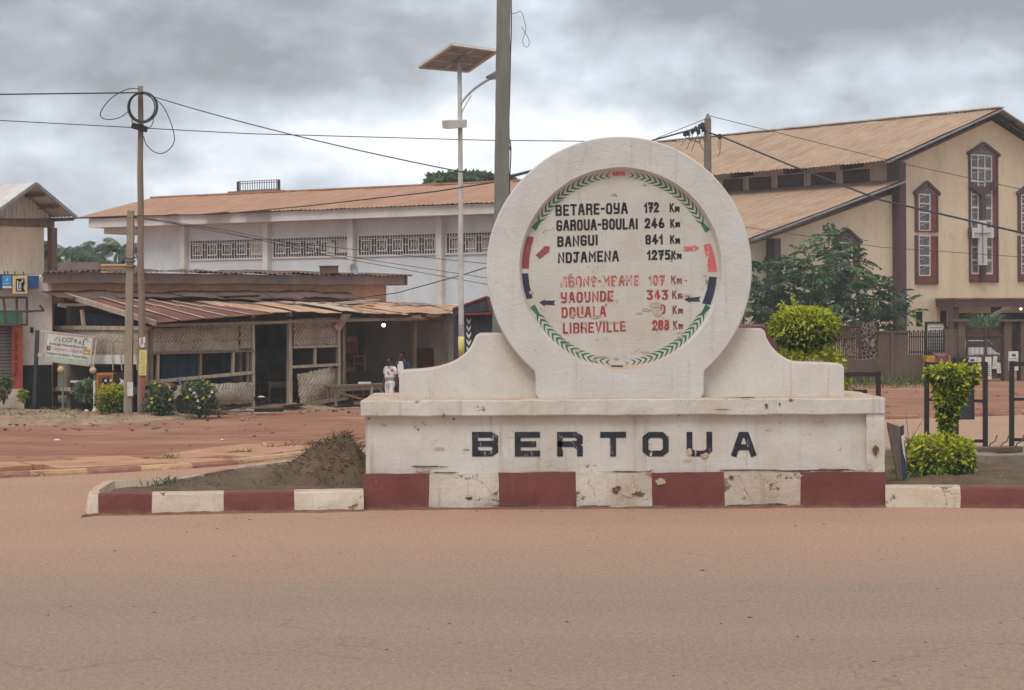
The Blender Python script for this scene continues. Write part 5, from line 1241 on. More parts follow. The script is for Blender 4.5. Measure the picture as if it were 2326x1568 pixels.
# dark red van roofs seen past the wing of the monument
cv = U(1742, 790, 62); van = thing('parked_van', 'dark red van half hidden behind the wing of the monument', 'van', (cv.x, cv.y, 0))
b = MB(); xa, xb = U(1680, 745, 62).x, U(1768, 745, 62).x; zt_ = U(1700, 738, 62).z
pr_ = [(xa - 2.2, .35), (xb + .1, .35), (xb + .1, 1.1), (xb - .25, zt_ - .15), (xb - .5, zt_), (xa - 2.0, zt_), (xa - 2.2, zt_ - .3)]
b.prism([(x, cv.y, z) for x, z in pr_], (0, 1.7, 0)); b.build('body', simple('van_red', S(110, 50, 48), S(92, 42, 42), rough=.35, spec=.5), van, bevel=.06)
b = MB(); b.prism([(x, cv.y - .012, z) for x, z in ((xa - 1.9, 1.35), (xb - .5, 1.35), (xb - .72, zt_ - .3), (xa - 1.9, zt_ - .3))], (0, .011, 0)); b.build('window', MT['dark'], van)
for x in (xa - 1.5, xb - .6):
    b = MB(); b.lathe((x, cv.y + .05, .32), [(.1, -.1), (.32, -.1), (.32, .1), (.1, .1)], 18, axis=(0, 1, 0)); b.build('wheel', MT['dark'], van)
# dark kiosk with chevrons right of the lamp post
KI = Wall(U(1085, 640, 60), (.95, -.3))
def kip(x, y, o=0): return KI.at(x, y, o)
ki = thing('kiosk', 'dark kiosk with red trim and a column of white chevrons beside the lamp post', 'kiosk', tuple(KI.W(0, 0, -1)))
a, c = kip(1030, 840), kip(1112, 712); zk_ = kip(1085, 705)[1]
b = MB(); b.wbox(KI, a[0], c[0] + 1.2, 0, zk_, -2, 0); b.build('wall', MT['dark_sheet'], ki)
b = MB(); b.prism([KI.P(1028, 702, .3), KI.P(1106, 674, .3), KI.P(1116, 706, .3), KI.P(1028, 716, .3)], -KI.n * 2); b.build('roof', MT['dark_sheet'], ki)
b = MB(); b.bar(KI.P(1028, 702, .32), KI.P(1106, 674, .32), .05); b.bar(KI.P(1055, 714, .32), KI.P(1116, 712, .32), .06); b.bar(KI.P(1116, 712, .32), KI.P(1106, 674, .32), .04); b.build('trim', simple('red_trim', S(140, 58, 54)), ki)
b = MB(); x0 = 1064.5
for i in range(6):
    y = 722 + i * 16; b.prism([KI.P(x, yy, .01) for x, yy in ((x0 - 5, y), (x0, y + 8), (x0 + 5, y), (x0 + 5, y + 7), (x0, y + 16), (x0 - 5, y + 7))], KI.n * .01)
b.build('chevrons', MT['paper'], ki)
# ------------------------------------------------------------------ foliage
def leafmat(name, c, c2, tr=0.25):
    q = NM(name, 0.6, 0.3); col = q.mix(q.rng(q.noise(1.3, 4), 0.35, 0.65), c, c2); q.color(col)
    d = q.n('ShaderNodeBsdfTranslucent'); q.l(col, d.inputs[0]); m = q.n('ShaderNodeMixShader'); m.inputs[0].default_value = tr
    out = [n for n in q.t.nodes if n.type == 'OUTPUT_MATERIAL'][0]
    q.l(q.b.outputs[0], m.inputs[1]); q.l(d.outputs[0], m.inputs[2]); q.l(m.outputs[0], out.inputs[0]); return q.m
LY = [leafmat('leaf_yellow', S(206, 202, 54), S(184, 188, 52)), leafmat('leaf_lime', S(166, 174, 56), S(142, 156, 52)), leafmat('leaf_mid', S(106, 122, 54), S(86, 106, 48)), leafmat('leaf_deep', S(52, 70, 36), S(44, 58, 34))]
LG = [leafmat('leaf_tree', S(86, 114, 72), S(72, 100, 66)), leafmat('leaf_tree_light', S(116, 142, 90), S(102, 128, 82)), leafmat('leaf_tree_dark', S(60, 82, 58), S(52, 72, 52))]
LP = [leafmat('leaf_palm', S(108, 128, 102), S(96, 116, 94)), leafmat('leaf_palm_light', S(136, 150, 124), S(120, 138, 112)), leafmat('leaf_palm_dark', S(96, 114, 98), S(86, 104, 92))]
LB_ = [leafmat('leaf_bush', S(108, 122, 84), S(94, 110, 74)), leafmat('leaf_bush_light', S(138, 146, 110), S(120, 130, 92)), leafmat('leaf_bush_dark', S(78, 90, 64), S(68, 80, 58))]
LGRASS = [leafmat('grass_green', S(104, 126, 74), S(84, 108, 62)), leafmat('grass_straw', S(172, 152, 108), S(146, 124, 86)), leafmat('grass_dark', S(66, 88, 46), S(54, 74, 40))]
MT['bark'] = simple('bark', S(98, 82, 68), S(72, 60, 50), 5, bump=.6, bsc=20, st=(3, 3, .5))
def leaf(b, p, d, L, wd, rn, mi, droop=0.0, up=None):
    d = d.normalized(); r = Vector((rn.gauss(0, 1), rn.gauss(0, 1), rn.gauss(0, 1))); s = d.cross(r)
    if s.length < 1e-3: s = d.orthogonal()
    s = s.normalized() * wd / 2; m = p + d * L * .5 + Vector((0, 0, -droop * L * .25)); e = p + d * L + Vector((0, 0, -droop * L))
    b.add([p, m + s, e, m - s], [(0, 1, 2, 3)], mi)
def rdir(rn):
    while True:
        v = Vector((rn.uniform(-1, 1), rn.uniform(-1, 1), rn.uniform(-1, 1)))
        if 0.05 < v.length < 1: return v.normalized()
def clump(b, c, r, n, L, wd, rn, pick, shell=0.55, sq=2.0, seed=0.0, droop=.2):
    """leaves through a lumpy ellipsoid (sq > 2 squares it off), outermost ones pointing outwards"""
    c = Vector(c)
    for _ in range(n):
        d = rdir(rn); k = (abs(d.x) ** sq + abs(d.y) ** sq + abs(d.z) ** sq) ** (-1 / sq)
        lump = 1 + .16 * mnoise.noise(d * 2.2 + Vector((seed, 3, 1))) + .13 * mnoise.noise(d * 5.5 + Vector((seed, 9, 1)))
        t = shell + (1 - shell) * rn.random() ** .6
        if rn.random() < .04: t *= 1.10
        p = c + Vector((d.x * r[0], d.y * r[1], d.z * r[2])) * k * lump * t
        dd = (d + rdir(rn) * .9); leaf(b, p, dd, L * rn.uniform(.6, 1.3), wd * rn.uniform(.7, 1.2), rn, pick(d, t, rn), droop)
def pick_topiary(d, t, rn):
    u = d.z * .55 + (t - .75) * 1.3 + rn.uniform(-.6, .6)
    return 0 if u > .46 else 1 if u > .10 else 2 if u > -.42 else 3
def pick3(d, t, rn):
    u = rn.random() + .25 * d.z; return 1 if u > .78 else 0 if u > .35 else 2
def stems(b, base, tips, r, rn):
    for t in tips:
        m = Vector(base).lerp(t, .5) + Vector((rn.uniform(-.1, .1), rn.uniform(-.1, .1), .05)) * (Vector(t) - Vector(base)).length
        b.tube([base, m, t], [r, r * .6, r * .2], 6)
rn = random.Random(31)
# right topiary: square hedge block, bare neck, flaring head
tb = U(2135, 1085, 31.0); s31 = 31.0 / FOC
def v31(x, y, dy=0): p = U(x, y, 31.0 + dy); return p
topi = thing('topiary_bush', 'yellow green topiary with flaring head above a square clipped block beside the monument', 'bush', (tb.x, 31.0, .25), 'clipped bushes on the island')
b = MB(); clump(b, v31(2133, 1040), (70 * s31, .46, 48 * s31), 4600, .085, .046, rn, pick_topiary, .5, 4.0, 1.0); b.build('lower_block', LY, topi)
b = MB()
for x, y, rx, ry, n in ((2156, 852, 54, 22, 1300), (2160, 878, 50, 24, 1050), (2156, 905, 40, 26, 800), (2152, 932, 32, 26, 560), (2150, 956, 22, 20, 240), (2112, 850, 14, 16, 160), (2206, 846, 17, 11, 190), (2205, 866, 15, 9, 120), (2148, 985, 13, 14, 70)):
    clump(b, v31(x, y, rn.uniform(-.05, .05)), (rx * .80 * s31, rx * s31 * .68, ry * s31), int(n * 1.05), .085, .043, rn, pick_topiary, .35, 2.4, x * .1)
for x, y in ((2140, 830), (2185, 832), (2220, 842), (2215, 862), (2160, 990)):
    p = v31(x, y + 12)
    for k in range(14): leaf(b, p + Vector((rn.uniform(-.03, .03), rn.uniform(-.03, .03), .012 * k)), rdir(rn) + Vector((.2, 0, .8)), .08, .04, rn, 0)
b.build('head', LY, topi)
b = MB(); b.tube([v31(2136, 1085), v31(2147, 1000), v31(2150, 940), v31(2156, 880)], [.04, .035, .03, .015], 8); stems(b, v31(2147, 985), [v31(2130, 930), v31(2175, 900), v31(2165, 870), v31(2200, 855), v31(2120, 870)], .018, rn); b.build('stem', MT['bark'], topi)
# round topiary behind the monument
Yb = 34.5; sb_ = Yb / FOC; c0 = U(1828, 745, Yb)
top2 = thing('topiary_bush', 'round domed yellow green topiary rising behind the right wing of the monument', 'bush', (c0.x, Yb, .25), 'clipped bushes on the island')
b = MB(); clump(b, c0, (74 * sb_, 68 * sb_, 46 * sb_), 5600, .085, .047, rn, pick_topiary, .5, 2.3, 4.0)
for x, y, h in ((1773, 690, .2), (1802, 678, .26), (1806, 690, .2)):
    p = U(x, y + 14, Yb)
    for k in range(16): leaf(b, p + Vector((rn.uniform(-.04, .04), 0, h * k / 16 - .06)), rdir(rn) + Vector((0, 0, .7)), .08, .04, rn, 0)
b.build('head', LY, top2)
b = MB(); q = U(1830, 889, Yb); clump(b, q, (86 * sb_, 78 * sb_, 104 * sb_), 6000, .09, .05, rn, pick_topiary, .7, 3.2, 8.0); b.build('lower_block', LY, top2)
b = MB(); b.tube([(c0.x, Yb, .2), (c0.x + .03, Yb, 1.2), c0], [.06, .05, .03], 8); b.build('stem', MT['bark'], top2)
# dark feathery tree by the church
Yt = 84.0; st_ = Yt / FOC
tree = thing('tree', 'dark green feathery tree growing by the churchyard before the church', 'tree', (U(1880, 800, Yt).x, Yt, 0))
b = MB()
def spray(b, p, d, n, L, rn, mats, droop=.35, pitch=.5):
    """a drooping frond with pairs of leaflets"""
    d = d.normalized(); side = d.cross(Vector((0, 0, 1)));
    if side.length < .05: side = Vector((1, 0, 0))
    side.normalize(); mi = mats(rn)
    for k in range(n):
        t = (k + 1) / n; q = p + d * L * t + Vector((0, 0, -droop * L * t * t))
        for s in (-1, 1): leaf(b, q, side * s + d * .5 + Vector((0, 0, -.25)), L * .38 * (1.15 - .6 * t), L * .13, rn, mi, .3)
pickG = lambda rn: rn.choice((0, 0, 1, 2, 2))
CL = [(1885, 540, 16, 18), (1893, 565, 34, 28), (1845, 600, 55, 42), (1915, 605, 50, 40), (1790, 620, 36, 30), (1735, 640, 40, 40), (1725, 690, 38, 40), (1790, 670, 60, 45), (1860, 660, 60, 45), (1930, 650, 55, 45), (1990, 665, 44, 34), (2030, 690, 26, 20), (1975, 710, 50, 32), (1900, 715, 55, 40), (1830, 720, 50, 36), (1760, 720, 46, 36), (2005, 735, 36, 20), (1715, 730, 24, 30), (1940, 745, 44, 18), (2040, 712, 20, 12)]
tips = []
for x, y, rx, ry in CL:
    c = U(x, y, Yt + rn.uniform(-1.2, 1.2)); tips.append(c); n = int(rx * ry * .019) + 9
    for _ in range(n):
        d = rdir(rn); t = rn.random() ** .4
        p = c + Vector((d.x * rx * st_, d.y * rx * st_, d.z * ry * st_)) * t * (1 + .3 * mnoise.noise(d * 3 + Vector((x, 0, 0))))
        spray(b, p, Vector((d.x, d.y, d.z * .5 + .15)) + rdir(rn) * .5, 7, rn.uniform(.6, 1.0), rn, pickG)
b.build('crown', LG, tree)
b = MB(); base = Vector((U(1880, 800, Yt).x, Yt, 0)); b.tube([base, base + Vector((.1, 0, 1)), base + Vector((0, 0, 2.2))], [.16, .13, .1], 10); stems(b, base + Vector((0, 0, 1.4)), tips[:-1], .07, rn); b.build('trunk', MT['bark'], tree)
# reedy bush behind the gate
gb_ = thing('reed_bush', 'tall arching grassy bush behind the barred gate', 'bush', (U(2236, 860, 86).x, 86, 0))
b = MB()
for _ in range(620):
    a = rn.uniform(-1, 1); p = Vector((gb_.location.x + a * .6, 86 + rn.uniform(-.5, .5), rn.uniform(.6, 2.0))); d = Vector((a * .7 + rn.gauss(0, .25), rn.gauss(0, .3), 1.0)); L = rn.uniform(.7, 1.25); prev = p; mi = rn.choice((0, 0, 1, 2))
    for k in range(3):
        q = prev + d.normalized() * L / 3; d = d + Vector((a * .3, 0, -.55)); s = Vector((.03 * (1 - k * .25), 0, 0)); b.add([prev - s, prev + s, q + s * .7, q - s * .7], [(0, 1, 2, 3)], mi); prev = q
b.build('foliage', LG, gb_)
# hedge and flowering bushes before the stall
def bush(name, label, cx, cy, foot, Y, rx, ry, n, mats, pick, flowers=(), L=.11, sq=2.2, group=None):
    c = U(cx, cy, Y); s = Y / FOC; t = thing(name, label, 'bush', (c.x, Y, max(0, U(cx, foot, Y).z)), group)
    b = MB(); clump(b, c, (rx * s * (.78 if sq < 3 else 1), rx * s * .7, ry * s * (.78 if sq < 3 else 1)), int(n * .5), L, L * .5, rn, pick, .2, sq, cx * .37)
    for k in range(9):
        a = rn.uniform(0, 6.28); q_ = rn.uniform(.55, .95); z_ = rn.uniform(.22, .42); clump(b, c + Vector((math.cos(a) * rx * s * q_, rn.uniform(-.2, .2), math.sin(a) * ry * s * q_)), (rx * s * z_, rx * s * z_, ry * s * z_), n // 22, L, L * .5, rn, pick, .1, 2, k)
    b.build('foliage', mats, t)
    b = MB(); f = Vector((c.x, Y, max(0, U(cx, foot, Y).z) - .05)); stems(b, f, [c + Vector((rn.uniform(-.8, .8) * rx * s, rn.uniform(-.3, .3) * rx * s, rn.uniform(-.3, .7) * ry * s)) for _ in range(9)], .02, rn); b.build('stems', MT['bark'], t)
    if flowers:
        fb = MB()
        for x, y, m in flowers:
            p = U(x, y, Y - rx * s * .75)
            for k in range(5): a = 2 * math.pi * k / 5; leaf(fb, p, Vector((math.cos(a), -.4, math.sin(a))), .055, .045, rn, m)
        fb.build('flowers', [MT['petal_yellow'], MT['petal_white']], t)
    return t
MT['petal_yellow'] = simple('petal_yellow', S(222, 214, 70)); MT['petal_white'] = simple('petal_white', S(232, 230, 222))
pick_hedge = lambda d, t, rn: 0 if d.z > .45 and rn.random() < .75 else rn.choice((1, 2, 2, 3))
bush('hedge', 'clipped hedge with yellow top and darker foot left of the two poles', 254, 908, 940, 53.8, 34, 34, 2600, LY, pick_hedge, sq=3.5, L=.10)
bush('bush', 'pale grey green bush below the white signboard', 190, 886, 910, 54.8, 27, 22, 1100, [LB_[1], LP[1], LB_[0]], pick3, L=.13)
bush('flowering_bush', 'green bush with yellow flowers right beside the wooden pole', 364, 905, 944, 52.8, 36, 36, 2300, LB_, pick3, ((352, 870, 0), (362, 876, 0), (344, 905, 0), (345, 914, 0), (384, 880, 0), (386, 908, 0), (338, 925, 0), (355, 898, 0)), group='flowering bushes before the stall')
bush('flowering_bush', 'green bush with yellow and white flowers before the sagging matting', 452, 900, 945, 52.6, 42, 38, 2800, LB_, pick3, ((470, 868, 0), (480, 873, 0), (425, 902, 0), (462, 905, 0), (432, 885, 1), (441, 893, 1), (446, 900, 1), (450, 910, 1), (476, 900, 1), (452, 926, 1), (482, 890, 1)), group='flowering bushes before the stall')
bush('bush', 'dry leggy bush at the far left before the roller shutter', 8, 880, 915, 54.9, 20, 30, 340, LB_, pick3, L=.12)
bush('bush', 'tiny bright green seedling by the step of the orange pillar', 52, 898, 912, 54.9, 14, 12, 260, [LY[1], LY[2], LY[1]], pick3, L=.1)
# far trees
def fartree(label, cx, cy, Y, parts, mats, n, L):
    t = thing('far_tree', label, 'tree', (U(cx, cy, Y).x, Y, 0)); b = MB(); s = Y / FOC
    for x, y, rx, ry in parts: clump(b, U(x, y, Y + rn.uniform(-2, 2)), (rx * s, rx * s, ry * s), int(n * rx * ry / 400), L, L * .6, rn, pick3, .3, 2, x)
    b.build('crown', mats, t)
    b = MB(); b.tube([(t.location.x, Y, 0), (t.location.x, Y, U(cx, cy, Y).z)], [.5, .25], 8); b.build('trunk', MT['bark'], t)
fartree('rounded treetop showing above the rusty roof between the lamp post and big pole', 1050, 418, 130, ((1000, 414, 26, 9), (1035, 412, 34, 12), (1075, 412, 36, 10), (1110, 416, 26, 9), (1150, 420, 20, 10)), LG, 520, .7)
fartree('dark tree beyond the balcony of the beige shop', 112, 590, 90, ((106, 590, 14, 34), (122, 604, 14, 20)), LP, 1300, .28)
def palm(label, cx, cy, Y, n, L, lean=0):
    c = U(cx, cy, Y); t = thing('palm_tree', label, 'tree', (c.x + lean, Y, 0), 'palms beyond the shops'); b = MB()
    for i in range(n):
        a = 2 * math.pi * i / n + rn.uniform(-.2, .2); d = Vector((math.cos(a), math.sin(a) * .9, rn.uniform(.35, 1.3))); Lk = L * rn.uniform(.8, 1.15); prev = c; mi = rn.choice((0, 0, 1, 2)); K = 22
        dd = d.normalized()
        for k in range(K):
            q = prev + dd * Lk / K; dd = (dd + Vector((0, 0, -.085 * (1.2 - .3 * d.z)))).normalized(); side = dd.cross(Vector((0, 0, 1)))
            if side.length < .1: side = Vector((1, 0, 0))
            side.normalize(); ll = Lk * .24 * math.sin(math.pi * min(1, .12 + .9 * (k / K)))
            for s in (-1, 1):
                for o in (0, .5):
                    leaf(b, prev.lerp(q, o), side * s * .8 + dd * .55 + Vector((0, 0, -.45)), ll, .04, rn, mi, .3)
            prev = q
    b.build('crown', LP, t)
    b = MB(); b.tube([(c.x + lean, Y, 0), (c.x + lean * .4, Y, c.z * .6), c], [.22, .18, .16], 10); b.build('trunk', MT['bark'], t)
palm('bushy palm tree just right of the beige shop balcony', 168, 580, 96, 26, 2.0); palm('smaller palm tree between the bushy palm and the white building', 216, 598, 98, 16, 1.7); palm('palm tree half hidden by the utility poles beside the white building', 276, 572, 92, 20, 1.7)

# ------------------------------------------------------------------ grass, weeds, rubble
def blades(b, pts, L, wd, rn, mats, lean=.5):
    for p in pts:
        d = Vector((rn.gauss(0, lean), rn.gauss(0, lean), 1)).normalized(); l = L * rn.uniform(.5, 1.4); s = Vector((rn.uniform(-1, 1), rn.uniform(-1, 1), 0)).normalized() * wd / 2
        m = p + d * l * .55; e = p + d * l + Vector((d.x, d.y, -.25)) * l * .3; mi = mats(rn)
        b.add([p - s, p + s, m + s * .7, e, m - s * .7], [(0, 1, 2, 3, 4)], mi)
b = MB(); pts = []
for _ in range(2600):
    x = rn.uniform(1880, 2105); y = rn.triangular(848, 884, 862); p = G(x, y); pts.append(p)
blades(b, pts, .34, .03, rn, lambda r: r.choice((0, 0, 2, 2, 1)), .35)
for x in (2010, 2030, 2065, 2078):
    blades(b, [G(x + rn.uniform(-6, 6), 866) for _ in range(9)], 1.0, .05, rn, lambda r: 0, .6)
tag(b.build('verge_grass', LGRASS, loc=(0, 0, 0)), 'green weeds along the foot of the churchyard wall', 'grass', kind='stuff')
b = MB(); pts = []
def soilz(x, y): p = Vector((x, y, 0)); return .25 + .05 * mnoise.noise(p * 1.2) + .03 * mnoise.noise(p * 4.3)
for _ in range(2600):
    x = rn.uniform(pl.x + .3, 13); y0 = lerpx(fl, x) + .28; y1 = lerpx(bl, x) - .2
    if y1 < y0: continue
    y = y0 + (y1 - y0) * rn.random()
    if mnoise.noise(Vector((x * .9, y * .9, 3))) < rn.uniform(-.25, .45): continue
    if xl - .1 < x < xr + .1 and y < YF + D: continue
    pts.append(Vector((x, y, soilz(x, y))))
blades(b, pts, .09, .016, rn, lambda r: r.choice((0, 1, 1, 2)), .7)
for x, y in ((360, 1104), (385, 1098), (700, 1090), (735, 1082), (745, 1078), (2040, 1078), (2070, 1085)):
    p = G(x, y, .26); blades(b, [p + Vector((rn.gauss(0, .12), rn.gauss(0, .12), 0)) for _ in range(30)], .13, .014, rn, lambda r: r.choice((0, 0, 2)), .5)
tag(b.build('island_grass', LGRASS, loc=(0, 0, 0)), 'sparse weeds on the dark soil of the island', 'grass', kind='stuff')
b = MB(); pts = []
for _ in range(2400):
    x = rn.uniform(-60, 520); y = rn.triangular(905, 965, 918) if x < 340 else rn.uniform(930, 950); pts.append(G(x, y) + Vector((0, 0, .1)))
blades(b, pts, .14, .025, rn, lambda r: r.choice((1, 1, 1, 0, 2)), .8)
for (x, y) in ((390, 1072), (545, 1058), (660, 1046), (620, 1050), (700, 1040)): blades(b, [G(x + rn.gauss(0, 14), y - 22 + rn.gauss(0, 1.5)) + Vector((0, 0, .08)) for _ in range(26)], .10, .016, rn, lambda r: r.choice((0, 2)), .6)
tag(b.build('dry_grass', LGRASS, loc=(0, 0, 0)), 'straw coloured dry grass on the littered bank before the shops', 'grass', kind='stuff')
# soil heap at the left end of the monument
hp = U(780, 1060, 30.6); hx, hy = hp.x, 30.6; heap = thing('soil_heap', 'mound of dark earth and dry grass roots against the left end of the monument', 'soil heap', (hx, hy, .2))
def heapz(x, y):
    p = Vector((x, y, 0)); dx = x - hx; r = math.hypot(dx / (1.35 if dx < 0 else .72), (y - hy) / .95); h = .80 * max(0, 1 - r) ** .95 if r < 1 else 0
    return h * (1 + .25 * mnoise.noise(p * 2.5)) + (.06 * mnoise.noise(p * 4) + .05 * mnoise.noise(p * 9)) * min(1, h * 6)
b = MB(); n = 64; vs = []
for j in range(n + 1):
    for i in range(n + 1):
        x = hx - 1.4 + 2.15 * i / n; y = hy - 1 + 2 * j / n; vs.append((x, y, .23 + heapz(x, y)))
b.add(vs, [(j * (n + 1) + i, j * (n + 1) + i + 1, (j + 1) * (n + 1) + i + 1, (j + 1) * (n + 1) + i) for j in range(n) for i in range(n)]); b.build('earth', MT['soil'], heap, smooth=True)
b = MB(); pts = []
for _ in range(1300):
    x = hx + rn.gauss(-.1, .42); y = hy + rn.gauss(-.1, .45); h = heapz(x, y)
    if h > .03 and x < xl + .3: pts.append(Vector((x, y, .22 + h)))
blades(b, pts, .13, .014, rn, lambda r: r.choice((1, 1, 3, 3, 3)), 1.6)
o = b.build('roots', LGRASS + [simple('dry_root', S(84, 68, 54), S(64, 52, 42))], heap); o['kind'] = 'stuff'
# rubble and litter
def stones(b, pts, r0, r1, rn, mis):
    for p in pts:
        r = rn.uniform(r0, r1); vs = []; k = 7
        sx, sy, sz = r * rn.uniform(.8, 1.6), r * rn.uniform(.7, 1.2), r * rn.uniform(.4, .8)
        for i in range(4):
            t = math.pi * (i + .5) / 4
            for j in range(k): a = 2 * math.pi * j / k; q = rn.uniform(.8, 1.2); vs.append(p + Vector((sx * math.sin(t) * math.cos(a) * q, sy * math.sin(t) * math.sin(a) * q, sz * math.cos(t))))
        b.add(vs, [(i * k + j, (i + 1) * k + j, (i + 1) * k + (j + 1) % k, i * k + (j + 1) % k) for i in range(3) for j in range(k)] + [list(range(k)), list(range(3 * k, 4 * k))], rn.choice(mis))
MT['stone'] = simple('stone', S(168, 142, 120), S(136, 110, 92), 8); MT['stone_red'] = simple('laterite', S(150, 96, 74), S(128, 80, 62), 8); MT['litter'] = simple('litter_white', S(226, 222, 214)); MT['stone_dark'] = simple('stone_dark', S(84, 66, 56))
b = MB(); pts = [G(rn.uniform(-60, 620), rn.uniform(920, 982)) + Vector((0, 0, .05)) for _ in range(150)] + [G(rn.uniform(440, 830), rn.gauss(936, 4)) + Vector((0, 0, .05)) for _ in range(60)]
stones(b, pts, .015, .06, rn, (0, 0, 0, 1, 3))
stones(b, [G(rn.uniform(-60, 820), rn.uniform(965, 1050)) for _ in range(50)], .015, .05, rn, (0, 1, 1, 3)); stones(b, [G(rn.uniform(2000, 2400), rn.uniform(880, 945)) for _ in range(70)], .02, .07, rn, (0, 1, 1))
stones(b, [G(rn.uniform(-50, 2400), 1160 + 380 * rn.random() ** 2) for _ in range(170)], .006, .02, rn, (0, 3, 3, 1))
stones(b, [G(x, y) for x, y in ((405, 994), (438, 960), (505, 1000), (600, 1008), (333, 962), (2065, 872), (2085, 868), (130, 1000), (500, 945), (690, 1018))], .03, .065, rn, (2, 0))
tag(b.build('rubble', [MT['stone'], MT['stone_red'], MT['litter'], MT['stone_dark']], loc=(0, 0, 0)), 'stones, clods and litter strewn over the red earth', 'rubble', kind='stuff')
b = MB()
for x, y, L, a, m in ((545, 940, .9, .3, 0), (560, 942, .5, -.5, 1), (600, 937, 1.3, .15, 0), (625, 936, .8, -.2, 2), (652, 934, .6, .4, 0), (580, 944, .8, .1, 2), (690, 930, 1.4, .05, 0), (740, 928, 1.6, .1, 2), (500, 944, .7, .5, 2), (470, 946, .9, -.1, 0), (800, 926, 1.2, .0, 0), (420, 948, 1.2, .1, 2)):
    p = G(x, y) + Vector((0, 0, .14)); d = Vector((math.cos(a), math.sin(a) + .5, rn.uniform(-.1, .15))).normalized(); b.bar(p, p + d * L, rn.uniform(.08, .2), rn.uniform(.03, .1), (0, 0, 1), m)
tag(b.build('scrap_wood', [MT['wood'], MT['wood_pale'], MT['wood_dark']], loc=(0, 0, 0)), 'broken boards and offcuts lying along the foot of the stall', 'scrap wood', kind='stuff')

# ------------------------------------------------------------------ sign racks on the island
slab = MB(); a0 = U(2206, 1062, 32.9); slab.box(a0.x, a0.x + 4.6, 32.9, 34.9, .2, .42); slab.roughen(.25, .025, 2)
tag(slab.build('concrete_slab', MT['concrete'], bevel=.02), 'low concrete plinth under the black frame right of the clipped bush', 'slab')
YR = 34.0
def frame_at(px, label, proto=None):
    if proto is None:
        base = U(2100, 1030, YR); t = thing('metal_frame', label, 'frame', (base.x, YR, .42), 'black metal frames on the island')
        def bar(x0, y0, x1, y1, w_, o=0): b.bar(U(x0, y0, YR + o), U(x1, y1, YR + o), w_, w_, (0, 1, 0))
        for (x, y0, y1) in ((2104, 822, 1030), (2237, 822, 1034)):
            b = MB(); b.bar(U(x, y1, YR), U(x, y0, YR), .075, .075, (0, 1, 0)); b.build('post', MT['black_metal'], t)
        for (x0, x1, y, wd) in ((2108, 2233, 828, .075), (2108, 2168, 1000, .055), (2176, 2233, 1002, .055), (2108, 2170, 908, .05), (2207, 2233, 911, .05)):
            b = MB(); b.bar(U(x0, y, YR + .004), U(x1, y, YR + .004), wd, wd, (0, 1, 0)); b.build('rail', MT['black_metal'], t)
        b = MB(); b.bar(U(2172, 950, YR), U(2172, 1006, YR), .06, .06, (0, 1, 0)); b.build('stub_post', MT['black_metal'], t)
        b = MB(); a, c = U(2172, 948, YR), U(2206, 868, YR); b.box(a.x, c.x, YR - .02, YR + .02, a.z, c.z); b.build('panel', simple('slate_panel', S(72, 76, 82), S(60, 62, 68), 3), t)
        b = MB()
        for q4 in ((a.x - .04, a.x, a.z - .04, c.z + .04), (c.x, c.x + .04, a.z - .04, c.z + .04), (a.x, c.x, a.z - .04, a.z), (a.x, c.x, c.z, c.z + .04)): b.box(q4[0], q4[1], YR - .03, YR + .03, q4[2], q4[3])
        b.build('panel_frame', MT['black_metal'], t); return t
    t = copy_tree(proto); t.location.x += px * YR / FOC; t['label'] = label; return t
fr = frame_at(0, 'black tube frame standing behind the flaring topiary')
f2 = frame_at(193, 'black tube frame cut by the right edge of the picture', fr); f3 = frame_at(-243, 'black tube frame half hidden behind the right wing of the monument', fr); f3.location.z -= .16
# broken leaning post box
lp_b, lp_t = U(2043, 1088, 30.0), U(2031, 964, 30.0)
t = thing('broken_sign_post', 'leaning box shaped stump of a blue sign post by the monument corner', 'sign post', (lp_b.x, 30.0, .25))
b = MB(); w_ = .13
def lpp(x, y, Y): return U(x, y, Y)
b.prism([lpp(2038, 1090, 29.8), lpp(2049, 1090, 29.8), lpp(2043, 970, 29.8), lpp(2015, 960, 29.8), lpp(2016, 975, 29.8)], (.02, .16, 0)); b.build('box', simple('stump_brown', S(120, 108, 96), S(92, 82, 76), 5, st=(4, 4, .6)), t)
b = MB(); b.prism([lpp(2049.5, 1090, 29.81), lpp(2058, 1086, 29.9), lpp(2052, 966, 29.9), lpp(2043.5, 970, 29.81)], (.02, .12, 0)); b.build('side', simple('stump_blue', S(64, 82, 118), S(54, 66, 90), 4), t)
b = MB(); b.prism([lpp(2046, 992, 29.78), lpp(2055, 985, 29.8), lpp(2053, 1010, 29.8), lpp(2057, 1050, 29.8), lpp(2051, 1030, 29.78)], (0, .01, 0)); b.build('scrap', MT['paper'], t)
b = MB(); rr = random.Random(3)
for k in range(5):
    p = U(2072 + k * 3, 1080, 31); b.tube([p, p + Vector((rr.uniform(-.2, .1), 0, .35)), p + Vector((rr.uniform(-.3, .2), 0, .6 + .1 * k))], [.008, .006, .003], 5)
tag(b.build('dry_stalks', MT['bark']), 'thin bare stalks between the leaning stump and the topiary', 'plant')
# loose concrete block with bent wire on the slab
p = U(2256, 1035, 33.6); b = MB(); b.box(p.x - .45, p.x + .45, 33.4, 33.75, .42, .50); b.roughen(.12, .02, 3)
for dx in (-.1, .1, .35): b.tube([Vector((p.x + dx, 33.6, .46)), Vector((p.x + dx + .05, 33.6, .56)), Vector((p.x + dx + .12, 33.58, .6)), Vector((p.x + dx + .16, 33.6, .70))], .012, 5)
tag(b.build('broken_block', MT['fence_conc']), 'flat broken block with bent rods lying on the concrete plinth', 'block')
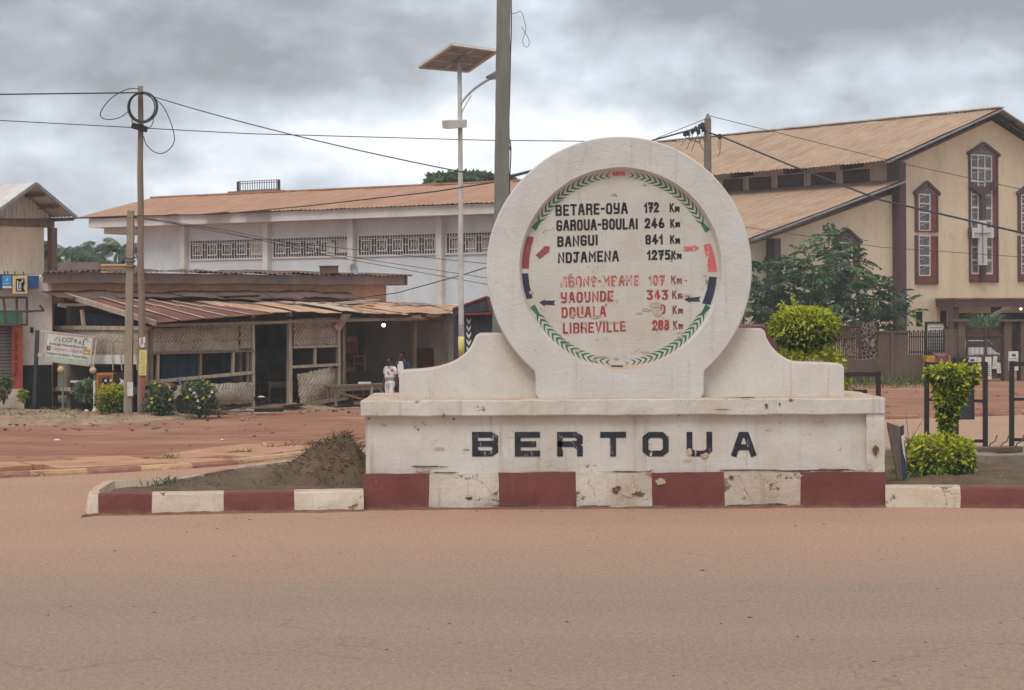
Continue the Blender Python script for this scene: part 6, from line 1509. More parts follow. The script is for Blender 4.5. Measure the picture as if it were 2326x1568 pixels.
# ------------------------------------------------------------------ poles, lamp and wires
def wob_pole(b, base, top, r0, r1, n, amp, seed):
    pts = []; rr = []
    for i in range(n + 1):
        t = i / n; p = Vector(base).lerp(Vector(top), t); p.x += amp * mnoise.noise(Vector((t * 5, seed, 0))); p.y += amp * mnoise.noise(Vector((t * 5, seed, 7)))
        pts.append(p); rr.append((r0 + (r1 - r0) * t) * (1 + .10 * mnoise.noise(Vector((t * 9, seed, 3)))))
    b.tube(pts, rr, 12)
# wooden pole with cable coil
YP = 53.3; s53 = YP / FOC
wp = thing('utility_pole', 'crooked brown wooden utility pole with a coil of cable and yellow notices', 'utility pole', (U(321, 945, YP).x, YP, 0))
b = MB(); wob_pole(b, U(321, 950, YP), U(318, 196, YP), 8.8 * s53, 6.0 * s53, 26, .035, 2.2); b.build('pole', MT['pole_wood'], wp, smooth=True)
b = MB(); rr = random.Random(6)
for k in range(7):
    r = (31 + rr.uniform(-3, 3)) * s53; c = U(324 + rr.uniform(-2, 2), 244 + rr.uniform(-2, 2), YP - .16 - .03 * k)
    b.tube([c + Vector((math.cos(a) * r, .02 * math.sin(a * 2), math.sin(a) * r * 1.05)) for a in [2 * math.pi * i / 36 for i in range(36)]], .017, 6, closed=True)
b.build('cable_coil', MT['cable'], wp)
def curl(b, pts, Y, r):
    P = [U(x, y, Y) for x, y in pts]; out = []
    for i in range(len(P) - 1):
        p0, p1, p2, p3 = P[max(i - 1, 0)], P[i], P[i + 1], P[min(i + 2, len(P) - 1)]
        for k in range(8):
            t = k / 8; out.append(.5 * ((2 * p1) + (p2 - p0) * t + (2 * p0 - 5 * p1 + 4 * p2 - p3) * t * t + (3 * p1 - p0 - 3 * p2 + p3) * t ** 3))
    b.tube(out + [P[-1]], r, 6)
b = MB(); curl(b, [(318, 203), (290, 203), (252, 224), (229, 255), (232, 268), (250, 272), (275, 266), (295, 250)], YP - .2, .013)
curl(b, [(350, 222), (372, 245), (388, 280), (396, 315), (388, 336), (368, 349), (348, 344), (332, 328), (326, 310)], YP - .2, .013)
curl(b, [(302, 262), (300, 275), (305, 288), (318, 293)], YP - .22, .012); curl(b, [(346, 262), (348, 275), (343, 287), (334, 293)], YP - .22, .012); b.build('loose_cable', MT['cable'], wp)
b = MB(); b.bar(U(299, 285, YP - .16), U(335, 295, YP - .16), .16, .14, (0, 1, 0)); b.build('splice_case', MT['black_metal'], wp, bevel=.03)
def notice(parent, x0, x1, y0, y1, Y, mat, tilt=0, ink=True, hole=False):
    b = MB(); b.prism([U(x0, y1, Y), U(x1, y1 - tilt, Y), U(x1, y0 - tilt, Y), U(x0, y0, Y)], (0, .01, 0)); o = b.build('notice', mat, parent)
    if ink:
        b = MB()
        for k in range(6):
            y = y0 + (y1 - y0) * (.18 + .13 * k); b.poly([U(x0 + 3, y, Y - .003), U(x1 - 3, y - tilt, Y - .003), U(x1 - 3, y + 1 - tilt, Y - .003), U(x0 + 3, y + 1, Y - .003)])
        b.build('print', simple('faint_ink', S(170, 160, 110)), o)
for q4 in ((316, 333, 795, 827), (315, 332, 826, 853)): notice(wp, *q4, YP - 10.5 * s53, MT['yellow_paper'])
for q4 in ((316, 321, 768, 786), (324, 330, 766, 780), (319, 328, 781, 790)): notice(wp, *q4, YP - 9.8 * s53, MT['paper'], 1, False)
b = MB(); b.prism([U(323, 905, YP - 9.4 * s53), U(328, 905, YP - 9.2 * s53), U(329, 858, YP - 9.2 * s53), U(321, 858, YP - 9.4 * s53)], (0, .03, 0)); b.build('red_paint', MT['orange_paint'], wp)
# short concrete pole
MT['concrete_pole_tan'] = simple('concrete_pole_tan', S(168, 154, 132), S(140, 126, 108), 3, 0.3, 0.7, 0.95, 0.1, 0.4, 25, 0.01, (2, 2, .3), fine=0.5)
YQ = 53.4; cpole = thing('utility_pole', 'short grey concrete utility pole leaning left of the wooden one', 'utility pole', (U(291, 945, YQ).x, YQ, 0))
b = MB(); P0, P1 = U(291, 950, YQ), U(297, 480, YQ); sq = lambda p, w_: [p + Vector((x * w_, y * w_, 0)) for x, y in ((-1, -1), (1, -1), (1, 1), (-1, 1))]
b.hexa(sq(P0, 9.5 * s53) + sq(P1, 7 * s53)); b.roughen(.3, .012, 3); b.build('pole', MT['concrete_pole_tan'], cpole)
b = MB(); b.hexa(sq(U(297, 496, YQ), 8 * s53) + sq(U(297, 479, YQ), 2 * s53)); b.bar(U(288, 498, YQ), U(309, 492, YQ), .06); b.bar(U(291, 480, YQ), U(303, 490, YQ), .05); b.build('cap', MT['tin_brown'], cpole)
b = MB()
for y in (586, 594, 606): p = U(295, y, YQ); b.tube([p + Vector((math.cos(a) * .14, math.sin(a) * .14, .03 * math.sin(a))) for a in [2 * math.pi * i / 20 for i in range(20)]], .014, 6, closed=True)
b.build('binding', MT['cable'], cpole)
notice(cpole, 289, 302, 868, 900, YQ - .16, MT['paper'], 0, False)
# big concrete pole behind the monument
YB = 35.6; s35 = YB / FOC
bp_ = thing('utility_pole', 'tall grey concrete pole rising out of the picture behind the monument', 'utility pole', (U(1134, 1040, YB).x, YB, .2))
b = MB(); b.hexa(sq(U(1133, 1052, YB), 19 * s35) + sq(U(1146, -260, YB), 14.5 * s35)); b.roughen(.35, .010, 3); b.build('pole', MT['concrete_pole'], bp_, bevel=.015)
b = MB(); curl(b, [(1160, -40), (1161, 60), (1159, 130), (1157, 230), (1155, 300), (1160, 340), (1157, 420), (1158, 520), (1152, 640), (1150, 800)], YB - .1, .012); curl(b, [(1150, 300), (1156, 330), (1160, 345)], YB - .1, .01); b.build('down_cable', MT['cable'], bp_)
b = MB(); curl(b, [(1162, 55), (1185, 48), (1197, 44), (1205, 75), (1203, 125), (1193, 150), (1191, 170), (1200, 184), (1208, 172), (1205, 150), (1190, 120), (1187, 103)], YB - .1, .005) if False else curl(b, [(1160, 32), (1172, 30), (1183, 27), (1190, 45), (1194, 66), (1190, 80), (1187, 95), (1192, 107), (1200, 105), (1201, 92), (1193, 76), (1184, 62)], YB - .1, .005); b.build('loose_wire', MT['cable'], bp_)
# solar street lamp
YS = 50.0
lamp = thing('solar_street_lamp', 'white solar street lamp with tilted panel and curved arm beside the big pole', 'street lamp', (U(1048, 865, YS).x, YS, 0))
b = MB(); b.tube([U(1049, 960, YS), U(1047, 700, YS), U(1045, 300, YS), U(1043, 140, YS)], [.075, .07, .06, .055], 14); p = U(1049, 852, YS); b.lathe((p.x, p.y, 0), [(.2, 0), (.2, .03), (.09, .05)], 14); b.build('pole', MT['white_metal'], lamp, smooth=True)
A, B_, C_, D_ = U(953, 152, YS + .75), U(1062, 161, YS + .75), U(1129, 115, YS - .75), U(1027, 101, YS - .75)
nn = (B_ - A).cross(D_ - A).normalized(); nn = nn if nn.z > 0 else -nn
b = MB(); b.prism([A, B_, C_, D_], nn * .02); b.build('panel', simple('panel_back', S(158, 158, 162), S(142, 142, 148), 2), lamp)
b = MB(); Q = [A, B_, C_, D_]
for i in range(4): b.bar(Q[i] - nn * .01, Q[(i + 1) % 4] - nn * .01, .08, .07, nn)
b.bar(A.lerp(B_, .52) - nn * .012, D_.lerp(C_, .52) - nn * .012, .05, .05, nn); b.bar(A.lerp(D_, .33) - nn * .014, B_.lerp(C_, .33) - nn * .014, .03, .03, nn); b.bar(A.lerp(D_, .68) - nn * .014, B_.lerp(C_, .68) - nn * .014, .03, .03, nn)
b.build('panel_frame', MT['white_metal'], lamp)
b = MB(); m = (A + B_ + C_ + D_) / 4; b.bar(U(1043, 145, YS), m - nn * .03, .09); b.bar(m.lerp(A.lerp(B_, .52), .45) - nn * .06, m.lerp(D_.lerp(C_, .52), .45) - nn * .06, .08, .06, nn); b.build('bracket', MT['grey_metal'], lamp)
b = MB(); curl(b, [(1046, 236), (1060, 219), (1078, 202), (1100, 187), (1112, 180)], YS - .05, .035); curl(b, [(1047, 262), (1055, 243), (1070, 218)], YS - .05, .016); b.build('arm', MT['white_metal'], lamp)
b = MB(); b.hexa([U(1101, 178, YS + .1), U(1112, 183, YS - .15), U(1138, 180, YS - .15), U(1134, 172, YS + .1), U(1103, 174, YS + .1), U(1114, 171, YS - .15), U(1140, 155, YS - .15), U(1130, 158, YS + .1)]); b.build('lamp_head', MT['grey_metal'], lamp, bevel=.02)
b = MB(); a, c = U(1003, 293, YS - .1), U(1061, 273, YS - .1); b.hexa([U(1004, 292, YS - .05), U(1017, 294, YS - .3), U(1060, 290, YS - .25), U(1060, 289, YS + .2), U(1003, 274, YS - .05), U(1016, 273, YS - .3), U(1060, 272, YS - .25), U(1060, 273, YS + .2)]); b.build('battery_box', MT['white_metal'], lamp, bevel=.015)
b = MB(); b.tube([U(1047.6, 808, YS), U(1047.2, 765, YS)], .078, 14); b.build('yellow_band', MT['yellow_paper'], lamp, smooth=True)
b = MB(); rr = random.Random(4)
for k in range(7): y = 738 + k * 4; b.tube([U(1047, y + 2, YS), U(1047, y, YS)], .074, 14)
b.build('tape', MT['grey_metal'], lamp)
# pole in front of the church
YC = 70.0; sC = YC / FOC
cpl = thing('utility_pole', 'square grey pole with a tangle of wires standing before the church roof', 'utility pole', (U(1605, 830, YC).x, YC, 0))
b = MB(); b.hexa(sq(U(1606, 860, YC), 11 * sC) + sq(U(1607, 272, YC), 7.2 * sC)); b.hexa(sq(U(1607, 271.5, YC), 7.2 * sC) + sq(U(1607, 259, YC), 2 * sC)); b.build('pole', MT['concrete'], cpl)
b = MB()
for x, y in ((1595, 284), (1589, 288), (1580, 293), (1555, 304), (1562, 303), (1572, 298), (1634, 310), (1597, 294), (1586, 300)): p = U(x, y, YC - .2); b.lathe(p, [(.03, -.10), (.07, -.07), (.07, .05), (.03, .09)], 8)
b.build('insulators', MT['black_metal'], cpl)
b = MB(); 
for pts in ([(1555, 305), (1560, 316), (1575, 320), (1588, 326)], [(1565, 304), (1568, 318), (1588, 322)], [(1580, 296), (1586, 312), (1590, 328), (1598, 344)], [(1597, 294), (1592, 312), (1590, 325)], [(1600, 300), (1596, 316), (1602, 322)], [(1546, 330), (1560, 315), (1580, 298)], [(1570, 345), (1577, 325), (1584, 305)], [(1558, 340), (1568, 320), (1575, 300)], [(1633, 312), (1632, 335), (1635, 345), (1630, 356)], [(1637, 312), (1636, 340)]): curl(b, pts, YC - .25, .012)
b.build('drop_wires', MT['cable'], cpl)
# spans
def span(label, pts, Y, r, sag=0.0, nm='overhead_wire'):
    P = [U(x, y, Y if not isinstance(Y, (list, tuple)) else Y[i]) for i, (x, y) in enumerate(pts)]; b = MB(); out = []
    for a, c in zip(P, P[1:]):
        for k in range(16): t = k / 16; q = a.lerp(c, t); q.z -= sag * 4 * t * (1 - t); out.append(q)
    b.tube(out + [P[-1]], r, 6); return tag(b.build(nm, MT['cable']), label, 'wire', 'overhead wires')
span('black wire running from the left edge to the top of the wooden pole', [(-900, 226), (316, 211)], [50, 53.1], .02)
span('black wire falling from the top of the wooden pole to the big concrete pole', [(322, 212), (1125, 406)], [53.1, 36.5], .013, .12)
span('thin level wire crossing the sky behind both poles towards the monument', [(-900, 226), (560, 304), (1100, 319), (1500, 323)], [60, 60, 60, 60], .015)
span('wire strung at shop roof height from the left edge to the short concrete pole', [(-900, 512), (170, 496), (296, 491)], [51, 53.3, 53.4], .022)
span('wire rising along the white building eaves to the big concrete pole', [(300, 491), (500, 487), (700, 468), (985, 436), (1125, 414)], [53.4, 49, 45, 39, 36], .013)
span('uppermost thin wire sloping down across the white wall', [(306, 492), (560, 540), (909, 579), (1110, 600)], [53.4, 53.4, 53.5, 53.5], .009)
span('middle thin wire sloping down across the white wall', [(306, 493), (500, 520), (796, 584), (1112, 633)], [53.4, 53.4, 53.5, 53.5], .009)
span('lowest thin wire sloping down across the white wall', [(306, 495), (480, 520), (743, 581), (1115, 648)], [53.4, 53.4, 53.5, 53.5], .009)
span('dark wire climbing from the stall roof past the lamp post', [(743, 686), (900, 666), (1050, 625), (1160, 590)], [60, 58, 52, 45], .014)
span('thick bundled cable from behind the monument to the church pole', [(1156, 402), (1490, 317), (1590, 290), (1604, 300)], [36, 66, 69.7, 69.8], .03)
span('thin top wire from behind the monument up to the church pole', [(1490, 315), (1604, 270)], [67, 69.8], .012)
span('thick cable falling from the church pole across the church front', [(1610, 302), (1636, 310), (1800, 378), (2000, 455), (2340, 534)], [69.9, 69.9, 66, 62, 56], .03)
span('thin wire falling from the church pole top across the church roof', [(1612, 264), (2040, 370), (2345, 436)], [69.9, 66, 62], .012)
span('thin wire crossing the church windows low down', [(1690, 516), (1826, 536), (2000, 562), (2345, 586)], [66, 66, 66, 66], .010)

# ------------------------------------------------------------------ signboard, small things before the shops
YI = 55.2; sI = YI / FOC
ib = thing('signboard', 'white exchange office signboard in a thin frame on a leaning dark post', 'signboard', (U(78, 926, YI).x, YI, 0))
b = MB(); b.bar(U(77, 935, YI), U(85, 750, YI), .10); b.build('post', simple('post_slate', S(64, 72, 78), S(52, 58, 64), 3), ib)
o_ = U(101, 817, YI - .06); ux = (U(202, 829, YI - .06) - o_).normalized(); uz = Vector((-ux.z, 0, ux.x)); Wd = (U(202, 829, YI - .06) - o_).length; Ht = 62 * sI
def ip(u, v, o=0): return o_ + ux * (u * Wd) + uz * (v * Ht) + Vector((0, -o, 0))
b = MB(); b.prism([ip(0, 0), ip(1, 0), ip(1, 1), ip(0, 1)], (0, .05, 0)); b.build('board', MT['paper'], ib)
b = MB()
for a, c in (((-.16, 1.03), (1.1, 1.03)), ((1.1, 1.03), (1.1, -.05)), ((1.02, 1.0), (1.02, -.05)), ((-.02, 1.0), (-.02, -.02)), ((-.02, -.03), (1.1, -.03)), ((-.16, .18), (-.02, .18)), ((-.16, .12), (-.02, .10))): b.bar(ip(*a, -.01), ip(*c, -.01), .045)
b.build('frame', simple('frame_pale', S(206, 192, 180), S(184, 164, 150), 4), ib)
b = MB(); b.poly([ip(.0, .0, .006), ip(.98, .0, .006), ip(.98, .15, .006), ip(.0, .15, .006)]); b.build('green_strip', simple('strip_green', S(186, 202, 180), S(160, 182, 156), 9), ib)
b = MB(); b.poly([ip(.02, .36, .006), ip(.10, .36, .006), ip(.10, .52, .006), ip(.02, .52, .006)], 0); b.poly([ip(.84, .36, .006), ip(.99, .36, .006), ip(.99, .56, .006), ip(.84, .56, .006)], 1)
for k in range(2): b.poly([ip(.04, .40 + .06 * k, .009), ip(.085, .40 + .06 * k, .009), ip(.085, .42 + .06 * k, .009), ip(.04, .42 + .06 * k, .009)], 2)
b.poly([ip(.87, .42, .009), ip(.96, .42, .009), ip(.96, .46, .009), ip(.87, .46, .009)], 2); b.build('badges', [MT['blackp'], MT['ink_yellow'], MT['paper']], ib)
for k, ch in enumerate('ICOTRA'):
    arch = .05 * (1 - ((k - 2.5) / 2.5) ** 2); text_mesh(ch, .165, MT['ink_sgreen'], ib, ip(.24 + .092 * k + (0 if k else .03), .70 + arch, .006), ux, uz, (0, -1, 0), bold=.0)
text_mesh('Echange Manuel-Electronic', .105, MT['ink_sign'], ib, ip(.07, .575, .006), ux, uz, (0, -1, 0), width=Wd * .84)
text_mesh('Commerce General', .13, MT['ink_sred'], ib, ip(.13, .40, .006), ux, uz, (0, -1, 0), width=Wd * .68)
text_mesh('Prestations de Service - Travaux Publics', .10, MT['ink_sign'], ib, ip(.03, .22, .006), ux, uz, (0, -1, 0), width=Wd * .92)
b = MB(); P = [(.15, .72), (.20, .86), (.24, .94), (.25, .88), (.20, .74), (.13, .70)]; b.poly([ip(*q, .006) for q in P]); b.build('leaf_mark', simple('pale_green', S(178, 200, 168)), ib)
b = MB(); b.bar(ip(.82, .68, .006), ip(.82, .86, .006), .02, .004, (0, 1, 0)); b.bar(ip(.82, .86, .006), ip(.87, .96, .006), .02, .004, (0, 1, 0)); b.bar(ip(.87, .96, .006), ip(.93, .86, .006), .02, .004, (0, 1, 0)); b.build('house_mark', MT['ink_sgreen'], ib)
def globe(x, y, Y, foot, label):
    t = thing('globe_lamp', label, 'garden lamp', (U(x, foot, Y).x, Y, 0), 'globe lamps below the signboard'); c = U(x, y, Y)
    b = MB(); b.ball(c, 8.2 * Y / FOC, 14); b.build('globe', simple('globe_beige', S(214, 188, 146), S(196, 168, 128), 4), t, smooth=True)
    b = MB(); b.tube([(c.x + .06, Y, -.05), (c.x + .05, Y, 1.0), c + Vector((.05, .0, -.05))], .028, 8); b.build('post', simple('post_green', S(122, 142, 128), S(100, 122, 108), 3), t)
globe(138, 840, 54.95, 915, 'browner globe lamp under the signboard, left one'); globe(211, 842, 54.8, 915, 'paler globe lamp right of the signboard frame')
def cabinet(x0, x1, y0, y1, Y, mat, label, deco):
    a, c = U(x0, y1, Y), U(x1, y0, Y); t = thing('cabinet', label, 'cabinet', ((a.x + c.x) / 2, Y, 0)); b = MB(); b.box(a.x, c.x, Y, Y + .5, 0.02, c.z); b.build('body', mat, t, bevel=.01)
    b = MB(); m = .05; b.box(a.x + m, c.x - m, Y - .012, Y, c.z - .42, c.z - .06); b.build('door', MT['wood_red' if deco else 'wood_dark'], t)
    if deco:
        b = MB(); b.box(a.x + .16, c.x - .10, Y - .02, Y - .012, c.z - .30, c.z - .12); b.build('plate', MT['ink_sign'], t)
        b = MB()
        for k in range(2): q = Vector((a.x + .26 + .14 * k, Y - .022, c.z - .2)); b.ball(q, .035, 8, sc=(1, .2, 1.2))
        b.build('mark', MT['paper'], t)
    else:
        b = MB(); b.prism([(a.x + .1, Y - .014, c.z - .36), (a.x + .2, Y - .014, c.z - .22), (a.x + .16, Y - .014, c.z - .14), (a.x + .3, Y - .014, c.z - .2), (a.x + .33, Y - .014, c.z - .38), (a.x + .24, Y - .014, c.z - .3)], (0, -.004, 0)); b.build('mark', MT['paper'], t)
    return t
cabinet(219, 257, 848, 905, 54.3, simple('orange_wood', S(190, 130, 76), S(166, 108, 62), 3), 'orange wooden cabinet with two white marks above the yellow hedge', True)
cabinet(258, 284, 848, 905, 54.1, MT['wood_dark'], 'dark brown cabinet with a white sign between orange cabinet and concrete pole', False)
# gate of the little front garden
g = thing('garden_panel', 'white edged garden panel beside the pale green bush', 'panel', (U(205, 900, 54.8).x, 54.8, 0))
b = MB(); a, c = U(150, 906, 54.6), U(218, 866, 54.6); b.box(a.x, c.x, 55.2, 55.23, 0, c.z - .1); b.build('board', MT['dark'], g)
b = MB(); b.box(c.x - .06, c.x, 54.5, 55.2, 0, c.z); b.box(a.x, c.x - .061, 55.16, 55.2, c.z - .06, c.z); b.build('edge', MT['white_trim'], g)
b = MB(); rr = random.Random(2); p = U(216, 900, 54.3); p.z = .14; b.ball(p, .09, 10); b.ball(p + Vector((-.25, .05, -.02)), .07, 8); tag(b.build('white_stone', MT['kerb_white'], smooth=True), 'white painted stones edging the little front garden', 'stones')
# bucket by the doorway
p = SF.P(591, 921, .45); bk_ = thing('bucket', 'black bucket with something white in it at the stall doorway', 'bucket', (p.x, p.y, p.z))
b = MB(); b.lathe(p, [(.12, 0), (.19, .22), (.20, .24), (.18, .24), (.11, .03)], 18); b.build('body', MT['black_metal'], bk_, smooth=True)
b = MB(); b.ball(p + Vector((.03, 0, .22)), .09, 8, sc=(1.2, 1, .6)); b.build('contents', MT['paper'], bk_)
# furniture: table in the doorway, workbench, chairs
def W_(px, py, o): return SF.P(px, py, o)
fl_z = SF.at(700, 921)[1] + .02
def table(name, label, c, L, dpt, h, mat, brace=False):
    t = thing(name, label, 'bench' if brace else 'table', tuple(c)); d, n = SF.d, SF.n
    def q(s, o, z): return Vector(c) + d * s + n * o + Vector((0, 0, z))
    def bx(s0, s1, o0, o1, z0, z1): b = MB(); b.hexa([q(s0, o1, z0), q(s1, o1, z0), q(s1, o0, z0), q(s0, o0, z0), q(s0, o1, z1), q(s1, o1, z1), q(s1, o0, z1), q(s0, o0, z1)]); return b
    bx(-L / 2, L / 2, -dpt / 2, dpt / 2, h - .05, h).build('top', mat, t); bx(-L / 2 + .03, L / 2 - .03, dpt / 2 - .05, dpt / 2 - .02, h - .17, h - .053).build('apron', mat, t)
    for s in (-1, 1):
        for o in (-1, 1): bx(s * (L / 2 - .07) - .035, s * (L / 2 - .07) + .035, o * (dpt / 2 - .08) - .03, o * (dpt / 2 - .08) + .03, 0, h - .053).build('leg', mat, t)
    if brace:
        b = MB(); b.bar(q(-L / 2 + .1, dpt / 2 + .02, h - .2), q(.3, dpt / 2 + .02, .08), .07, .03, n); b.bar(q(L / 2 - .6, dpt / 2 + .02, h - .1), q(L / 2 - .1, dpt / 2 + .02, .1), .07, .03, n); b.build('brace', mat, t)
        bx(.3 - .035, .3 + .035, dpt / 2 - .06, dpt / 2 - .0, 0, h - .053).build('leg', MT['wood_pale'], t)
    return t
q = W_(625, 905, -1.2); table('table', 'plain wooden table standing inside the dark doorway', (q.x, q.y, fl_z), .95, .6, .66, MT['wood'])
q = W_(815, 915, .55); table('workbench', 'rough wooden workbench with diagonal braces before the chair shop', (q.x, q.y, .05), 2.2, .5, .62, MT['wood'], True)
for (x, y, w_, h_, lab) in ((828, 861, .38, .06, 'white folded paper on the workbench'),):
    p = W_(x, y, .6); b = MB(); b.box(p.x - w_ / 2, p.x + w_ / 2, p.y - .1, p.y + .1, .672, .672 + h_); tag(b.build('paper_bundle', MT['paper'], bevel=.01), lab, 'paper')
def chair(label, c, rot, h0=0):
    t = thing('wooden_chair', label, 'chair', (c[0], c[1], c[2]), 'wooden chairs in the shop'); M_ = Matrix.Rotation(rot, 4, 'Z')
    def bx(nm, x0, x1, y0, y1, z0, z1): b = MB(); cs = [(x0, y0, z0), (x1, y0, z0), (x1, y1, z0), (x0, y1, z0), (x0, y0, z1), (x1, y0, z1), (x1, y1, z1), (x0, y1, z1)]; b.hexa([Vector(c) + M_ @ Vector(v) for v in cs]); return b.build(nm, MT['wood_red'], t)
    bx('seat', -.23, .23, -.22, .20, .42, .46)
    for x in (-.21, .21):
        bx('leg', x - .02, x + .02, -.22, -.18, 0, .417); bx('leg', x - .02, x + .02, .18, .22, 0, 1.02)
    bx('stretcher', -.19, .19, -.21, -.19, .2, .24); bx('lower_rail', -.187, .187, .185, .215, .55, .61)
    b = MB(); n = 12; ps = [(-.187 + .374 * i / n, .88 + .0) for i in range(n + 1)] + [(.187 - .374 * i / n, 1.0 + .04 * math.sin(math.pi * i / n) + .015 * math.cos(4 * math.pi * i / n)) for i in range(n + 1)]
    b.prism([Vector(c) + M_ @ Vector((x, .19, z)) for x, z in ps], M_ @ Vector((0, .025, 0))); b.build('top_rail', MT['wood_red'], t)
    for k in range(5): x = -.13 + .065 * k; bx('slat', x - .014, x + .014, .195, .207, .613, .877)
    return t
cz = fl_z; p = W_(803, 905, -.15); rot = math.atan2(SF.d.y, SF.d.x)
chair('red brown slat backed chair on the floor, below the other', (p.x, p.y, cz), rot + .05)
b = MB(); tp2 = MB(); p2 = W_(806, 905, -.55); tp2.hexa([Vector((p2.x, p2.y, cz)) + SF.d * s + SF.n * o + Vector((0, 0, z)) for z in (0, .92) for s, o in ((-.45, .28), (.45, .28), (.45, -.28), (-.45, -.28))]); st = tp2.build('crate', MT['wood_dark'])
tag(st, 'dark crate in the shop carrying the raised chair', 'crate')
chair('red brown slat backed chair raised on the crate, upper one', (p2.x, p2.y, cz + .92), rot - .03)
p = W_(987, 905, -.8); t = thing('cabinet', 'brown wooden cupboard with panelled front at the right of the chair shop', 'cupboard', (p.x, p.y, cz))
b = MB(); b.hexa([Vector((p.x, p.y, cz)) + SF.d * s + SF.n * o + Vector((0, 0, z)) for z in (0, 1.55) for s, o in ((-.7, .25), (.7, .25), (.7, -.25), (-.7, -.25))]); b.build('body', simple('cupboard', S(112, 84, 72), S(92, 68, 60), 2), t)
b = MB()
for s0, s1 in ((-.65, -.03), (.03, .65)): b.hexa([Vector((p.x, p.y, cz)) + SF.d * s + SF.n * o + Vector((0, 0, z)) for z in (.1, 1.45) for s, o in ((s0, .27), (s1, .27), (s1, .25), (s0, .25))])
b.build('door', MT['wood_red'], t)
# motorcycle behind the flowering bushes
m0 = U(372, 925, 53.7); mc = thing('motorcycle', 'maroon motorcycle parked behind the flowering bushes', 'motorcycle', (m0.x, 53.7, .05))
for dx in (-.6, .6):
    b = MB(); b.lathe((m0.x + dx, 53.7, .36), [(.24, -.04), (.30, -.05), (.30, .05), (.24, .04)], 20, axis=(0, 1, 0)); w2 = b.build('wheel', MT['dark'], mc, smooth=True)
b = MB(); b.ball((m0.x + .12, 53.7, .80), .2, 12, sc=(1.3, .7, .75)); b.build('tank', simple('maroon_gloss', S(92, 44, 50), S(80, 38, 44), rough=.3, spec=.5), mc, smooth=True)
b = MB(); b.box(m0.x - .55, m0.x - .08, 53.6, 53.8, .74, .84); b.build('seat', MT['blackp'], mc, bevel=.04)
b = MB(); b.box(m0.x - .2, m0.x + .2, 53.6, 53.8, .35, .66); b.build('engine', MT['grey_metal'], mc, bevel=.05)
b = MB(); b.tube([(m0.x + .6, 53.7, .36), (m0.x + .45, 53.7, .9), (m0.x + .4, 53.7, 1.0)], .025, 8); b.tube([(m0.x + .4, 53.35, 1.05), (m0.x + .42, 53.7, 1.0), (m0.x + .4, 54.05, 1.05)], .018, 8); b.tube([(m0.x - .6, 53.7, .36), (m0.x - .1, 53.7, .45), (m0.x + .4, 53.7, .85)], .03, 8); b.build('frame', MT['grey_metal'], mc)

# ------------------------------------------------------------------ two people by the workbench
def grow(name, nodes, edges, mats, parent, pick=None, sub=2):
    """one continuous skinned surface over a skeleton: nodes = {key: (pos, radius)}"""
    keys = list(nodes); idx = {k: i for i, k in enumerate(keys)}; org = WORG[parent.name]
    me = bpy.data.meshes.new('sk'); me.from_pydata([tuple(Vector(nodes[k][0]) - org) for k in keys], [(idx[a], idx[c]) for a, c in edges], [])
    o = bpy.data.objects.new('sk', me); COL.objects.link(o); o.modifiers.new('skin', 'SKIN')
    if not me.skin_vertices: raise RuntimeError('no skin layer')
    for i, k in enumerate(keys):
        r = nodes[k][1]; me.skin_vertices[0].data[i].radius = r if isinstance(r, tuple) else (r, r)
    me.skin_vertices[0].data[0].use_root = True
    sb = o.modifiers.new('sub', 'SUBSURF'); sb.levels = sub; sb.render_levels = sub
    dg = bpy.context.evaluated_depsgraph_get(); dg.update(); nm = bpy.data.meshes.new_from_object(o.evaluated_get(dg)); bpy.data.objects.remove(o); bpy.data.meshes.remove(me)
    nm.name = name; nm.materials.clear()
    for m in mats: nm.materials.append(m)
    for p in nm.polygons:
        p.use_smooth = True; p.material_index = pick(p.center + org) if pick else 0
    q = bpy.data.objects.new(name, nm); COL.objects.link(q); q.parent = parent; WORG[q.name] = org; return q
MT['skin'] = simple('skin', S(84, 58, 46), S(70, 48, 40), rough=.55, spec=.35); MT['hair'] = simple('hair', S(30, 26, 25), rough=.9); MT['eye'] = simple('eye_white', S(210, 204, 196))
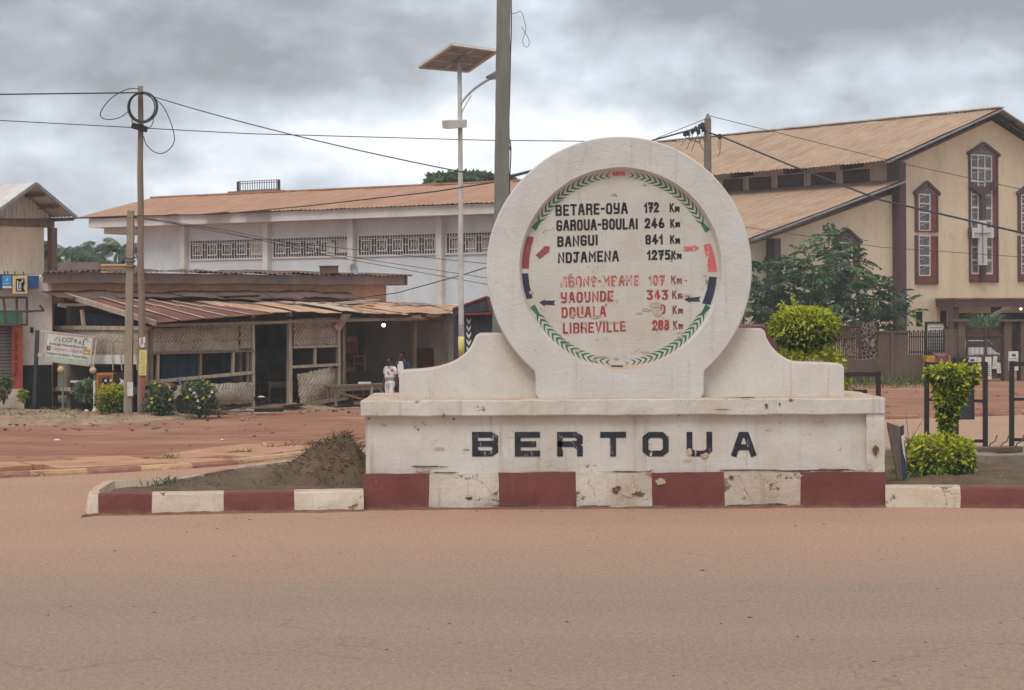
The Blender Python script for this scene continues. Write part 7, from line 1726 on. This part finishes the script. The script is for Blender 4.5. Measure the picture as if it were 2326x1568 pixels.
def person(label, foot, H_, yaw, shirt, trousers, arms, stride, jacket=None):
    t = thing('person', label, 'person', tuple(foot)); F_ = Vector(foot); M_ = Matrix.Rotation(yaw, 3, 'Z'); k = H_ / 1.75
    P = lambda x, y, z: F_ + M_ @ (Vector((x, y, z)) * k)      # x to the person's left, -y is ahead
    nd = {'pel': (P(0, 0, .95), (.135 * k, .10 * k)), 'wai': (P(0, 0, 1.10), (.125 * k, .09 * k)), 'che': (P(0, 0, 1.30), (.15 * k, .105 * k)), 'sho': (P(0, .01, 1.43), (.10 * k, .08 * k)), 'nec': (P(0, 0, 1.50), .052 * k), 'ja': (P(0, -.035, 1.565), (.058 * k, .065 * k)), 'hd': (P(0, -.015, 1.64), (.072 * k, .088 * k)), 'cr': (P(0, .0, 1.70), (.062 * k, .075 * k))}
    ed = [('pel', 'wai'), ('wai', 'che'), ('che', 'sho'), ('sho', 'nec'), ('nec', 'ja'), ('ja', 'hd'), ('hd', 'cr')]
    for s, nm in ((1, 'l'), (-1, 'r')):
        f = stride * s
        nd[nm + 'hip'] = (P(.09 * s, 0, .90), .085 * k); nd[nm + 'kne'] = (P(.095 * s, -.10 * f - .03, .50), .055 * k); nd[nm + 'ank'] = (P(.10 * s, -.22 * f + .03, .09), .038 * k); nd[nm + 'toe'] = (P(.11 * s, -.22 * f - .13, .035), .035 * k)
        ed += [('pel', nm + 'hip'), (nm + 'hip', nm + 'kne'), (nm + 'kne', nm + 'ank'), (nm + 'ank', nm + 'toe')]
        e, wv, hnd = arms[0 if s == 1 else 1]
        nd[nm + 'shl'] = (P(.175 * s, .01, 1.40), .055 * k); nd[nm + 'elb'] = (P(*e), .040 * k); nd[nm + 'wri'] = (P(*wv), .027 * k); nd[nm + 'plm'] = (P(*hnd), (.030 * k, .018 * k))
        ed += [('sho', nm + 'shl'), (nm + 'shl', nm + 'elb'), (nm + 'elb', nm + 'wri'), (nm + 'wri', nm + 'plm')]
        d = (Vector(hnd) - Vector(wv)).normalized()
        for j, (off, L_) in enumerate(((-.030, .070), (-.010, .080), (.010, .075), (.028, .060))):
            q = Vector(hnd) + d * .03; nd[f'{nm}f{j}'] = (P(q.x, q.y + off, q.z - .01), .010 * k); nd[f'{nm}g{j}'] = (P(q.x - .01 * s, q.y + off * 1.1, q.z - L_ * .6), .009 * k); nd[f'{nm}h{j}'] = (P(q.x - .025 * s, q.y + off * 1.1, q.z - L_), .007 * k)
            ed += [(nm + 'plm', f'{nm}f{j}'), (f'{nm}f{j}', f'{nm}g{j}'), (f'{nm}g{j}', f'{nm}h{j}')]
        q = Vector(hnd); nd[nm + 't0'] = (P(q.x - .012 * s, q.y - .040, q.z + .0), .011 * k); nd[nm + 't1'] = (P(q.x - .02 * s, q.y - .055, q.z - .04), .008 * k); ed += [(nm + 'plm', nm + 't0'), (nm + 't0', nm + 't1')]
    body = grow('body', nd, ed, [MT['skin']], t)
    R2 = lambda r, a: tuple(x + a for x in r) if isinstance(r, tuple) else r + a
    ks = ['wai', 'pel', 'che', 'sho']; sh = {q: (nd[q][0], R2(nd[q][1], .034 * k)) for q in ('che', 'wai', 'pel', 'sho')}; se = [('pel', 'wai'), ('wai', 'che'), ('che', 'sho')]
    sh['pel'] = (P(0, 0, .93), R2(nd['pel'][1], .036 * k))
    for nm in 'lr':
        sh[nm + 'shl'] = (nd[nm + 'shl'][0], .072 * k); sl_ = 1.0 if jacket else .72
        sh[nm + 'elb'] = (nd[nm + 'shl'][0].lerp(nd[nm + 'elb'][0], sl_), .058 * k); se += [('sho', nm + 'shl'), (nm + 'shl', nm + 'elb')]
        if jacket: sh[nm + 'wri'] = (nd[nm + 'elb'][0].lerp(nd[nm + 'wri'][0], .92), .042 * k); se.append((nm + 'elb', nm + 'wri'))
    sh['sho'] = (P(0, .01, 1.41), (.085 * k, .075 * k)); sh['col'] = (P(0, 0, 1.49), (.072 * k, .068 * k)); se.append(('sho', 'col'))
    ahead = M_ @ Vector((0, -1, 0)); cen_ = P(0, 0, 1.2); left_ = M_ @ Vector((1, 0, 0))
    if jacket: pk = lambda c: 1 if (c - cen_).dot(ahead) > .03 and abs((c - cen_).dot(left_)) < .085 * k else 0
    else: pk = lambda c: 1 if c.z < F_.z + 1.13 * k else (2 if mnoise.noise(c * 14) > .22 and (c - cen_).dot(left_) > -.05 else 0)
    grow('jacket' if jacket else 'jersey', sh, se, shirt, t, pk)
    tr = {'pel': (P(0, 0, .95), R2(nd['pel'][1], .024 * k)), 'wst': (P(0, 0, 1.07), R2(nd['wai'][1], .026 * k))}; te = [('pel', 'wst')]
    for nm in 'lr':
        tr[nm + 'hip'] = (nd[nm + 'hip'][0], .100 * k); tr[nm + 'kne'] = (nd[nm + 'kne'][0], .078 * k); tr[nm + 'ank'] = (nd[nm + 'ank'][0] + Vector((0, 0, .02)), .066 * k); te += [('pel', nm + 'hip'), (nm + 'hip', nm + 'kne'), (nm + 'kne', nm + 'ank')]
    grow('trousers', tr, te, [trousers], t)
    b = MB(); 
    hc = P(0, .018, 1.672); b.ball(hc, .098 * k, 14, sc=(.92, 1.06, .95)); v = [(q - hc) for q in b.v]
    cut = [i for i, q in enumerate(v) if (q.dot(ahead) > .055 * k and q.z < .055 * k) or q.z < -.06 * k]
    b.f = [f for f in b.f if not any(i in cut for i in f)]; b.m = [0] * len(b.f); b.build('hair', MT['hair'], t, smooth=True)
    b = MB()
    for s in (-1, 1): b.ball(P(.030 * s, -.0925, 1.635), .009 * k, 8, 0); b.ball(P(.030 * s, -.0985, 1.635), .0055 * k, 6, 1)
    b.build('eyes', [MT['eye'], MT['hair']], t)
    b = MB(); b.tube([P(0, -.095, 1.64), P(0, -.118, 1.605), P(0, -.100, 1.597)], [.008 * k, .015 * k, .010 * k], 8)
    for s in (-1, 1): b.ball(P(.080 * s, .0, 1.625), .028 * k, 8, sc=(.45, .8, 1.1))
    b.build('nose_and_ears', MT['skin'], t, smooth=True)
    b = MB(); b.tube([P(-.026, -.096, 1.565), P(0, -.106, 1.562), P(.026, -.096, 1.565)], [.004 * k, .008 * k, .004 * k], 6); b.build('mouth', simple('lips', S(104, 62, 56)), t, smooth=True)
    for nm in 'lr':
        b = MB(); a, c = nd[nm + 'ank'][0], nd[nm + 'toe'][0]; b.tube([Vector((a.x, a.y, F_.z + .045)) - (c - a) * .25, Vector((a.x, a.y, F_.z + .05)), Vector((c.x, c.y, F_.z + .04)), Vector((c.x, c.y, F_.z + .03)) + (c - a) * .15], [.03 * k, .05 * k, .046 * k, .025 * k], 10, flat=.8); b.build('shoe', MT['hair'], t, smooth=True)
    return t
cotton = simple('white_cotton', S(226, 224, 222), S(206, 204, 204), 6); red_p = simple('red_print', S(206, 120, 118)); grey_p = simple('grey_print', S(176, 160, 164), S(140, 122, 128), 18)
down = (((.235, .05, 1.13), (.24, -.03, .90), (.235, -.05, .84)), ((-.235, .05, 1.13), (-.24, -.03, .90), (-.235, -.05, .84)))
fA = U(886, 943, 53.6); person('person in a white and red printed jersey and white trousers by the workbench', (fA.x, 53.6, .02), 1.58, R(-35), [cotton, grey_p, red_p], cotton, down, .45)
fB = U(914, 940, 54.6); person('person in a dark blue jacket over a white shirt behind the one in white', (fB.x, 54.6, .02), 1.70, R(-25), [simple('navy_cloth', S(62, 70, 100), S(52, 58, 84), 4), cotton], simple('dark_trousers', S(44, 44, 50)), down, -.3, True)

# ------------------------------------------------------------------ wear on the base, dirt and painted contact shade at its foot
def blotch(b, vx, vy, rx, ry, y, seed, lift, n=22, mi=0):
    ps = []
    for i in range(n):
        a = 2 * math.pi * i / n; k = .8 + .5 * mnoise.noise(Vector((math.cos(a) * 1.8 + seed, math.sin(a) * 1.8, seed * 1.7)))
        q = U(vx + rx * k * math.cos(a), vy + ry * k * math.sin(a), y); ps.append((q.x, y - lift, q.z))
    b.add(ps, [list(range(n))], mi)
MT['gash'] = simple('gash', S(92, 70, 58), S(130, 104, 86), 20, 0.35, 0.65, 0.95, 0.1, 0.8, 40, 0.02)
b = MB()
for k, (vx, vy, rx, ry, m) in enumerate(((975, 1060, 42, 2.2, 0), (1010, 1074, 34, 2.0, 0), (960, 1068, 26, 4, 1), (998, 1018, 16, 3, 1), (1560, 1045, 14, 2, 1), (1700, 1068, 90, 2.2, 0), (1800, 1070, 60, 3.0, 0), (1890, 1068, 70, 3.5, 0), (1940, 1071, 40, 3, 1), (1420, 1072, 60, 2.0, 0), (1250, 1071, 70, 1.6, 1), (1600, 1035, 10, 8, 1), (1565, 1026, 7, 12, 1))):
    blotch(b, vx, vy, rx, ry, YF + .088, k * 1.37 + .3, .004 + .0006 * (k % 5), mi=m)
for k, (vx, vy, rx, ry, m) in enumerate(((1988, 1022, 8, 12, 0), (1975, 1060, 10, 8, 1), (1740, 922, 4, 7, 0), (1770, 918, 3, 4, 0), (1640, 930, 22, 1.2, 0), (1030, 952, 4, 4, 0), (838, 951, 5, 3, 0), (1690, 903, 34, 1.5, 0))):
    blotch(b, vx, vy, rx, ry, YF - .012, k * 2.11 + 5, .010 + .0006 * (k % 5), mi=m)
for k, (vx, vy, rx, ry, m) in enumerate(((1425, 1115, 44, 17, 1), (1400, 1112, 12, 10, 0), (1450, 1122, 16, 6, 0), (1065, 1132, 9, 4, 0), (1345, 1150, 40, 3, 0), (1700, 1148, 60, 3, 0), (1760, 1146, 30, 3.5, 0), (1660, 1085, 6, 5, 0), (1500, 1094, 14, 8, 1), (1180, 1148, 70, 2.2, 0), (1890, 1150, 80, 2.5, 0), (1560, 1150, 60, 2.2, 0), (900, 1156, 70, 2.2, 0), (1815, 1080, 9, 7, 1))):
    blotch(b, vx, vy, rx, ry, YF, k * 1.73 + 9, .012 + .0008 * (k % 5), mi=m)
b.build('chipped_plaster', [MT['gash'], MT['broken']], mon)['kind'] = 'stuff'
# dust and earth along kerb and base, darkened to paint in contact shadow
q = NM('drift_earth_shade', .97, .1); q.color(q.mix(q.rng(q.noise(5, 8, .7), .35, .65), S(112, 82, 66), S(142, 106, 84))); q.bump(q.noise(16, 8, .75), .9, .03); MT['drift_shade'] = q.m
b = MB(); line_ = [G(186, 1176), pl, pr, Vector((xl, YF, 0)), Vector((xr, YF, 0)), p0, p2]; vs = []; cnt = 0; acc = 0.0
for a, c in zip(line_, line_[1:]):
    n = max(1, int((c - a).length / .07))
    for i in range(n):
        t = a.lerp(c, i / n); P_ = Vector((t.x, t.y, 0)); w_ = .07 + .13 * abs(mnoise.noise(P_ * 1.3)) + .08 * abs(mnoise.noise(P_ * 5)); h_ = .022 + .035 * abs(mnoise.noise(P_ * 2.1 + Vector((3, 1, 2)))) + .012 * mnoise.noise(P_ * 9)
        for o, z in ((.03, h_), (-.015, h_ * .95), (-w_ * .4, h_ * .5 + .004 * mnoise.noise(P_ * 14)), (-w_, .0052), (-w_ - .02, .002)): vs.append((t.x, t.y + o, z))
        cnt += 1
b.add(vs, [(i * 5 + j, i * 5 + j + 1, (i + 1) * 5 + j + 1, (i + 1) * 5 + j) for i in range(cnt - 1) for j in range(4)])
tag(b.build('earth_drift_shade', MT['drift_shade'], loc=(0, 0, 0), smooth=True), kind='structure')

# ------------------------------------------------------------------ thin damp haze
hm = bpy.data.materials.new('haze'); hm.use_nodes = True; ht = hm.node_tree; ht.nodes.clear()
hv = ht.nodes.new('ShaderNodeVolumePrincipled'); hv.inputs['Density'].default_value = 0.0008; hv.inputs['Color'].default_value = (0.93, 0.94, 0.96, 1); hv.inputs['Anisotropy'].default_value = 0.0
ho = ht.nodes.new('ShaderNodeOutputMaterial'); ht.links.new(hv.outputs[0], ho.inputs['Volume'])
b = MB(); b.box(-1000, 1000, -320, 1000, -1, 16); hz_ = tag(b.build('haze', hm, loc=(0, 0, -1)), kind='stuff')
